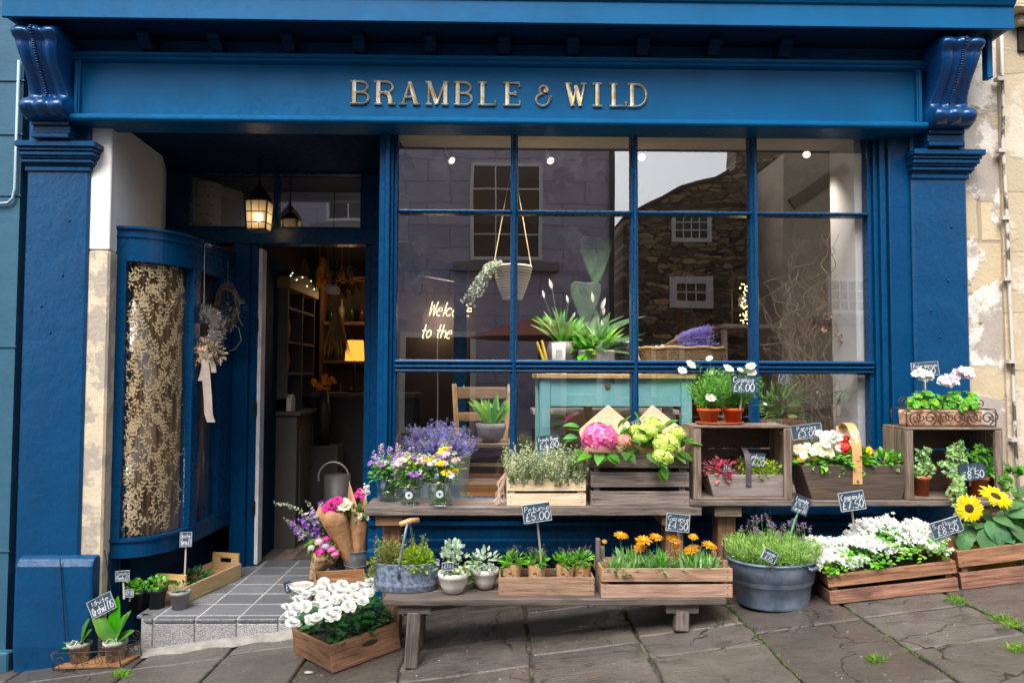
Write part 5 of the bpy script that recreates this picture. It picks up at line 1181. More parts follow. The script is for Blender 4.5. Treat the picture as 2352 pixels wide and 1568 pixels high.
# two white hanging pots
for k, (px, Y, wpx, hpx, lab) in enumerate(((1041, -.63, 70, 48, 'cream white round pot of white veined fittonia at the front of the lower bench'), (1114, -.56, 62, 46, 'white round pot of silvery leaves set further back beside the petunia tray'))):
    lc = b2(px, Y); s = 1 / sc(Y); r = wpx * s / 2; h = hpx * s; t = thing('white_pot', lab, 'potted plant', lc, group='white round pots')
    m = MB(); m.lathe([(0, 0), (r * .42, 0), (r * .62, h * .1), (r * .84, h * .4), (r * .93, h * .72), (r * 1.0, h * .76), (r * 1.02, h * .86), (r * 1.0, h), (r * .93, h), (r * .9, h * .85), (0, h * .85)], 26); m.build('pot', WPOT, t, True)
    m = MB(); m.lathe([(r * .88, h * .87), (0, h * .95)], 14); m.build('soil', SOIL, t); m = MB()
    for q in range(95):
        p, o = inell((0, -.005, h + .03), (r * 1.1, r * .9, .05 if k else .06), .5); m.leaf(p, o + V((0, -.3, .25)), o + V((0, -.4, .7)), rv(.022, .034), rv(.014, .02), .25, .12, 4)
    m.build('leaves', L_SILVER, t)
    if k == 0:
        m = MB(); clump(m, (.01, .0, h + .005), (r * 1.1, r * .7, .016), 60, .02, .012, 0); m.build('moss', L_LIME, t)
        m = MB()
        for q in range(60): p, o = inell((-.005, .05, h + .085), (.042, .03, .035), .5); m.leaf(p, o + V((0, 0, .5)), o + V((0, -.4, .7)), .03, .018, .2, .12, 4)
        m.build('back_leaves', L_SILVER, t)
    else:
        m = MB(); clump(m, (-.055, .02, h * .7), (.022, .04, .06), 90, .026, .014, .4); m.build('green_leaves', L_BRIGHT, t)
sign(1028, 1300, 25, 16, 4, -.71, ['£14'], 'tiny £14 tag stuck in the cream white pot', (1034, 1322, -.66), FRAMEW)
sign(1100, 1272, 27, 17, 3, -.5, ['£20'], 'tiny £20 tag behind the silvery leaved white pot', (1103, 1300, -.5), BOARD)
# petunia tray
Yp = -.60; lc = b2(1253, Yp); s = 1 / sc(-.68)
t = thing('seed_tray', 'shallow pale orange wooden tray of paper wrapped petunias on the lower bench', 'tray', lc)
slatbox(t, 218 * s, .15, 42 * s, 1, W_TAN, .009, .01)
for k, (px, dy) in enumerate(((1178, 0), (1234, 0), (1298, -.01), (1338, .02))):
    p = V((X_(px, -.63), Yp + dy, ZB2 + .034)); lab = ('leftmost', 'second from the left', 'second from the right', 'rightmost')[k]
    o = thing('petunia_pot', 'petunia seedlings in printed brown paper, %s in the shallow tray' % lab, 'potted plant', p, group='paper wrapped petunia pots'); r = .042
    m = MB(); n = 22; vs = []
    for (rr, z) in ((.8, 0), (1.0, .068), (1.06, .085)):
        for i in range(n): q = 2 * pi * i / n; w = 1 + .05 * sin(5 * q + k) * (z > .01); vs.append((r * rr * w * cos(q), r * rr * w * sin(q), z + (.012 * sin(3 * q + k) + .006 * sin(7 * q) if z > .07 else 0)))
    m.add(vs, [(a * n + i, a * n + (i + 1) % n, (a + 1) * n + (i + 1) % n, (a + 1) * n + i) for a in range(2) for i in range(n)]); m.build('paper_wrap', KPOT, o)
    m = MB(); m.lathe([(r * .95, .06), (0, .064)], 12); m.build('soil', SOIL, o)
    m = MB(); clump(m, (0, .004, .1), (.046, .036, .036), 120, .032, .011, .6, k=3); m.build('leaves', L_BRIGHT, o)
    m = MB(); st = MB()
    for q in range(9): b = V((rv(-.02, .02), rv(-.01, .03), .1)); e = b + V((rv(-.03, .03), rv(-.01, .03), rv(.03, .06))); stalk(st, b, e, .0008); clump(m, e, (.008, .008, .008), 7, .011, .007, .3, small=True)
    m.build('bud', pm('dusky purple bud %d' % k, (.1, .05, .09), .7), o); st.build('stems', STEM, o)
sign(1233, 1177, 66, 42, 8, -.69, ['Petunia', '£5.00'], 'chalkboard reading Petunia £5.00 on a tall stick in the shallow tray', (1245, 1310, -.6))
# gazania crate
Yg = -.60; lc = b2(1519, Yg); s = 1 / sc(-.71)
t = thing('crate', 'orange brown slatted crate of gazanias at the right end of the lower bench', 'crate', lc, group='wooden crates of plants')
slatbox(t, 300 * s, .21, 66 * s, 2, W_TAN, .012, .012, post=.03, pw=.022, rough=.004)
for dx, dy, hh in ((-.292, .02, .235), (-.27, .035, .195)): m = MB(); m.box(dx - .01, dx + .01, dy - .02, dy + .02, .004, hh); m.build('tall_post', W_GREY, t, bevel=.002)
g = thing('gazania', 'orange gazanias with narrow green leaves filling the slatted crate', 'plant', lc + V((0, 0, .04))); soil(g, 290 * s, .2, .055); m = MB()
for k in range(44): blades(m, (rv(-.26, .26), rv(-.085, .08), .05), 28, rv(.055, .12), rv(.7, 1.5), .011, .4, .02, 4)
m.build('leaves', lf('gazania leaves', (.15, .42, .06), (.34, .5, .24)), g); st = MB()
for (x, y, fx, fz, sz) in ((1426, 1229, .1, .9, .037), (1478, 1240, 0, .75, .045), (1470, 1257, -.2, .2, .035), (1507, 1233, .2, .9, .036), (1548, 1239, .2, .8, .04), (1552, 1257, -.2, .3, .026), (1592, 1232, 0, .4, .026), (1588, 1261, -.4, .8, .042), (1630, 1252, .3, .8, .042), (1562, 1278, 0, .6, .03), (1388, 1243, 0, .3, .014)):
    p = U(x, y, rv(-.66, -.58)) - g.location; stalk(st, (p.x * .94, p.y, .05), p, .0016); f = MB(); n = (fx, -.38, fz + .35); petals(f, (0, 0, 0), n, 15, sz, sz * .27, .12, .15, 4, sh=1.05); petals(f, (0, 0, .002), n, 11, sz * .75, sz * .22, .35, .1, 4); f.mi = 1; disc(f, (0, -.002, .003), n, sz * .25, .006); f.build('flower', [F_ORANGE, F_YC], g, loc=p)
st.build('stems', STEM, g)
sign(1557, 1200, 55, 40, -6, -.66, ['Gazania', '£4.50'], 'chalkboard reading Gazania £4.50 on a stick above the orange flowers', (1562, 1285, -.6))
# ================================================================== right ground: tub, crates
Yt = -.47; xt = X_(1769, Yt); s = 1 / sc(Yt); rt_, rb_ = 98 * s, 76 * s; zb_ = gz(xt) + .0; ht = 102 * s
t = thing('tin_tub', 'large round blue grey tin tub standing on the paving, planted with lavender', 'tub', (xt, Yt, zb_), tilt=.03)
pr_ = [(0, .004), (rb_ * .98, .004), (rb_, 0), (rb_ + .003, .006)]
def rr(z): return rb_ + (rt_ - rb_) * z / ht
for z in (.1, .5, .52, .55, .57, .6, .62, .93, .97, 1., 1.03): pr_.append((rr(z * ht) + {.52: .008, .57: .008, .62: .008, 1.: .009}.get(z, 0), z * ht))
pr_ += [(rr(ht) - .004, ht * 1.03), (rr(ht) - .008, ht * .9), (0, ht * .86)]
m = MB(); m.lathe(pr_, 56); m.build('body', ZINCB, t, True)
m = MB(); 
for q0 in (-.85, 2.2):
    P = [((rt_ + .012) * cos(q0 + .32 * (i / 8 - .5)), (rt_ + .012) * sin(q0 + .32 * (i / 8 - .5)), ht * .9) for i in range(9)]; m.tube(P, .008, 6)
    for e in (0, -1): m.tube([P[e], (P[e][0] * .93, P[e][1] * .93, ht * .93)], .007, 6)
m.build('handle', ZINC, t, True)
lvt = thing('lavender', 'bushy green lavender with muted mauve spikes growing in the tin tub', 'plant', (xt, Yt, zb_ + ht * .85)); m = MB(); f = MB(); st = MB()
m2 = MB(); m2.lathe([(rt_ * .95, .0), (0, .012)], 24); m2.build('soil', SOIL, lvt)
for k in range(520):
    a = rv(0, 2 * pi); q = sqrt(R.random()) * rt_ * .93; b = V((q * cos(a), q * sin(a), .01)); d = V((cos(a) * q * 1.6 + rv(-.25, .25), sin(a) * q * 1.6 - .1 + rv(-.25, .25), 1)).normalized(); L = rv(.055, .115)
    stalk(st, b, b + d * L, .001, .006)
    for i in range(18): p = b + d * (L * rv(.2, 1.05)); m.card(p, rdir(.4) + d, rdir(), rv(.02, .032), .0042)
for k in range(34):
    a = rv(0, 2 * pi); q = sqrt(R.random()) * rt_ * .85; b = V((q * cos(a), q * sin(a), .05)); e = b + V((rv(-.03, .03), rv(-.03, .03), rv(.09, .15))); stalk(st, b, e, .001, .006); spike(f, e - V((0, 0, .012)), (rv(-.2, .2), 0, 1), .032, .011, 22, .008)
m.build('foliage', L_LAV, lvt); st.build('stems', STEM, lvt); f.build('flower_spikes', F_LAVR, lvt)
sign(1768, 1276, 34, 26, -26, -.715, ['Lavender', '£15'], 'small £15 chalkboard leaning in the front of the lavender tub', (1775, 1312, -.66), FRAMEW)
sign(1840, 1160, 38, 40, -22, -.4, ['Lavender', '£9.50', 'Large £12'], 'tilted chalkboard clipped to a bent green stick rising from the tub', (1812, 1240, -.42), BOARD, GRSTICK)
def ground_crate(label, pxa, pya, pxb, pyb, W, Hh, slats, mat, **kw):
    A, B = G(pxa, pya), G(pxb, pyb); d = B - A; L = d.length; e1 = d.normalized(); n = V((-SLOPE, 0, 1)).normalized(); e2 = n.cross(e1).normalized(); n = e1.cross(e2)
    c = (A + B) / 2 + e2 * (W / 2) + n * .004
    M = Matrix(((e1.x, e2.x, n.x, c.x), (e1.y, e2.y, n.y, c.y), (e1.z, e2.z, n.z, c.z), (0, 0, 0, 1)))
    t = thing('crate', label, 'crate', group='wooden crates of plants', M=M); slatbox(t, L, W, Hh, slats, mat, **kw); return t, M, L
s = 1 / sc(-.6)
t, Mc, Lc = ground_crate('low red brown slatted crate of white campanula on the sloping paving', 1908, 1389, 2202, 1356, .27, .138, 2, W_RED, th=.013, gap=.02, post=.02, pw=.03, rough=.004)
cp = thing('campanula', 'mass of small white star campanula flowers spilling over the low slatted crate', 'plant', M=Mc @ Matrix.Translation((0, 0, .088))); soil(cp, Lc * .96, .25, .02)
m = MB(); f = MB()
def cmp_h(x, y=0): return .17 + .04 * sin(x * 11 + .6) + .022 * sin(x * 31 + y * 23) - .1 * max(0, -x - .16)
for k in range(1300):
    x = rv(-.325, .29); y = rv(-.15, .14); h = cmp_h(x) * (1 - (y / .2) ** 2 * .75) * rv(.55, 1); p = V((x, y, max(.0, h)))
    m.leaf(p, (rv(-1, 1), rv(-1, .4), rv(-.2, .8)), (0, -.4, 1), .021, .018, .3, .1, 3)
for k in range(1650):
    x = rv(-.33, .3); y = rv(-.135, .13); hh = cmp_h(x, y) * (1 - (max(0, -y) / .2) ** 2 * .8) + rv(-.016, .018)
    if y < -.115: hh = max(hh, .045)
    if sin(x * 22 + 1) * sin(hh * 45 + x * 9) > .62: continue
    petals(f, (x, y, hh), (rv(-.6, .6), -.8 + rv(-.4, .4), rv(.2, 1.)), 5, rv(.0125, .0165), .0072, .3, .15, 3, None, .12, 0, .8)
m.build('leaves', L_BRIGHT, cp); f.build('blossoms', F_WHITE, cp)
sign(1957, 1150, 60, 43, 8, -.5, ['Campanula', '£7.50'], 'chalkboard reading Campanula £7.50 on a stick behind the white flowers', (1962, 1215, -.45))
t, Mc, Lc = ground_crate('taller orange brown slatted crate of sunflowers at the right edge of the photo', 2209, 1354, 2480, 1322, .27, .175, 2, W_RED, th=.014, gap=.028, post=-.004, pw=.03)
sf = thing('sunflower', 'pair of bright yellow sunflowers with broad leaves in the taller slatted crate', 'plant', M=Matrix.Translation(U(2310, 1240, -.5))); m = MB(); st = MB(); so = sf.matrix_basis.translation
def sfl(x, y, Y, n, sz):
    p = U(x, y, Y) - so; stalk(st, (p.x + .02, p.y + .08, -.1), p + V((0, .03, 0)), .005); f = MB(); n = V(n)
    petals(f, (0, 0, 0), n, 17, sz, sz * .36, .12, .12, 5, r0=sz * .22, sh=.95); petals(f, V((0, 0, 0)) - n.normalized() * .003, n, 15, sz * .98, sz * .34, .02, .1, 5, r0=sz * .22, sh=.95); o = f.build('flower_head', F_SUN, sf, loc=p)
    f = MB(); disc(f, (0, 0, 0), n, sz * .4, sz * .12, 18); f.build('seed_disc', F_DARKC, o, True)
sfl(2226, 1167, -.62, (-.1, -1, .12), .056); sfl(2287, 1139, -.56, (.15, -.62, .85), .064)
for (x, y, Y, dx, dz, L) in ((2240, 1215, -.58, -.6, -.4, .1), (2215, 1240, -.6, -.5, -.8, .09), (2268, 1225, -.62, -.1, -.9, .13), (2245, 1200, -.55, -.3, .1, .1), (2300, 1225, -.62, .3, -1, .12), (2290, 1190, -.58, .5, -.1, .1), (2325, 1180, -.56, .6, .2, .11), (2330, 1215, -.6, .6, -.5, .12), (2310, 1165, -.52, .5, .5, .1), (2345, 1160, -.52, .7, .3, .1), (2345, 1240, -.6, .5, -.8, .11), (2278, 1245, -.62, -.3, -1, .1), (2255, 1180, -.52, -.2, .4, .09), (2365, 1200, -.58, .5, -.2, .12), (2225, 1215, -.56, -.9, -.2, .1), (2310, 1250, -.63, .1, -1, .1), (2275, 1205, -.6, .2, -.6, .12), (2350, 1130, -.5, .4, .8, .1)):
    p = U(x, y, Y) - so; d = V((dx, -.5, dz)); m.leaf(p - d * .03, d, (0, -.45, 1), L * 1.05, L * .85, .3, .12, 6, .75); stalk(st, (p.x * .5, p.y + .06, -.09), p, .002)
clump(m, (.03, .02, .01), (.17, .1, .07), 60, .1, .075, .1, k=5); m.build('leaves', L_SUN, sf); st.build('stems', STEM, sf)
pb = MB(); Mi = Mc
t2_ = thing('plant_pot', 'yellow plastic pot glimpsed between the slats of the sunflower crate', 'pot', M=Mc @ Matrix.Translation((-.02, 0, .015))); pot(t2_, .085, .1, .14, pm('yellow pot', (.6, .48, .04), .5), n=26)
sign(2174, 1210, 75, 36, 17, -.62, ['Sunflower', '£8.50'], 'long tilted chalkboard reading Sunflower £8.50 beside the yellow sunflower', (2200, 1260, -.55))
# ================================================================== left ground and step
t, Mc, Lc = ground_crate('squat red brown box of white roses turned corner on to the street', 763, 1547, 919, 1489, .42, .125, 1, W_RED, th=.016, ends='full', end_h=.118)
m = MB(); m.profy([(.02 + .035 * cos(q) * 1.2, .075 + .012 * sin(q)) for q in [2 * pi * i / 16 for i in range(16)]], -.2195, -.205); m.build('hand_hole', pm('hand hole shade', (.03, .018, .012), .9), t)  # solid dark inlay; the shade inside the hole is put into its colour
m = MB(); rs_ = thing('rose_bush', 'white rose plant packed with full blooms over dark leaves in the squat box', 'plant', M=Mc @ Matrix.Translation((0, 0, .08))); soil(rs_, Lc * .94, .39, .02)
for k in range(520):
    x = rv(-Lc / 2 + .03, Lc / 2 - .01); y = rv(-.2, .2); h = .17 * (1 - (y / .3) ** 2) * (1 - (x / .4) ** 2) * rv(.25, 1.05)
    m.leaf((x, y, h), (x * 3 + rv(-.6, .6), y * 3 - .4 + rv(-.5, .5), rv(-.3, .6)), (rv(-.3, .3), -.4, 1), rv(.032, .046), rv(.024, .032), .25, .12, 4, .85)
m.build('leaves', L_DEEP, rs_); Mr = (Mc @ Matrix.Translation((0, 0, .08))).inverted(); protos = []
rl = [(742, 1338), (765, 1350), (786, 1345), (806, 1355), (828, 1345), (850, 1338), (866, 1352), (720, 1358), (742, 1370), (700, 1366), (684, 1378), (700, 1392), (676, 1395), (724, 1388), (748, 1394), (770, 1378), (792, 1374), (815, 1372), (836, 1364), (772, 1402), (754, 1412), (728, 1418), (712, 1424), (800, 1392), (832, 1380), (668, 1412), (672, 1432), (660, 1396), (690, 1360), (765, 1418), (846, 1362), (812, 1350), (780, 1360), (735, 1352)]
for k, (x, y) in enumerate(rl):
    d_ = max(-.95, min(-.5, -.52 - (y - 1340) / 90 * .3)); p = Mr @ U(x, y, d_ + rv(-.02, .02))
    if k < 6: f = MB(); rose(f, (0, 0, 0), (0, -.55, 1), rv(.026, .033)); o = f.build('bloom', F_WHITE, rs_, loc=p); protos.append(o)
    else: o = protos[k % 6].copy(); COL.objects.link(o); o.parent = rs_; o.location = p
    o.rotation_euler = (rv(-.3, .3), rv(-.3, .3), rv(-.5, .5)); 
def stp(px, py, z=0.): return H(px, py, z)
# yellow ply crate on the step
A, B = stp(358, 1384), stp(552, 1327); A = stp(427, 1385); d = (B - A); d.z = 0; L = d.length; e1 = d.normalized(); e2 = V((-e1.y, e1.x, 0)); W = .2
c = (A + B) / 2 + e2 * (W / 2); Mc = Matrix(((e1.x, e2.x, 0, c.x), (e1.y, e2.y, 0, c.y), (0, 0, 1, .002), (0, 0, 0, 1)))
t = thing('crate', 'long yellow plywood crate with hand holes lying on the tiled doorstep', 'crate', group='wooden crates of plants', M=Mc); hh = .115
for s_ in (-1, 1):
    m = MB(); m.box(-L / 2, L / 2, s_ * W / 2 - .006, s_ * W / 2 + .006, 0, hh * .8); m.build('side_panel', W_YEL, t, bevel=.002)
    m = MB(); x = s_ * (L / 2 - .007); He = .155
    m.box(x - .007, x + .007, -W / 2 + .007, W / 2 - .007, 0, He * .6); m.box(x - .007, x + .007, -W / 2 + .007, -.04, He * .6, He * .8); m.box(x - .007, x + .007, .04, W / 2 - .007, He * .6, He * .8); m.box(x - .007, x + .007, -W / 2 + .007, W / 2 - .007, He * .8, He); m.build('end_panel', W_YEL, t)
m = MB(); m.box(-L / 2 + .015, L / 2 - .015, -W / 2 + .008, W / 2 - .008, .002, .012); m.build('base', W_YEL, t)
o = thing('trailing_plant', 'low dark green trailing plant lying in the yellow plywood crate', 'plant', M=Mc @ Matrix.Translation((-.03, 0, .05))); m = MB(); clump(m, (0, 0, .03), (.07, .06, .035), 90, .04, .022, .4); m.build('leaves', L_DEEP, o)
m = MB(); clump(m, (.05, -.05, .02), (.03, .02, .03), 30, .03, .014, -.3); m.build('light_leaves', L_BRIGHT, o)
m = MB()
for k in range(10): a = rv(-.6, .3); m.leaf((.06, .01, .03), (cos(a), sin(a), .35), (0, 0, 1), .1, .02, .3, .1, 4)
m.build('grey_leaves', L_EUC, o)
sign(427, 1238, 27, 33, 2, .3, ['Boston', 'fern £3'], 'small upright two line chalkboard on a stick in the yellow plywood crate', (424, 1330, .32))
# small nursery pots
for (px, py, w, h, mat, nm, lab, fol) in ((305, 1405, 40, 42, BPOT, 1, 'left black plastic pot of green seedlings on the step corner', L_BRIGHT), (350, 1402, 42, 45, BPOT, 1, 'square black plastic pot of bright green seedlings beside the plywood crate', L_BRIGHT), (403, 1404, 46, 40, GPOT, 0, 'small mauve grey pot with a little green sprout on the step edge', L_MID)):
    p = stp(px, py); s = 1 / sc(p.y); r = w * s / 2; t = thing('nursery_pot', lab, 'potted plant', p + V((0, r, .001)), group='small nursery pots on the step')
    pot(t, r * .72, r * .95, h * s, mat, n=20 if not nm else 28, sq=(lambda q, i: .14 * (abs(cos(2 * q)) ** 4) * -1 + .0 + .1 * abs(sin(2 * q)) ** 2) if nm else None)
    m = MB(); clump(m, (0, 0, h * s + .02), (r * (1.15 if nm else .6), r, .034 if nm else .022), 130 if nm else 26, .024, .014, .5); m.build('leaves', fol, t)
sign(281, 1322, 32, 23, 4, .07, ['Tomato', 'Plants £3'], 'white edged chalkboard above the left black nursery pot', (285, 1375, .07))
sign(297, 1362, 19, 16, 1, .0, ['£2.50'], 'tiny blue and white tag stuck in the left black pot', (298, 1380, .02))
# wire tray of orchids on the paving
A, B = G(124, 1549), G(300, 1545); d = B - A; L = .41; c = G(216, 1530) + V((0, .035, .004)); ang = atan2(d.y, d.x) + .03
M0 = Matrix.Translation(c) @ Matrix.Rotation(-TILT, 4, 'Y') @ Matrix.Rotation(ang, 4, 'Z')
t = thing('wire_tray', 'rusty scrolled wire tray with a wooden base holding two orchids at the pilaster foot', 'tray', M=M0)
m = MB(); m.box(-.2, .2, -.07, .07, .002, .014); m.build('base', W_ORANGE, t, bevel=.003); m = MB()
for sy in (-.075, .075):
    for z in (.004, .085): m.tube([(-.205, sy, z), (.205, sy, z)], .0025, 6)
    for sx in (-.205, .205): m.tube([(sx, sy, 0), (sx, sy, .085)], .0025, 6)
for sx in (-.205, .205):
    for z in (.004, .085): m.tube([(sx, -.075, z), (sx, .075, z)], .0025, 6)
for k in range(5): x = -.15 + k * .075; m.tube(scroll(x, .043, .03, -1.2, 1.3, 1 if k % 2 else -1, -.078), .0022, 5); m.tube(scroll(x + .03, .043, .028, 1.5, 1., -1 if k % 2 else 1, .078), .0022, 5)
m.tube(scroll(.19, .115, .03, -1.57, 1.5, 1, .07), .0025, 6); m.tube(scroll(.13, .11, .028, -1.57, 1.4, -1, .07), .0025, 6); m.build('wire_frame', WIRE, t, True)
for (dx, lab, pts, stick_, sc_) in ((-.105, 'smaller orchid in a clear bark filled pot, left in the wire tray', ((-.8, .25, .1), (-.6, -.05, .09), (.35, .9, .14), (.55, .6, .12), (-.3, .1, .08), (.7, .3, .08)), ((150, 1472), (138, 1283)), 1.), (.115, 'larger orchid with tall upright leaves, right in the wire tray', ((-.55, 1, .19), (.02, 1, .21), (.5, 1, .18), (-.5, .35, .14), (.75, .5, .13), (.3, .7, .16), (-.25, .6, .14)), ((268, 1440), (240, 1262)), 1.)):
    Mo = M0 @ Matrix.Translation((dx, 0, .015)) @ Matrix.Rotation(TILT * .6, 4, 'Y'); o = thing('orchid', lab, 'potted plant', M=Mo, group='orchids in the wire tray')
    m = MB(); m.lathe(potm(.042, .056, .1), 24); m.build('pot', CLEARPOT, o, True); m = MB(); m.lathe([(.05, .088), (0, .096)], 14); m.build('bark', pm('orchid bark %f' % dx, (.2, .14, .09), .9, col2=(.5, .45, .38), nscale=60, bump=.6), o)
    m = MB()
    for (x, z, Ln) in pts: m.leaf((rv(-.006, .006), rv(-.01, .01), .09), (x, -.18 + rv(-.15, .2), z), (-x * .8, -.75, .5), Ln * 1.1, Ln * .37, .16, .2, 9, .8, .62)
    m.build('leaves', L_ORCH if dx > 0 else L_MID, o); m = MB()
    for k in range(12): a = rv(0, 6.28); m.tube([(0, 0, .095), (.03 * cos(a), .03 * sin(a), .115), (.06 * cos(a), .06 * sin(a), rv(.07, .1))], .0022, 5)
    m.build('aerial_root', pm('pale roots %f' % dx, (.55, .56, .45), .8), o); Mi = Mo.inverted(); m = MB(); m.tube([Mi @ U(*stick_[0], c.y), Mi @ U(*stick_[1], c.y + .02)], .0028, 5); m.build('support_cane', BLACK, o)
sign(233, 1389, 60, 40, 27, c.y - .03, ['White', 'Orchid £15'], 'steeply tilted chalkboard reading White Orchid £15 behind the larger orchid', (262, 1420, c.y - .01))
# ---- cut flower bouquets by the door
def bucket(px, py, w, h, mat, label, Y=None):
    p = stp(px, py); s = 1 / sc(p.y); r = w * s / 2; t = thing('bucket', label, 'bucket', p + V((0, r, .001)), group='metal flower buckets by the door')
    m = MB(); H_ = h * s; m.lathe([(0, .003), (r * .82, .003), (r * .83, 0), (r * .86, H_ * .1), (r * .97, H_ * .8), (r * .985, H_ * .83), (r * .97, H_ * .86), (r, H_), (r * 1.03, H_ + .003), (r, H_ + .006), (r * .95, H_ * .95), (r * .85, .02), (0, .02)], 28); m.build('body', mat, t, True)
    m = MB(); m.tube([(-r * 1.02, 0, H_ * .9), (-r * 1.05, -r * .3, H_ * .75), (-r * .8, -r * .75, H_ * .62), (0, -r * 1.05, H_ * .58), (r * .8, -r * .75, H_ * .62), (r * 1.05, -r * .3, H_ * .75), (r * 1.02, 0, H_ * .9)], .0025, 5); m.build('handle', WIREG, t)
    return p + V((0, r, 0)), r, H_
pbk, rbk, hbk = bucket(814, 1352, 60, 80, BUCKG, 'dull grey metal bucket holding the kraft wrapped bouquets right of the doorway')
p2, r2_, h2_ = bucket(772, 1344, 46, 66, BUCKG, 'smaller dark metal bucket half hidden behind the pink bouquet')
t = thing('cone_bouquet', 'kraft paper cone of white and lime flowers standing upright in the grey bucket', 'bouquet', pbk + V((0, 0, .03)), group='kraft wrapped bouquets')
def cone(o, apex, top, r0, r1, mat, op=.9, tilt=0, tip=.0, name='paper_wrap'):
    a, b = V(apex), V(top); ax = (b - a); Ln = ax.length; q = V((0, 0, 1)).rotation_difference(ax.normalized()).to_matrix(); m = MB(); n = 30; vs = []
    K = 6
    for j in range(K + 1):
        t_ = j / K
        for i in range(n):
            g_ = 2 * pi * i / n; back = (1 + sin(g_)) / 2; rr_ = (r0 + (r1 - r0) * t_) * (1 + .06 * sin(4 * g_ + 3 * t_) * t_ + .03 * sin(9 * g_)); zz = Ln * t_ * (1 + (tip * back ** 3 + .06 * sin(3 * g_)) * t_)
            vs.append(a + q @ V((rr_ * cos(g_), rr_ * sin(g_), zz)))
    m.add(vs, [(j * n + i, j * n + (i + 1) % n, (j + 1) * n + (i + 1) % n, (j + 1) * n + i) for j in range(K) for i in range(n)]); ob = m.build(name, mat, o, True); sm = ob.modifiers.new('thick', 'SOLIDIFY'); sm.thickness = .0015; return ob
def loc_(o, x, y, Y): return U(x, y, Y) - o.location
Yk = pbk.y
cone(t, (.0, 0, .02), loc_(t, 822, 1178, Yk), .03, .075, KRAFT, tip=.12); m = MB(); clump(m, loc_(t, 820, 1180, Yk - .02), (.06, .05, .04), 60, .045, .022, .4); m.build('leaves', L_MID, t)
for (x, y, mt, r) in ((826, 1184, F_CREAM, .024), (805, 1180, F_LIME, .018), (845, 1190, F_WHITE, .014)): f = MB(); rose(f, (0, 0, 0), (0, -1, .5), r); f.build('bloom', mt, t, loc=loc_(t, x, y, Yk - .06))
t = thing('cone_bouquet', 'kraft paper cone with a hot pink gerbera and a big cream bloom leaning left', 'bouquet', pbk + V((-.02, -.02, .06)), group='kraft wrapped bouquets')
cone(t, (.0, 0, .05), loc_(t, 762, 1172, Yk - .08), .028, .088, KRAFT, tip=.1); m = MB(); clump(m, loc_(t, 770, 1168, Yk - .08), (.07, .05, .03), 50, .045, .022, .4); m.build('leaves', L_DEEP, t)
for (x, y, mt, r, nm) in ((790, 1158, F_CREAM, .052, 1), (762, 1160, F_MAG, .042, 2), (752, 1168, F_MAG, .034, 2), (777, 1150, F_MAG, .03, 2)):
    f = MB(); n = (.2, -.8, .7)
    if nm == 1: petals(f, (0, 0, 0), n, 10, r, r * .8, .15, .1, 4, sh=1.3); petals(f, (0, 0, .004), n, 8, r * .6, r * .5, .6, .1, 4); f.mi = 1; disc(f, (0, -.006, .008), n, r * .2, .008)
    else: rose(f, (0, 0, 0), n, r)
    f.build('bloom', [mt, F_YC], t, loc=loc_(t, x, y, Yk - .12))
t = thing('cone_bouquet', 'tall pale kraft sheet with magenta and tiny white flowers behind the others', 'bouquet', pbk + V((.01, .05, .08)), group='kraft wrapped bouquets')
cone(t, (.0, 0, .02), loc_(t, 818, 1175, Yk + .06), .03, .07, KRAFTL, tip=.12); m = MB()
for (x0, x1, xt, yt) in ((795, 826, 802, 1103), (818, 848, 838, 1118)):
    A_, B_, T_, C_ = [loc_(t, *q) for q in ((x0, 1180, Yk + .05), (x1, 1180, Yk + .05), (xt, yt, Yk + .085), ((x0 + x1) / 2, 1160, Yk + .1))]; m.add([A_, C_, B_, T_], [(0, 1, 3), (1, 2, 3)])
o = m.build('paper_point', KRAFTL, t); sm = o.modifiers.new('thick', 'SOLIDIFY'); sm.thickness = .0015; m = MB()
for k in range(40): q, o = inell(loc_(t, 838, 1125, Yk), (.035, .02, .06)); petals(m, q, (rv(-1, 1), -1, .4), 4, .008, .007)
m.build('small_blooms', F_WHITE, t)
for (x, y) in ((826, 1128), (832, 1138), (820, 1136)): f = MB(); rose(f, (0, 0, 0), (0, -1, .4), .02); f.build('bloom', F_MAG, t, loc=loc_(t, x, y, Yk))
t = thing('cut_flowers', 'loose violet stocks and white snapdragon spires arching left over the doorway tiles', 'flowers', p2 + V((0, 0, .05))); st = MB(); m = MB(); f1 = MB(); f2 = MB(); f3 = MB(); Yv = p2.y - .06
for (x, y, ff, L, k) in ((705, 1208, f1, .08, 60), (690, 1225, f2, .08, 60), (725, 1195, f2, .07, 60), (715, 1235, f2, .07, 50), (740, 1165, f1, .07, 50), (700, 1195, f1, .06, 40), (730, 1222, f1, .06, 40), (680, 1212, f1, .05, 40), (720, 1182, f2, .06, 40), (745, 1250, f2, .05, 30)):
    p = loc_(t, x, y, Yv); d = V((p.x * .9, p.y, p.z)).normalized(); stalk(st, (0, 0, .02), p, .002, .01)
    for q in range(k): z = p + d * (L * rv(-.5, .5)) + rdir() * rv(.005, .03); petals(ff, z, rdir() + V((0, -.8, .2)), 4, .0125, .011, .2, .1, 3)
for (P, cnt) in ((((628, 1155), (660, 1160), (690, 1172), (712, 1195)), 90), (((655, 1192), (670, 1202), (690, 1215), (705, 1230)), 40), (((700, 1150), (715, 1165), (728, 1185), (735, 1200)), 40)):
    Q = [loc_(t, x, y, Yv - .02) for x, y in P]; st.tube(Q + [V((0, 0, .05))], .0018, 4)
    for q in range(cnt): i = R.randrange(3); p = Q[i].lerp(Q[i + 1], R.random()) + rdir() * rv(.003, .014); f3.card(p, rdir(.2), rdir(), .015, .011)
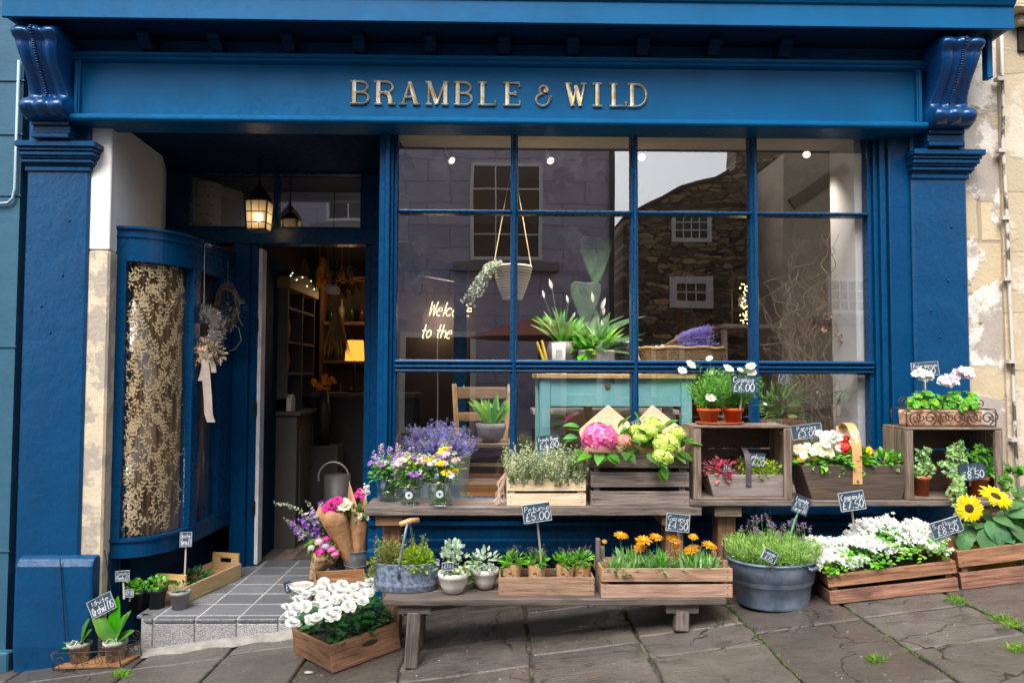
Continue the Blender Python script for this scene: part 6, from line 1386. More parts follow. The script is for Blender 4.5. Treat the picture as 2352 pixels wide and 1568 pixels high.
for k in range(70): q, o = inell(loc_(t, 720, 1235, Yv), (.07, .04, .07)); m.leaf(q, o + V((0, -.3, -.2)), o + V((0, -.4, .5)), .045, .014, .3)
m.build('leaves', L_MID, t); st.build('stems', STEM, t); f1.build('violet_stocks', F_PURP, t); f2.build('lilac_stocks', F_LILAC, t); f3.build('snapdragon_spires', lf('pale green buds', (.5, .56, .38), (.65, .68, .55)), t)
p3 = stp(712, 1352); t = thing('cone_bouquet', 'small crinkled brown paper posy of pink and white flowers leaning at the front', 'bouquet', p3 + V((0, .05, .01)), group='kraft wrapped bouquets')
cone(t, (-.01, 0, .02), loc_(t, 748, 1268, p3.y + .02), .012, .085, KRAFTC, tip=.05); m = MB(); clump(m, loc_(t, 750, 1265, p3.y), (.075, .05, .035), 110, .035, .01, .5); m.build('leaves', L_MID, t)
for (x, y, mt, r) in ((736, 1268, F_MAG, .03), (762, 1262, F_PINK, .026), (748, 1255, F_LILAC, .026), (733, 1245, F_PALEP, .026), (770, 1272, F_PINK, .024), (750, 1238, F_MAG, .02), (715, 1258, F_WHITE, .018)): f = MB(); floretball(f, (0, 0, 0), r, 50, .011); f.build('bloom', mt, t, loc=loc_(t, x, y, p3.y - .04))
p4 = stp(688, 1388); t = thing('white_pot', 'small white pot of gravelly soil at the step edge behind the roses', 'pot', p4 + V((0, .05, .001))); m = MB(); m.lathe(potm(.055, .066, .1), 24); m.build('pot', WPOT, t, True); m = MB(); m.lathe([(.06, .088), (0, .1)], 14); m.build('gravel', pm('white gravel', (.6, .55, .48), .9, col2=(.35, .3, .25), nscale=70, bump=.8, bscale=90), t)
sign(662, 1348, 15, 25, 14, p4.y + .03, ['£9'], 'dark little price tag leaning edge on beside the small white pot', (668, 1375, p4.y + .04), BOARD, turn=.6)
cA = stp(770, 1380); t = thing('crate', 'old orange brown crate on the step corner behind the white roses', 'crate', (cA.x, cA.y + .12, .002), rz=.25, group='wooden crates of plants'); slatbox(t, .3, .2, .12, 1, W_ORANGE, .012, ends='full')
# ================================================================== doorway: wreaths, lamps
hx = U(470, 563, .58); tW = V(U(469, 766, .56))
t = thing('wreath', 'grey moss wreath with cream dried flowers and long linen ribbon on the curved window', 'wreath', tW)
m = MB(); c_ = MB(); rad = .085
for k in range(3400):
    a = rv(0, 2 * pi); r = .088 + rv(-.05, .045); p = V((r * cos(a) * .88, rv(-.035, .03), r * sin(a) * 1.1 + .02)); m.leaf(p, V((cos(a) + rv(-1, 1), rv(-1, .4), sin(a) + rv(-1, 1))), rdir(), rv(.018, .035), .0045, .3, 0, 2)
m.build('moss_ring', DRYG, t); m = MB(); m.tube([(.088 * .88 * cos(q), 0, .088 * 1.1 * sin(q) + .02) for q in [2 * pi * i / 28 for i in range(29)]], .037, 10); m.build('moss_core', pm('dark moss core', (.1, .085, .08), .95), t, True); m = MB(); m.tube([V((.0, 0, .1)), V((-.005, 0, .16)), hx - tW], .0025, 5); m.tube([hx - tW + V((.0, 0, 0)), hx - tW + V((.02, -.01, .006)), hx - tW + V((.045, 0, -.006)), hx - tW + V((.02, .01, -.01)), hx - tW], .003, 5); m.build('cord', pm('grey cord', (.4, .38, .34), .9), t)
m = MB()
for k in range(420):
    p, o = inell((.025, -.045, -.12), (.115, .035, .075)); m.leaf(p, o + V((rv(-.5, .5), -.3, -.2)), rdir(), rv(.02, .04), .008, .3, .1, 3)
m.build('dried_flowers', lf('dried cream flowers', (.62, .47, .3), (.4, .28, .19)), t)
m = MB()
for k in range(14): petals(m, (rv(-.06, .05), -.05, -.13 + rv(-.04, .04)), (rv(-.4, .4), -1, rv(-.3, .4)), 6, .02, .014, .4)
m.build('straw_flowers', pm('straw flower', (.72, .5, .3), .8, val=.25, col2=(.6, .25, .2), nscale=8), t)
m = MB()
def ribbon(P, w):
    n = len(P); vs = []
    for i, p in enumerate(P): k = .012 * sin(i * 1.3); vs += [(p[0] - w / 2, p[1] + k, p[2]), (p[0], p[1] - k, p[2]), (p[0] + w / 2, p[1] + k, p[2])]
    m.add(vs, [(3 * i + j, 3 * i + j + 1, 3 * i + 4 + j, 3 * i + 3 + j) for i in range(n - 1) for j in range(2)])
ribbon([(.02, -.07, -.12), (.035, -.075, -.2), (.045, -.07, -.3), (.06, -.07, -.4), (.065, -.065, -.49), (.075, -.06, -.54)], .05); ribbon([(.03, -.06, -.1), (.03, -.065, -.18), (.02, -.06, -.25), (.012, -.06, -.29)], .04); ribbon([(.05, -.06, -.12), (.075, -.06, -.2), (.08, -.055, -.24)], .036)
m.build('ribbon', pm('linen ribbon', (.47, .39, .33), .85, col2=(.36, .29, .24), nscale=14, bump=.1), t, True)
tV = V(U(522, 705, .85)); t = thing('twig_wreath', 'dark twiggy wreath with grey green sprigs hanging behind the ribboned wreath', 'wreath', tV); m = MB()
for k in range(60):
    q0 = rv(0, 6.28); rr2 = rv(.07, .11); m.tube([V((rr2 * .75 * cos(q0 + i * .25) + rv(-.006, .006), rv(-.02, .02), rr2 * 1.5 * sin(q0 + i * .25) + rv(-.01, .01))) for i in range(9)], .0018, 4)
m.tube([(0, 0, .15), (0, 0, .33)], .002, 4); m.build('twigs', TWIG, t); m = MB(); clump(m, (.03, -.02, -.03), (.08, .04, .1), 200, .045, .008, .0); m.build('sprigs', lf('dry olive sprigs', (.16, .18, .12), (.25, .27, .2)), t)
m = MB(); m.tube([(.02, -.03, -.1), (.09, -.04, -.14), (.11, -.04, -.22), (.07, -.05, -.28), (.0, -.05, -.3)], .003, 5); m.build('loop_twig', TWIG, t)
# lantern
Yl = .8; pc = U(595, 497, Yl); s = 1 / sc(Yl); t = thing('lantern', 'hanging iron lantern with small leaded panes and a lit bulb above the doorway', 'lantern', pc)
w = 27 * s; hB_ = 34 * s
m = MB(); m.lathe([(w * 1.12, hB_), (w * 1.1, hB_ + .006), (w * .75, hB_ + .05), (w * .35, hB_ + .085), (.012, hB_ + .105), (.01, hB_ + .13), (0, hB_ + .13)], 20); m.build('cap', BLACK, t, True)
m = MB(); m.tube([(0, 0, hB_ + .12), (0, 0, LZ - pc.z - .001)], .006, 6)
for sx in (-1, 1):
    for sy in (-1, 1): m.beam((sx * w * .95, sy * w * .95, hB_), (sx * w * .8, sy * w * .8, -hB_), .008, .008)
for z, k in ((hB_ - .004, .95), (-hB_ + .004, .8), (hB_ * .2, .89), (-hB_ * .5, .84)):
    for sgn in (-1, 1): m.beam((-w * k, sgn * w * k, z), (w * k, sgn * w * k, z), .005, .005); m.beam((sgn * w * k, -w * k, z), (sgn * w * k, w * k, z), .005, .005)
for x in (-.45, .3):
    for sgn in (-1, 1): m.beam((x * w * .9, sgn * w * .94, hB_), (x * w * .8, sgn * w * .81, -hB_), .004, .004)
m.build('frame', BLACK, t)
m = MB(); k0, k1 = .93, .78
for q in range(4):
    Mq = Matrix.Rotation(q * pi / 2, 4, 'Z'); m.add([(-w * k1, -w * k1, -hB_), (w * k1, -w * k1, -hB_), (w * k0, -w * k0, hB_), (-w * k0, -w * k0, hB_)], [(0, 1, 2, 3)], None, Mq)
mt, nt, out = base('mottled lantern glass'); v = coords(nt); tr = nd(nt, 'BsdfTranslucent', {'Color': (.9, .75, .55, 1)}); tp = nd(nt, 'BsdfTransparent', {'Color': (.95, .85, .7, 1)}); mx = nd(nt, 'MixShader', {0: .45, 1: tp.outputs[0], 2: tr.outputs[0]}); nt.links.new(mx.outputs[0], out.inputs[0]); m.build('glass', mt, t)
m = MB(); m.ball((0, 0, -.005), .022, 12, 8, 1.3); bo = m.build('bulb', emit('lit lantern bulb', (1, .74, .4), 9), t, True)
def lamp(name, p, e, col, r=.03, parent=None, spot=None, tgt=None):
    l = bpy.data.lights.new(name, 'SPOT' if spot else 'POINT'); l.energy = e; l.color = col; l.shadow_soft_size = r; o = bpy.data.objects.new(name, l); COL.objects.link(o); o.location = p
    if spot: l.spot_size = spot; l.spot_blend = 1.; o.rotation_euler = (V(tgt) - V(p)).to_track_quat('-Z', 'Y').to_euler()
    return o
lamp('lantern_light', pc + V((0, 0, -.03)), .12, (1, .75, .45), .03)
pp_ = U(667, 512, 1.6); s = 1 / sc(1.6); t = thing('pendant_lamp', 'dark bell shaped pendant lamp seen behind the fanlight', 'lamp', pp_); m = MB(); k = 31 * s
m.lathe([(k * 1.08, -.06), (k, -.05), (k * .95, -.035), (k * .7, .03), (k * .35, .065), (.012, .08), (0, .08)], 24); m.build('shade', BLACK, t, True); m = MB(); m.tube([(0, 0, .08), (0, 0, 2.8 - pp_.z)], .005, 6); m.tube([(.018 * cos(q), 0, .11 + .018 * sin(q)) for q in [i * pi / 6 for i in range(13)]], .004, 5); m.build('chain', BLACK, t)
t = thing('paper_drum', 'white punched cylindrical shade seen through the left of the fanlight', 'lampshade', U(480, 478, 1.7)); s = 1 / sc(1.7); m = MB(); m.lathe([(26 * s, -55 * s), (26 * s, 56 * s), (25 * s, 56 * s), (25 * s, -55 * s)], 24); m.build('drum', pm('white drum', (.5, .48, .46), .8), t, True); m = MB()
for r_ in range(5):
    for q in range(12): a = 2 * pi * q / 12 + (r_ % 2) * .26; M = Matrix.Rotation(a, 4, 'Z'); m.box(-.008, .008, -26.4 * s, -25.9 * s, (r_ - 2) * 21 * s, (r_ - 2) * 21 * s + .008, M)
m.build('slot', BLACK, t)
# ================================================================== inside the window
ZF = .421
# track spots
tk = thing('track_light', 'cream ceiling track with adjustable spot lamps along the top of the window', 'lights', (0, .5, Z_(330, .5)))
m = MB(); m.box(-.55, 2.1, -.015, .015, 0, .02); m.build('track', pm('cream track', (.6, .55, .48), .5), tk)
for (px, py, dx, lit) in ((1034, 366, .03, 1), (1262, 366, .015, 1), (1473, 358, 0., 1), (1853, 352, -.015, 1)):
    p = U(px, py, .5) - V(tk.location); m = MB(); m.tube([(p.x - dx, 0, -.002), (p.x - dx, 0, p.z + .045), (p.x - dx * .5, -.004, p.z + .03)], .008, 6)
    d = V((dx * 1.6, -.05, -.05)).normalized(); q = V((0, 0, 1)).rotation_difference(d).to_matrix().to_4x4(); m.lathe([(.008, -.04), (.014, -.03), (.027, .02), (.024, .021), (.0, .0)], 16, M=Matrix.Translation(p) @ q); so_ = m.build('spot_lamp', pm('white spot enamel %d' % px, (.75, .73, .7), .4), tk, True)
    m = MB(); m.lathe([(0, .012), (.021, .016), (.016, .026), (0, .03)], 14, M=Matrix.Translation(p) @ q); m.build('bulb', emit('spot bulb %d' % px, (1, .74, .42), 3.2 if px > 1100 else 1.4), so_, True)
    w0 = p + V(tk.location) + d * .06; lamp('spot_light', w0, 16 if px > 1800 else 48, (1, .86, .7), .03, spot=radians(105), tgt=w0 + V((dx * 4, .22, -1.5)))
# turquoise table
Ya = .55; s = 1 / sc(Ya); zt_ = Z_(858, Ya); xl_, xr_ = X_(1232, Ya), X_(1600, Ya)
t = thing('table', 'distressed turquoise painted table with a bare pine top inside the window', 'table', ((xl_ + xr_) / 2, Ya, ZF)); hh = zt_ - ZF; L = (xr_ - xl_) / 2; D = .62
TQ = pm('distressed turquoise paint', (.24, .64, .68), .6, col2=(.36, .74, .76), nscale=6, lo=.3, hi=.7, bump=.1, bscale=30); 
m = MB()
for k in range(4): m.box(-L, L, k * D / 4, (k + 1) * D / 4 - .003, hh - .028, hh)
m.build('top', W_YEL, t, bevel=.003)
for sx in (-1, 1):
    for y in (.03, D - .08): m = MB(); x = sx * (L - .055); m.box(x - .033, x + .033, y, y + .066, 0, hh - .029); m.build('leg', TQ, t, bevel=.003)
m = MB(); za, zb3 = hh - .2, hh - .029; m.box(-L + .09, L - .09, .04, .06, za, zb3); m.box(-L + .09, L - .09, D - .06, D - .04, za, zb3)
for sx in (-1, 1): m.box(sx * (L - .05) - .01, sx * (L - .05) + .01, .097, D - .085, za, zb3)
m.build('apron', TQ, t); m = MB(); xd = X_(1397, Ya) - t.location.x; m.box(xd - .016, xd + .016, .028, .04, hh - .09, hh - .05); m.build('drawer_pull', pm('dull brass', (.35, .27, .13), .4, .7), t)
# grey chest behind, under the table
t = thing('chest', 'pale grey panelled chest standing behind the turquoise table', 'chest', (X_(1395, 1.35), 1.35, ZF)); m = MB(); m.box(-.5, .5, 0, .45, 0, .6); m.build('body', pm('pale grey chest paint', (.42, .4, .4), .7), t, bevel=.004); m = MB(); m.box(-.54, .54, -.03, .46, .601, .635); m.build('top', pm('pale grey top', (.5, .48, .47), .6), t, bevel=.004)
for x in (-.25, .25): m = MB(); m.box(x - .2, x + .2, -.008, 0.001, .08, .5); m.build('door', pm('grey door panel', (.36, .34, .34), .7), t, bevel=.004)
# chair with bowl of peace lily
Yc_ = .75; s = 1 / sc(Yc_); t = thing('chair', 'plain ladder back wooden chair inside the left window pane', 'chair', (X_(1105, Yc_), Yc_, ZF)); W_CH = wood('worn chair wood', (.2, .12, .07), (.36, .24, .15))
hs_ = Z_(1022, Yc_) - ZF; hb_ = Z_(882, 1.1) - ZF
for sx in (-1, 1):
    m = MB(); m.beam((sx * .16, -.16, 0), (sx * .16, -.16, hs_), .03, .03); m.build('leg', W_CH, t, bevel=.004); m = MB(); m.beam((sx * .15, .18, 0), (sx * .16, .2, hs_), .03, .03); m.beam((sx * .16, .2, hs_), (sx * .19, .3, hb_), .034, .03, (0, 1, 0)); m.build('back_leg', W_CH, t, bevel=.004)
    m = MB(); m.beam((sx * .16, -.16, .2), (sx * .155, .18, .2), .02, .02); m.beam((sx * .16, -.16, .3), (sx * .155, .18, .3), .02, .02); m.build('stretcher', W_CH, t)
m = MB(); m.beam((-.15, -.16, .24), (.15, -.16, .24), .02, .02); m.beam((-.15, -.16, .33), (.15, -.16, .33), .02, .02); m.build('stretcher', W_CH, t)
m = MB(); m.box(-.2, .2, -.2, .22, hs_, hs_ + .025); m.build('seat', W_CH, t, bevel=.004); m = MB(); m.box(-.17, .17, .285, .303, hb_ - .1, hb_ - .02); m.box(-.16, .16, .25, .268, hb_ - .25, hb_ - .19); m.build('back_rail', W_CH, t, bevel=.004)
pb_ = V((X_(1128, .66), .68, ZF + hs_ + .026)); t = thing('lily_bowl', 'stone grey bowl of peace lily standing on the wooden chair seat', 'potted plant', pb_); r = .098
m = MB(); m.lathe([(0, 0), (r * .5, 0), (r * .8, .035), (r * .97, .09), (r, .12), (r * .93, .12), (0, .1)], 26); m.build('bowl', STONEPOT, t, True)
def lily(o, z0, n, h, spread, w, flowers, mat=L_MID):
    m = MB(); st = MB(); f = MB()
    for k in range(n):
        a = rv(0, 6.28); q = rv(.15, 1) * spread; m.leaf((rv(-.02, .02), rv(-.02, .02), z0), (cos(a) * q, sin(a) * q - .1, 1), (-cos(a) * .7, -sin(a) * .7 - .3, .8) if 0 else (cos(a) * -.2, -.6, .6), h * rv(.6, 1.05), w * rv(.8, 1.2), .35, .16, 5, .8)
    for (x, z, L) in flowers:
        stalk(st, (0, 0, z0), (x, -.03, z), .002, .01); f.leaf((x, -.03, z - .005), (x * 1.2 + rv(-.4, .4), -.1, 1), (0, -1, .2), L * .8, L * .26, .1, .35, 5, .8)
    m.build('leaves', mat, o); st.build('stems', STEM, o); f.build('flower_spathes', F_WHITE, o)
lily(t, .09, 34, .22, .7, .045, [(-.17, .34, .035), (.01, .22, .05), (.05, .2, .05), (.12, .31, .07)], L_BRIGHT)
# lavender bucket in the window
pL_ = V((X_(1010, .33), .36, ZF)); t = thing('bucket', 'galvanised bucket inside the window holding a cloud of dried lavender', 'bucket', pL_); s = 1 / sc(.33); r = 72 * s; zz = Z_(1050, .33) - ZF
zr = Z_(1046, .28) - ZF; m = MB(); m.lathe([(0, 0), (r * .78, 0), (r * .8, .01), (r * .99, zr - .01), (r * 1.02, zr), (r * .97, zr), (r * .95, zr * .8), (0, zr * .8)], 30); m.build('body', pm('pale galvanised zinc', (.42, .46, .47), .45, .4, col2=(.55, .58, .58), nscale=24), t, True)
m = MB(); m.tube([(-r * 1.03, -.01, zr - .005), (-r * .5, -r * .95, zr - .012), (r * .6, -r * .9, zr + .02), (r * 1.03, -.01, zr)], .004, 5); m.build('handle', WIREG, t)
o = thing('dried_lavender', 'cloud of blue violet dried lavender in the galvanised window bucket', 'flowers', pL_ + V((0, 0, zr))); m = MB(); st = MB()
for k in range(420):
    d = V((rv(-1.15, .75), rv(-.5, .5), rv(.25, 1))); d.normalize(); Ln = rv(.12, .27) * (1 if d.z > .5 else .95); b = V((rv(-.06, .06), rv(-.06, .04), -.06)); e = b + d * Ln; e.y = min(max(e.y, -.17), .3); st.tube([b, e], .0008, 3, False); spike(m, b + (e - b) * .5, d, Ln * .52, .016, 30, .013)
m.build('flower_spikes', F_LAV, o); st.build('stems', STEM, o)
sign(1021, 1022, 10, 24, -12, .16, ['£9'], 'narrow little tag standing in the galvanised lavender bucket', (1020, 1060, .2), FRAMEW)
# hanging basket
Yh = .55; pH = V((X_(1176, Yh), Yh, Z_(612, Yh))); s = 1 / sc(Yh); t = thing('hanging_basket', 'cream coiled rope basket hung on cords behind the first mullion', 'basket', pH); r = 46 * s
m = MB(); pf = []
for k in range(12):
    z = -.19 * k / 11.; rr_ = r * (1 - .48 * (k / 11) ** 1.3)
    pf += [(rr_ * .985, z + .0015), (rr_ * 1.015, z - .007), (rr_ * .985, z - .0155)]
pf = pf[::-1]; m.lathe([(0, pf[0][1])] + pf + [(r * .94, 0), (r * .9, -.03), (0, -.03)], 30); m.build('rope_body', pm('cream rope', (.66, .54, .4), .85, bump=.3, bscale=120), t, True); m = MB(); ztop = 2.65 - pH.z
for (x, y) in ((-r * .95, 0), (-.1 * r, -r * .9), (r * .95, 0)): m.tube([(x, y, 0), (.0, 0, ztop)], .0028, 5)
m.build('cord', pm('jute cord', (.55, .45, .3), .9), t)
o = thing('trailing_plant', 'silvery trailing plant spilling left from the cream rope basket', 'plant', pH); m = MB(); st = MB()
for k in range(13):
    a = rv(pi * .7, pi * 1.4); x0 = (r * cos(a), r * .8 * sin(a), .01); ln = rv(.12, .3); P = [x0, (x0[0] - .03, x0[1] - .03, .0), (x0[0] - .05 - ln * .25, x0[1] - .03, -ln * .5), (x0[0] - .06 - ln * .5 + rv(-.02, .02), x0[1], -ln)]; st.tube(P, .0013, 4)
    for q in range(46): i = R.randrange(3); p = V(P[i]).lerp(V(P[i + 1]), R.random()) + rdir() * .01; m.card(p, rdir(-.2), (rv(-.5, .5), -1, .3), .022, .015)
m.build('leaves', lf('silver leaves', (.42, .48, .4), (.3, .36, .28)), o); st.build('stems', STEM, o)
# things on the table
def tb(px, Y): p = U(px, 860, Y); return V((p.x, Y, zt_ + .001))
p = tb(1292, .75); t = thing('potted_lily', 'peace lily in a round dark grey pot at the left of the table top', 'potted plant', p); m = MB(); m.lathe([(0, 0), (.07, 0), (.1, .06), (.108, .13), (.092, .205), (.082, .205), (.082, .18), (0, .18)], 24); m.build('pot', pm('dark stoneware', (.12, .12, .12), .5), t, True); lily(t, .18, 60, .25, .9, .03, [(-.07, .55, .09), (-.12, .49, .07), (.035, .46, .07), (-.08, .31, .06), (.06, .36, .06)], L_MID)
p = tb(1372, .72); t = thing('potted_lily', 'spiky peace lily in a rough stone trough at the middle of the table top', 'potted plant', p); m = MB(); m.prof([(-.07, 0), (.07, 0), (.09, .15), (.075, .15), (.07, .12), (-.07, .12), (-.075, .15), (-.09, .15)], -.13, .1); m.build('trough', STONEPOT, t, bevel=.006); lily(t, .13, 90, .23, 1.1, .03, [(-.03, .46, .09), (.02, .42, .1), (.035, .38, .08), (.03, .3, .07), (-.02, .25, .05)], L_MID)
m = MB(); clump(m, (-.07, -.03, .15), (.07, .06, .05), 60, .08, .05, .2); m.build('broad_leaves', L_BRIGHT, t)
p = tb(1283, .6); t = thing('jar_candle', 'white labelled candle jar on the table top beside two tapers', 'candle', p); s = 1 / sc(.6); m = MB(); m.lathe([(0, 0), (.05, 0), (.05, .045), (.04, .05), (.042, .055), (.042, .19), (.039, .19), (.039, .17), (0, .17)], 20); m.build('jar', pm('white glass', (.75, .74, .72), .3), t, True); m = MB(); m.box(-.022, .022, -.0436, -.0422, .1, .15); m.build('label', pm('grey label', (.6, .6, .6), .7), t)
t = thing('taper_candle', 'left of the two yellow taper candles leaning on the table', 'candle', tb(1259, .6), group='yellow tapers'); m = MB(); m.tube([(0, 0, .003), (-.07, .02, .2)], [.011, .008], 8); m.build('wax', F_YEL, t)
t = thing('taper_candle', 'right of the two yellow taper candles leaning on the table', 'candle', tb(1263, .61), group='yellow tapers'); m = MB(); m.tube([(.0, 0, .003), (-.05, .03, .21)], [.011, .008], 8); m.build('wax', F_YEL, t)
p = tb(1448, .66); t = thing('glass_jar', 'clear glass storage jar half hidden behind the middle mullion', 'jar', p); m = MB(); m.lathe([(0, 0), (.05, 0), (.052, .005), (.052, .15), (.04, .18), (.04, .19), (.0, .195)], 20); m.build('jar', JARG, t, True); m = MB(); m.lathe([(.042, .19), (.05, .192), (.05, .205), (0, .208)], 16); m.build('lid', ZINC, t, True)
# wicker basket with lavender
Yw = .68; p = tb(1566, Yw); s = 1 / sc(Yw); t = thing('wicker_basket', 'shallow oval wicker basket on the right of the table top', 'basket', p); a_ = 96 * s; m = MB(); hb = .16
for r_ in range(12):
    z = .006 + r_ * hb / 12; k = .82 + .18 * r_ / 11
    m.tube([(a_ * k * cos(q) * (1 + .012 * (-1) ** i), .16 * k * sin(q) * (1 + .012 * (-1) ** i), z) for i, q in [(i, 2 * pi * i / 56) for i in range(57)]], .0072, 5)
for i in range(28): q = 2 * pi * i / 28; m.tube([(a_ * .82 * cos(q), .16 * .82 * sin(q), 0), (a_ * 1.0 * cos(q), .16 * sin(q), hb + .004)], .005, 5)
m.tube([(a_ * 1.03 * cos(q), .165 * sin(q), hb + .004 + .004 * sin(9 * q)) for q in [2 * pi * i / 50 for i in range(51)]], .01, 6); m.build('weave', pm('wicker', (.4, .26, .12), .7, col2=(.26, .16, .07), nscale=30), t, True); m = MB(); m.lathe([(.0, .004), (a_ * .82, .004), (a_ * .85, .03), (0, .031)], 24, sy=.16 / a_); m.build('base', W_TAN, t)
o = thing('lavender_bunch', 'tied bunch of deep blue lavender lying in the wicker basket', 'flowers', p + V((0, 0, hb))); m = MB(); st = MB(); tie = V((-.135, -.03, .0))
for k in range(300):
    d = V((1, rv(-.3, .3), rv(.1, .75))); d.normalize(); L1 = rv(.1, .17); st.tube([tie + V((rv(-.02, .0), rv(-.01, .01), rv(-.01, .01))), tie + d * L1], .0011, 3, False); d2 = (d + V((.5, 0, -.12))).normalized(); spike(m, tie + d * L1, d2, rv(.08, .2), .016, 34, .011)
m.build('flower_spikes', F_LAV, o); st.build('stalks', DRY, o); m = MB(); m.lathe([(.022, -.01), (.024, 0), (.022, .01)], 10, M=Matrix.Translation(tie + V((.01, 0, .005))) @ Matrix.Rotation(1.1, 4, 'Y')); m.build('twine', pm('bunch twine', (.4, .3, .2), .9), o)
p = tb(1510, .95); t = thing('copper_jug', 'shiny copper jug behind the wicker basket', 'jug', p); m = MB(); m.lathe([(0, 0), (.06, 0), (.058, .03), (.035, .14), (.03, .18), (.034, .19), (.028, .19), (0, .17)], 24); m.build('body', pm('polished copper', (.6, .28, .1), .15, 1), t, True); m = MB(); m.tube([(.036, 0, .17), (.075, 0, .15), (.08, 0, .1), (.054, 0, .06)], .006, 6); m.build('handle', pm('copper handle', (.55, .26, .1), .2, 1), t)
m = MB(); m.box(-.025, .03, 0, .003, 0, .14, Matrix.Rotation(-.3, 4, 'Y')); tag(m.build('gift_tag', KRAFTL, loc=tb(1470, .6)), 'blank kraft gift tag leaning beside the wicker basket', 'tag')
# tall pad leaved plant behind the lilies
p = V((X_(1365, 1.05), 1.1, ZF)); t = thing('pad_plant', 'tall dusty green plant of stacked heart shaped pads behind the lilies', 'plant', p); s = 1 / sc(1.1)
m = MB(); m.lathe([(0, 0), (.11, 0), (.14, .22), (.13, .22), (0, .2)], 22); m.build('pot', STONEPOT, t, True); m = MB()
for (x, y, w, h) in ((1350, 640 + 215, 60, 240), (1345, 700, 74, 110), (1368, 600, 78, 118)):
    c = U(x, y, 1.1) - p; W, Hh = w * s / 2, h * s / 2; o_ = [(c.x + W * sx, c.z + Hh * sz) for sx, sz in ((0, -1), (.3, -.75), (.62, -.2), (.95, .45), (.97, .8), (.7, 1), (.2, .93), (-.2, .95), (-.7, 1), (-.97, .8), (-.95, .4), (-.6, -.2), (-.28, -.75))]; m.profy(o_, c.y - .012 + rv(-.02, .02), c.y + .012)
m.build('pads', L_PAD, t, bevel=.01, seg=2); m = MB(); c = U(1370, 572, 1.1) - p; blades(m, (c.x, c.y, c.z - .05), 16, .09, .8, .02, .2); m.build('top_tuft', L_PAD, t)
m = MB()
for k in range(16): a = rv(0, 6.28); m.leaf((0, -.05, 1.0 + rv(-.1, .2)), (cos(a), sin(a) * .5 - .3, rv(.2, 1)), (0, -.6, 1), rv(.25, .4), .07, .4, .1, 6, .8)
m.build('arching_leaves', L_PAD, t)
# twisted willow
p = V((X_(1880, .62), .66, ZF)); t = thing('twisted_willow', 'tangle of bare twisted willow branches behind the last window pane', 'branches', p); m = MB()
def wil(b, d, L, r, dep):
    P = [V(b)]; d = V(d).normalized(); n = int(L / .025); a1, a2 = rv(0, 6), rv(0, 6)
    for i in range(n):
        d = (d + V((sin(i * .75 + a1) * .42 + rv(-.18, .18), sin(i * .6 + a2) * .25, rv(-.1, .1) + .035))).normalized(); q = P[-1] + d * .025
        if q.x < -.33 or q.x > .36: d.x *= -1; q = P[-1] + d * .025
        q.y = max(-.36, min(.3, q.y)); P.append(q)
        if dep and i > 3 and R.random() < .17: wil(q, d + rdir() * .9, L * rv(.3, .6), r * .55, dep - 1)
    m.tube(P, [r * (1 - .75 * i / n) for i in range(n + 1)], 5, False)
for k in range(9): wil((rv(-.06, .06), rv(-.05, .05), .25), (rv(-.22, .22), rv(-.15, .05), 1), rv(.9, 1.55), .007, 2)
m.build('branches', TWIG, t); m = MB()
for k in range(9):
    c = V((rv(-.05, .3), rv(-.3, 0), rv(.6, 1.55)))
    for q in range(22): petals(m, c + rdir() * .022, rdir(), 4, .012, .01)
m.build('dried_blossoms', pm('dried pink blossoms', (.55, .38, .32), .8, val=.2), t); m = MB(); m.lathe([(0, 0), (.1, 0), (.12, .25), (.11, .25), (0, .2)], 22); m.build('vase', pm('dark vase', (.06, .06, .065), .4), t, True)
p = V((X_(1800, .45), .5, ZF)); t = thing('fern_box', 'feathery fern in a wooden box low behind the last pane', 'potted plant', p); m = MB(); m.box(-.12, .12, -.1, .1, 0, Z_(955, .45) - ZF - .02); m.build('box', W_TAN, t, bevel=.004); m = MB(); zq_ = Z_(955, .45) - ZF; clump(m, (0, 0, zq_ + .06), (.13, .1, .1), 160, .09, .014, .6); m.build('leaves', L_MID, t)
sign(1803, 866, 27, 36, -14, .3, ['£6', '£8'], 'tilted little chalkboard hanging inside the last pane', None, FRAMEW, lean=0)
# fairy light lantern
p = U(1712, 692, 1.2); s = 1 / sc(1.2); t = thing('fairy_lantern', 'tall glass lantern of glowing fairy lights behind the third mullion', 'lantern', p); w = 24 * s; h = 55 * s; m = MB()
for sx in (-1, 1):
    for sy in (-1, 1): m.beam((sx * w, sy * w, -h), (sx * w, sy * w, h), .008, .008)
    for z in (-h, h): m.beam((-w, sx * w, z), (w, sx * w, z), .01, .01); m.beam((sx * w, -w, z), (sx * w, w, z), .01, .01)
m.build('frame', BLACK, t); m = MB(); m.lathe([(w * 1.1, h), (w * .5, h + .05), (.01, h + .07), (0, h + .09)], 4); m.build('cap', BLACK, t); m = MB()
for k in range(44): q, _o = inell((0, 0, R.choice((.55, -.1, -.65)) * h), (w * .75, w * .6, h * .3)); m.ball(q, .0042, 6, 4)
m.build('fairy_light', emit('fairy lights', (1, .68, .16), 6), t); lamp('fairy_lantern_light', p, .5, (1, .7, .3), .05)
t = thing('side_table', 'dark stained side table under the glowing lantern', 'table', (p.x, 1.25, ZF)); m = MB(); m.box(-.22, .3, -.2, .2, p.z - h - ZF - .03, p.z - h - ZF - .003); m.build('top', W_DARK, t)
for sx in (-.19, .27):
    for sy in (-.17, .17): m = MB(); m.beam((sx, sy, 0), (sx, sy, p.z - h - ZF - .031), .035, .035); m.build('leg', W_DARK, t)
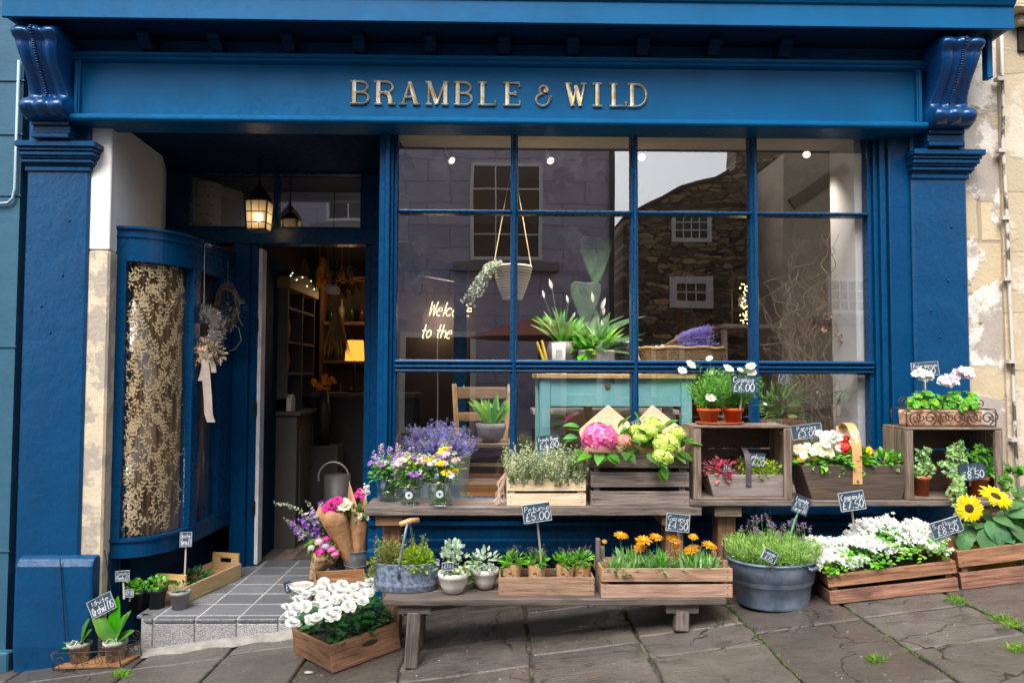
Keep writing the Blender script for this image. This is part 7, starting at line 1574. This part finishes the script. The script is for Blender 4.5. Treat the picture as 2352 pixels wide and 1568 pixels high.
# shelf of bottles at the back right
t = thing('shelf_unit', 'brown shelving of dark bottles along the back of the shop', 'shelving', (X_(1820, 2.9), 2.95, ZF)); m = MB()
for x in (-1.0, .0, 1.0): m.box(x - .015, x + .015, 0, .3, 0, 2.0)
for z in (.02, .5, .9, 1.3, 1.7, 2.0): m.box(-1.02, 1.02, 0, .3, z - .012, z + .012)
m.build('frame', W_RED, t)
BM = [pm('bottle %d' % i, c, .2) for i, c in enumerate(((.02, .05, .03), (.25, .2, .02), (.1, .05, .02), (.3, .28, .22), (.05, .08, .12)))]
for z in (.512, .912, 1.312, 1.712):
    for k in range(10): 
        x = -.92 + k * .205 + rv(-.03, .03); h = rv(.16, .26); r = rv(.03, .05); b = MB(); b.lathe([(0, 0), (r, 0), (r, h * .6), (r * .35, h * .75), (r * .35, h), (0, h)], 12); tag(b.build('bottle', BM[R.randrange(5)], loc=V(t.location) + V((x, .12, z)), smooth=True), 'dim bottle on the brown shelving deep behind the window', 'bottle', 'bottles on the back shelving')
# blue post and beam + neon
pp_ = U(1058, 640, 1.9); m = MB(); t = thing('timber_frame', 'blue painted post and sloping beam in front of the neon words', 'frame', (pp_.x, 1.9, 0))
m.box(-.05, .05, -.04, .04, .003, pp_.z + .06); m.build('post', BLUE, t); m = MB(); q = U(905, 600, 1.5); m.beam(V((.04, -.045, pp_.z + .02)), V((q.x - pp_.x - .05, 1.5 - 1.9 - .02, q.z - .0)), .05, .13); m.build('beam', BLUE, t)
t = thing('neon_sign', 'warm white neon handwriting reading Welcome to the on the back wall', 'sign', U(1010, 735, 3.27)); s = 1 / sc(3.27); m = MB()
n0 = U(1032, 726, 3.27) - V(t.location); write(m, 'Welcome', n0.x, n0.z, 32 * s, 98 * s, -.02, .3, tube=.0034); n0 = U(1000, 776, 3.27) - V(t.location); write(m, 'to the', n0.x, n0.z, 31 * s, 72 * s, -.02, .3, tube=.0034); m.build('lettering', emit('neon tube', (1, .74, .33), 2.6), t); lamp('neon_light', V(t.location) + V((0, -.15, 0)), 1.5, (1, .75, .55), .15)
m = MB(); c = U(970, 640, 3.25); m.tube([c + V((0, 0, .25)), c, c + V((0, 0, -.12)), c + V((-.03, 0, -.17)), c + V((-.07, 0, -.15)), c + V((-.08, 0, -.1))], .008, 6); m.lathe([(.03, -.04), (.03, .04)], 8, c + V((0, 0, .0))); tag(m.build('wall_hook', BLACK), 'black iron hook on a cord above the neon words', 'hook')
# ================================================================== inside the doorway
dx0, dx1 = X_(613, 1.62), X_(684, 1.62); t = thing('dresser', 'grey painted dresser with open shelves along the left wall inside the doorway', 'dresser', ((dx0 + dx1) / 2, 1.62, .007)); w = (dx1 - dx0) / 2; GD = pm('grey green dresser paint', (.065, .06, .05), .7); zb_ = Z_(947, 1.62) - .007
m = MB(); m.box(-w, w, 0, .85, 0, zb_ - .03); m.build('base', GD, t, bevel=.004); m = MB(); m.box(-w, w + .03, -.02, .87, zb_ - .029, zb_); m.build('worktop', GD, t, bevel=.004)
for y in (.06, .45): m = MB(); m.box(w + .001, w + .012, y, y + .34, .1, zb_ - .12); m.build('door', GD, t, bevel=.004); m = MB(); m.ball((w + .02, y + .3, zb_ * .55), .012, 8, 6); m.build('knob', BLACK, t)
m = MB(); ztp = Z_(665, 1.62) - .007
for y in (0, .43, .83): m.box(-w, w * .3, y, y + .02, zb_ + .001, ztp)
m.box(-w, -w + .015, 0, .85, zb_ + .001, ztp)
for z in (.28, .52, .78): m.box(-w + .016, w * .3, .021, .829, zb_ + z, zb_ + z + .018)
m.build('shelf_rack', GD, t)
m = MB(); m.prof([(-.03, ztp), (.88, ztp), (.88, ztp + .09), (.425, ztp + .16), (-.03, ztp + .09)], -w, w * .5); m.build('cornice', pm('ochre cornice', (.2, .12, .035), .6), t, bevel=.004)
for i, (y, z, h_, r_, mt) in enumerate(((.12, .0, .13, .045, WPOT), (.3, .0, .1, .04, ZINC), (.12, .3, .1, .05, WPOT), (.25, .3, .14, .04, TERRA), (.1, .54, .11, .05, WPOT), (.28, .54, .16, .035, KRAFT), (.12, .8, .15, .04, KRAFTL))):
    b = MB(); b.lathe([(0, 0), (r_ * .8, 0), (r_, h_ * .5), (r_ * .7, h_), (r_ * .6, h_), (0, h_ * .9)], 14); tag(b.build('ornament', mt, smooth=True, loc=V(t.location) + V((-.05, y, zb_ + z + .02))), 'dim crockery and tins on the grey dresser shelves', 'crockery', 'crockery on the dresser')
b = MB(); b.prof([(-.02, 0), (.1, 0), (.1, .1), (.06, .13), (-.02, .1)], -.07, .07); tag(b.build('letter_box', pm('cream box', (.5, .45, .38), .7), loc=V(t.location) + V((.0, .02, zb_ + .002)), bevel=.004), 'small cream wooden box on the dresser worktop', 'box')
pl_ = stp(778, 1175, 0); pl_ = V((X_(778, 1.75), 1.75, .007)); t = thing('watering_can', 'pale grey watering can with a big hoop handle on the floor inside the doorway', 'watering can', pl_); zc_ = Z_(1092, 1.75); m = MB(); m.lathe([(0, 0), (.1, 0), (.1, zc_), (.03, zc_ + .01), (0, zc_ + .01)], 24); m.build('body', pm('pale grey can', (.11, .11, .11), .5, .2), t, True); m = MB(); m.tube([(-.03 + .115 * cos(q), 0, zc_ - .02 + .115 * sin(q)) for q in [-.2 + i * 3.6 / 16 for i in range(17)]], .008, 6); m.build('handle', pm('can hoop', (.3, .3, .3), .4, .3), t)
t = thing('wall_shelf', 'warm lit shelves of bottles at the back right of the doorway view', 'shelving', (X_(815, 3.0), 3.0, .007)); m = MB()
for z in (1.0, 1.42, 1.78, 2.2): m.box(-.32, .35, 0, .28, z - .015, z + .015)
for x in (-.32, .35): m.box(x - .015, x + .015, 0, .28, 0, 2.4)
m.build('frame', W_RED, t); lamp('shelf_light', V((X_(790, 2.8), 2.75, 2.0)), .7, (1, .62, .25), .08)
for z in (1.016, 1.436, 1.796):
    for k in range(6): x = -.25 + k * .1; h = rv(.15, .25); b = MB(); b.lathe([(0, 0), (.03, 0), (.03, h * .6), (.011, h * .75), (.011, h), (0, h)], 10); tag(b.build('bottle', BM[R.randrange(5)], loc=V(t.location) + V((x, .1, z)), smooth=True), 'small bottle on the warm lit shelves seen through the doorway', 'bottle', 'bottles on the warm lit shelves')
pq = U(815, 805, 2.6); t = thing('table_lamp', 'glowing amber drum lampshade at the right of the doorway view', 'lamp', pq); m = MB(); m.lathe([(.085, -.09), (.075, .09), (.07, .09), (.08, -.09)], 24); m.build('shade', emit('amber lit shade', (1, .42, .05), .55), t, True); m = MB(); m.tube([(0, 0, -.35), (0, 0, .0)], .012, 8); m.lathe([(.07, -.37), (.07, -.35), (0, -.34)], 14); m.build('stand', BLACK, t); zc2 = pq.z - .37
t = thing('counter', 'black shop counter under the amber lamp', 'counter', (pq.x, 2.5, .007)); m = MB(); m.box(-.33, .55, -.15, .35, 0, zc2 - .04); m.build('body', pm('black counter', (.015, .014, .013), .6), t); m = MB(); m.box(-.35, .57, -.17, .37, zc2 - .039, zc2 - .008); m.build('top', W_DARK, t)
ph_ = U(765, 662, 2.0); t = thing('hanging_pot', 'white hanging pot with dark red foliage inside the doorway', 'potted plant', ph_); m = MB(); m.lathe([(0, -.05), (.05, -.045), (.075, 0), (.07, .03), (.06, .03), (0, .02)], 20); m.build('pot', WPOT, t, True); m = MB(); m.tube([(0, 0, .02), (0, 0, 2.79 - ph_.z)], .004, 5); m.build('cord', BLACK, t); m = MB(); clump(m, (.08, 0, .06), (.13, .09, .09), 130, .06, .02, 0); m.build('leaves', lf('dark red leaves', (.12, .03, .02), (.08, .06, .02)), t)
pg = U(772, 765, 2.2); t = thing('dried_bunch', 'hanging bunch of pale dried grasses inside the doorway', 'flowers', pg); m = MB()
for k in range(150): m.leaf((rv(-.015, .015), rv(-.015, .015), .22), (rv(-.3, .3), rv(-.2, .2), -1), (0, -1, 0), rv(.25, .46), .012, .1, .1, 3)
m.tube([(0, 0, .2), (0, 0, .6)], .003, 4); m.build('stalks', lf('ochre dried grass', (.4, .24, .08), (.28, .17, .06)), t)
po = U(745, 880, 2.1); t = thing('orange_flowers', 'dim orange dried flowers in a dark vase beside the dresser', 'flowers', po); m = MB(); 
for k in range(14): q, _o = inell((0, 0, 0), (.09, .06, .07)); petals(m, q, rdir() + V((0, -.8, .3)), 8, .032, .02, .3)
m.build('blooms', F_ORANGE, t); m = MB(); m.lathe([(0, -.5), (.05, -.5), (.06, -.25), (.03, -.06), (0, -.06)], 16); m.build('vase', BLACK, t, True); m = MB(); m.box(-.14, .14, -.12, .12, -po.z + .008, -.502); m.build('plinth', DARKW, t)
t = thing('fairy_lights', 'string of tiny white lights draped along the dresser cornice', 'lights', V((dx1 - .06, 1.6, ztp + .1))); m = MB(); w_ = MB(); P = [(.0 + .02 * sin(i * 1.7), i * .035, .03 * sin(i * .9) + .0) for i in range(25)]
w_.tube(P, .0015, 4, False); w_.build('cord', BLACK, t)
for p in P[::2]: m.ball(p, .005, 6, 4)
m.build('bulbs', emit('tiny white bulbs', (1, .85, .6), 2.), t, True)
for k in range(7):
    q = U(700 + k * 17, rv(610, 650), 2.35); t = thing('dried_bunch', ('straw coloured', 'dark leafy', 'dim orange')[k % 3] + ' dried bunch dangling from the dark ceiling inside the doorway', 'dried bunch', q, group='bunches hanging from the shop ceiling'); m = MB()
    for j in range(26): m.leaf((rv(-.01, .01), rv(-.01, .01), .1), (rv(-.3, .3), rv(-.3, .3), -1), (0, -1, 0), rv(.1, .24), .014, .2, .1, 3)
    m.tube([(0, 0, .08), (0, 0, 2.79 - q.z)], .002, 4); m.build('stems', (DRY, L_DARK, F_ORANGE)[k % 3], t)
# ================================================================== light and sky
w = bpy.data.worlds.new('World'); SC.world = w; w.use_nodes = True; nt = w.node_tree; nt.nodes.clear()
EL, AZ = radians(52), radians(198)                      # sun high behind the camera, a little to the left
sky = nt.nodes.new('ShaderNodeTexSky'); sky.sky_type = 'NISHITA'; sky.sun_disc = False; sky.sun_elevation = EL; sky.sun_rotation = AZ; sky.dust_density = 4; sky.air_density = 1.2; sky.ozone_density = 1
hsv = nt.nodes.new('ShaderNodeHueSaturation'); hsv.inputs['Saturation'].default_value = .35; nt.links.new(sky.outputs[0], hsv.inputs['Color'])
bg = nt.nodes.new('ShaderNodeBackground'); bg.inputs['Strength'].default_value = .125; nt.links.new(hsv.outputs[0], bg.inputs[0]); ow = nt.nodes.new('ShaderNodeOutputWorld'); nt.links.new(bg.outputs[0], ow.inputs[0])
sl = bpy.data.lights.new('sun', 'SUN'); sl.energy = 1.5; sl.angle = radians(40); sl.color = (1, .96, .9); so_ = bpy.data.objects.new('sun', sl); COL.objects.link(so_)
dv = V((sin(AZ) * cos(EL), cos(AZ) * cos(EL), sin(EL))); so_.rotation_euler = dv.to_track_quat('Z', 'Y').to_euler(); so_.location = dv * 20
vs_ = SC.view_settings; vs_.view_transform = 'Standard'; vs_.look = 'None'; vs_.gamma = 1; vs_.use_curve_mapping = False; vs_.exposure = 1.42
SC.cycles.use_denoising = True; SC.cycles.max_bounces = 10; SC.cycles.transparent_max_bounces = 24; SC.cycles.caustics_reflective = False; SC.cycles.caustics_refractive = False; SC.cycles.sample_clamp_indirect = 6
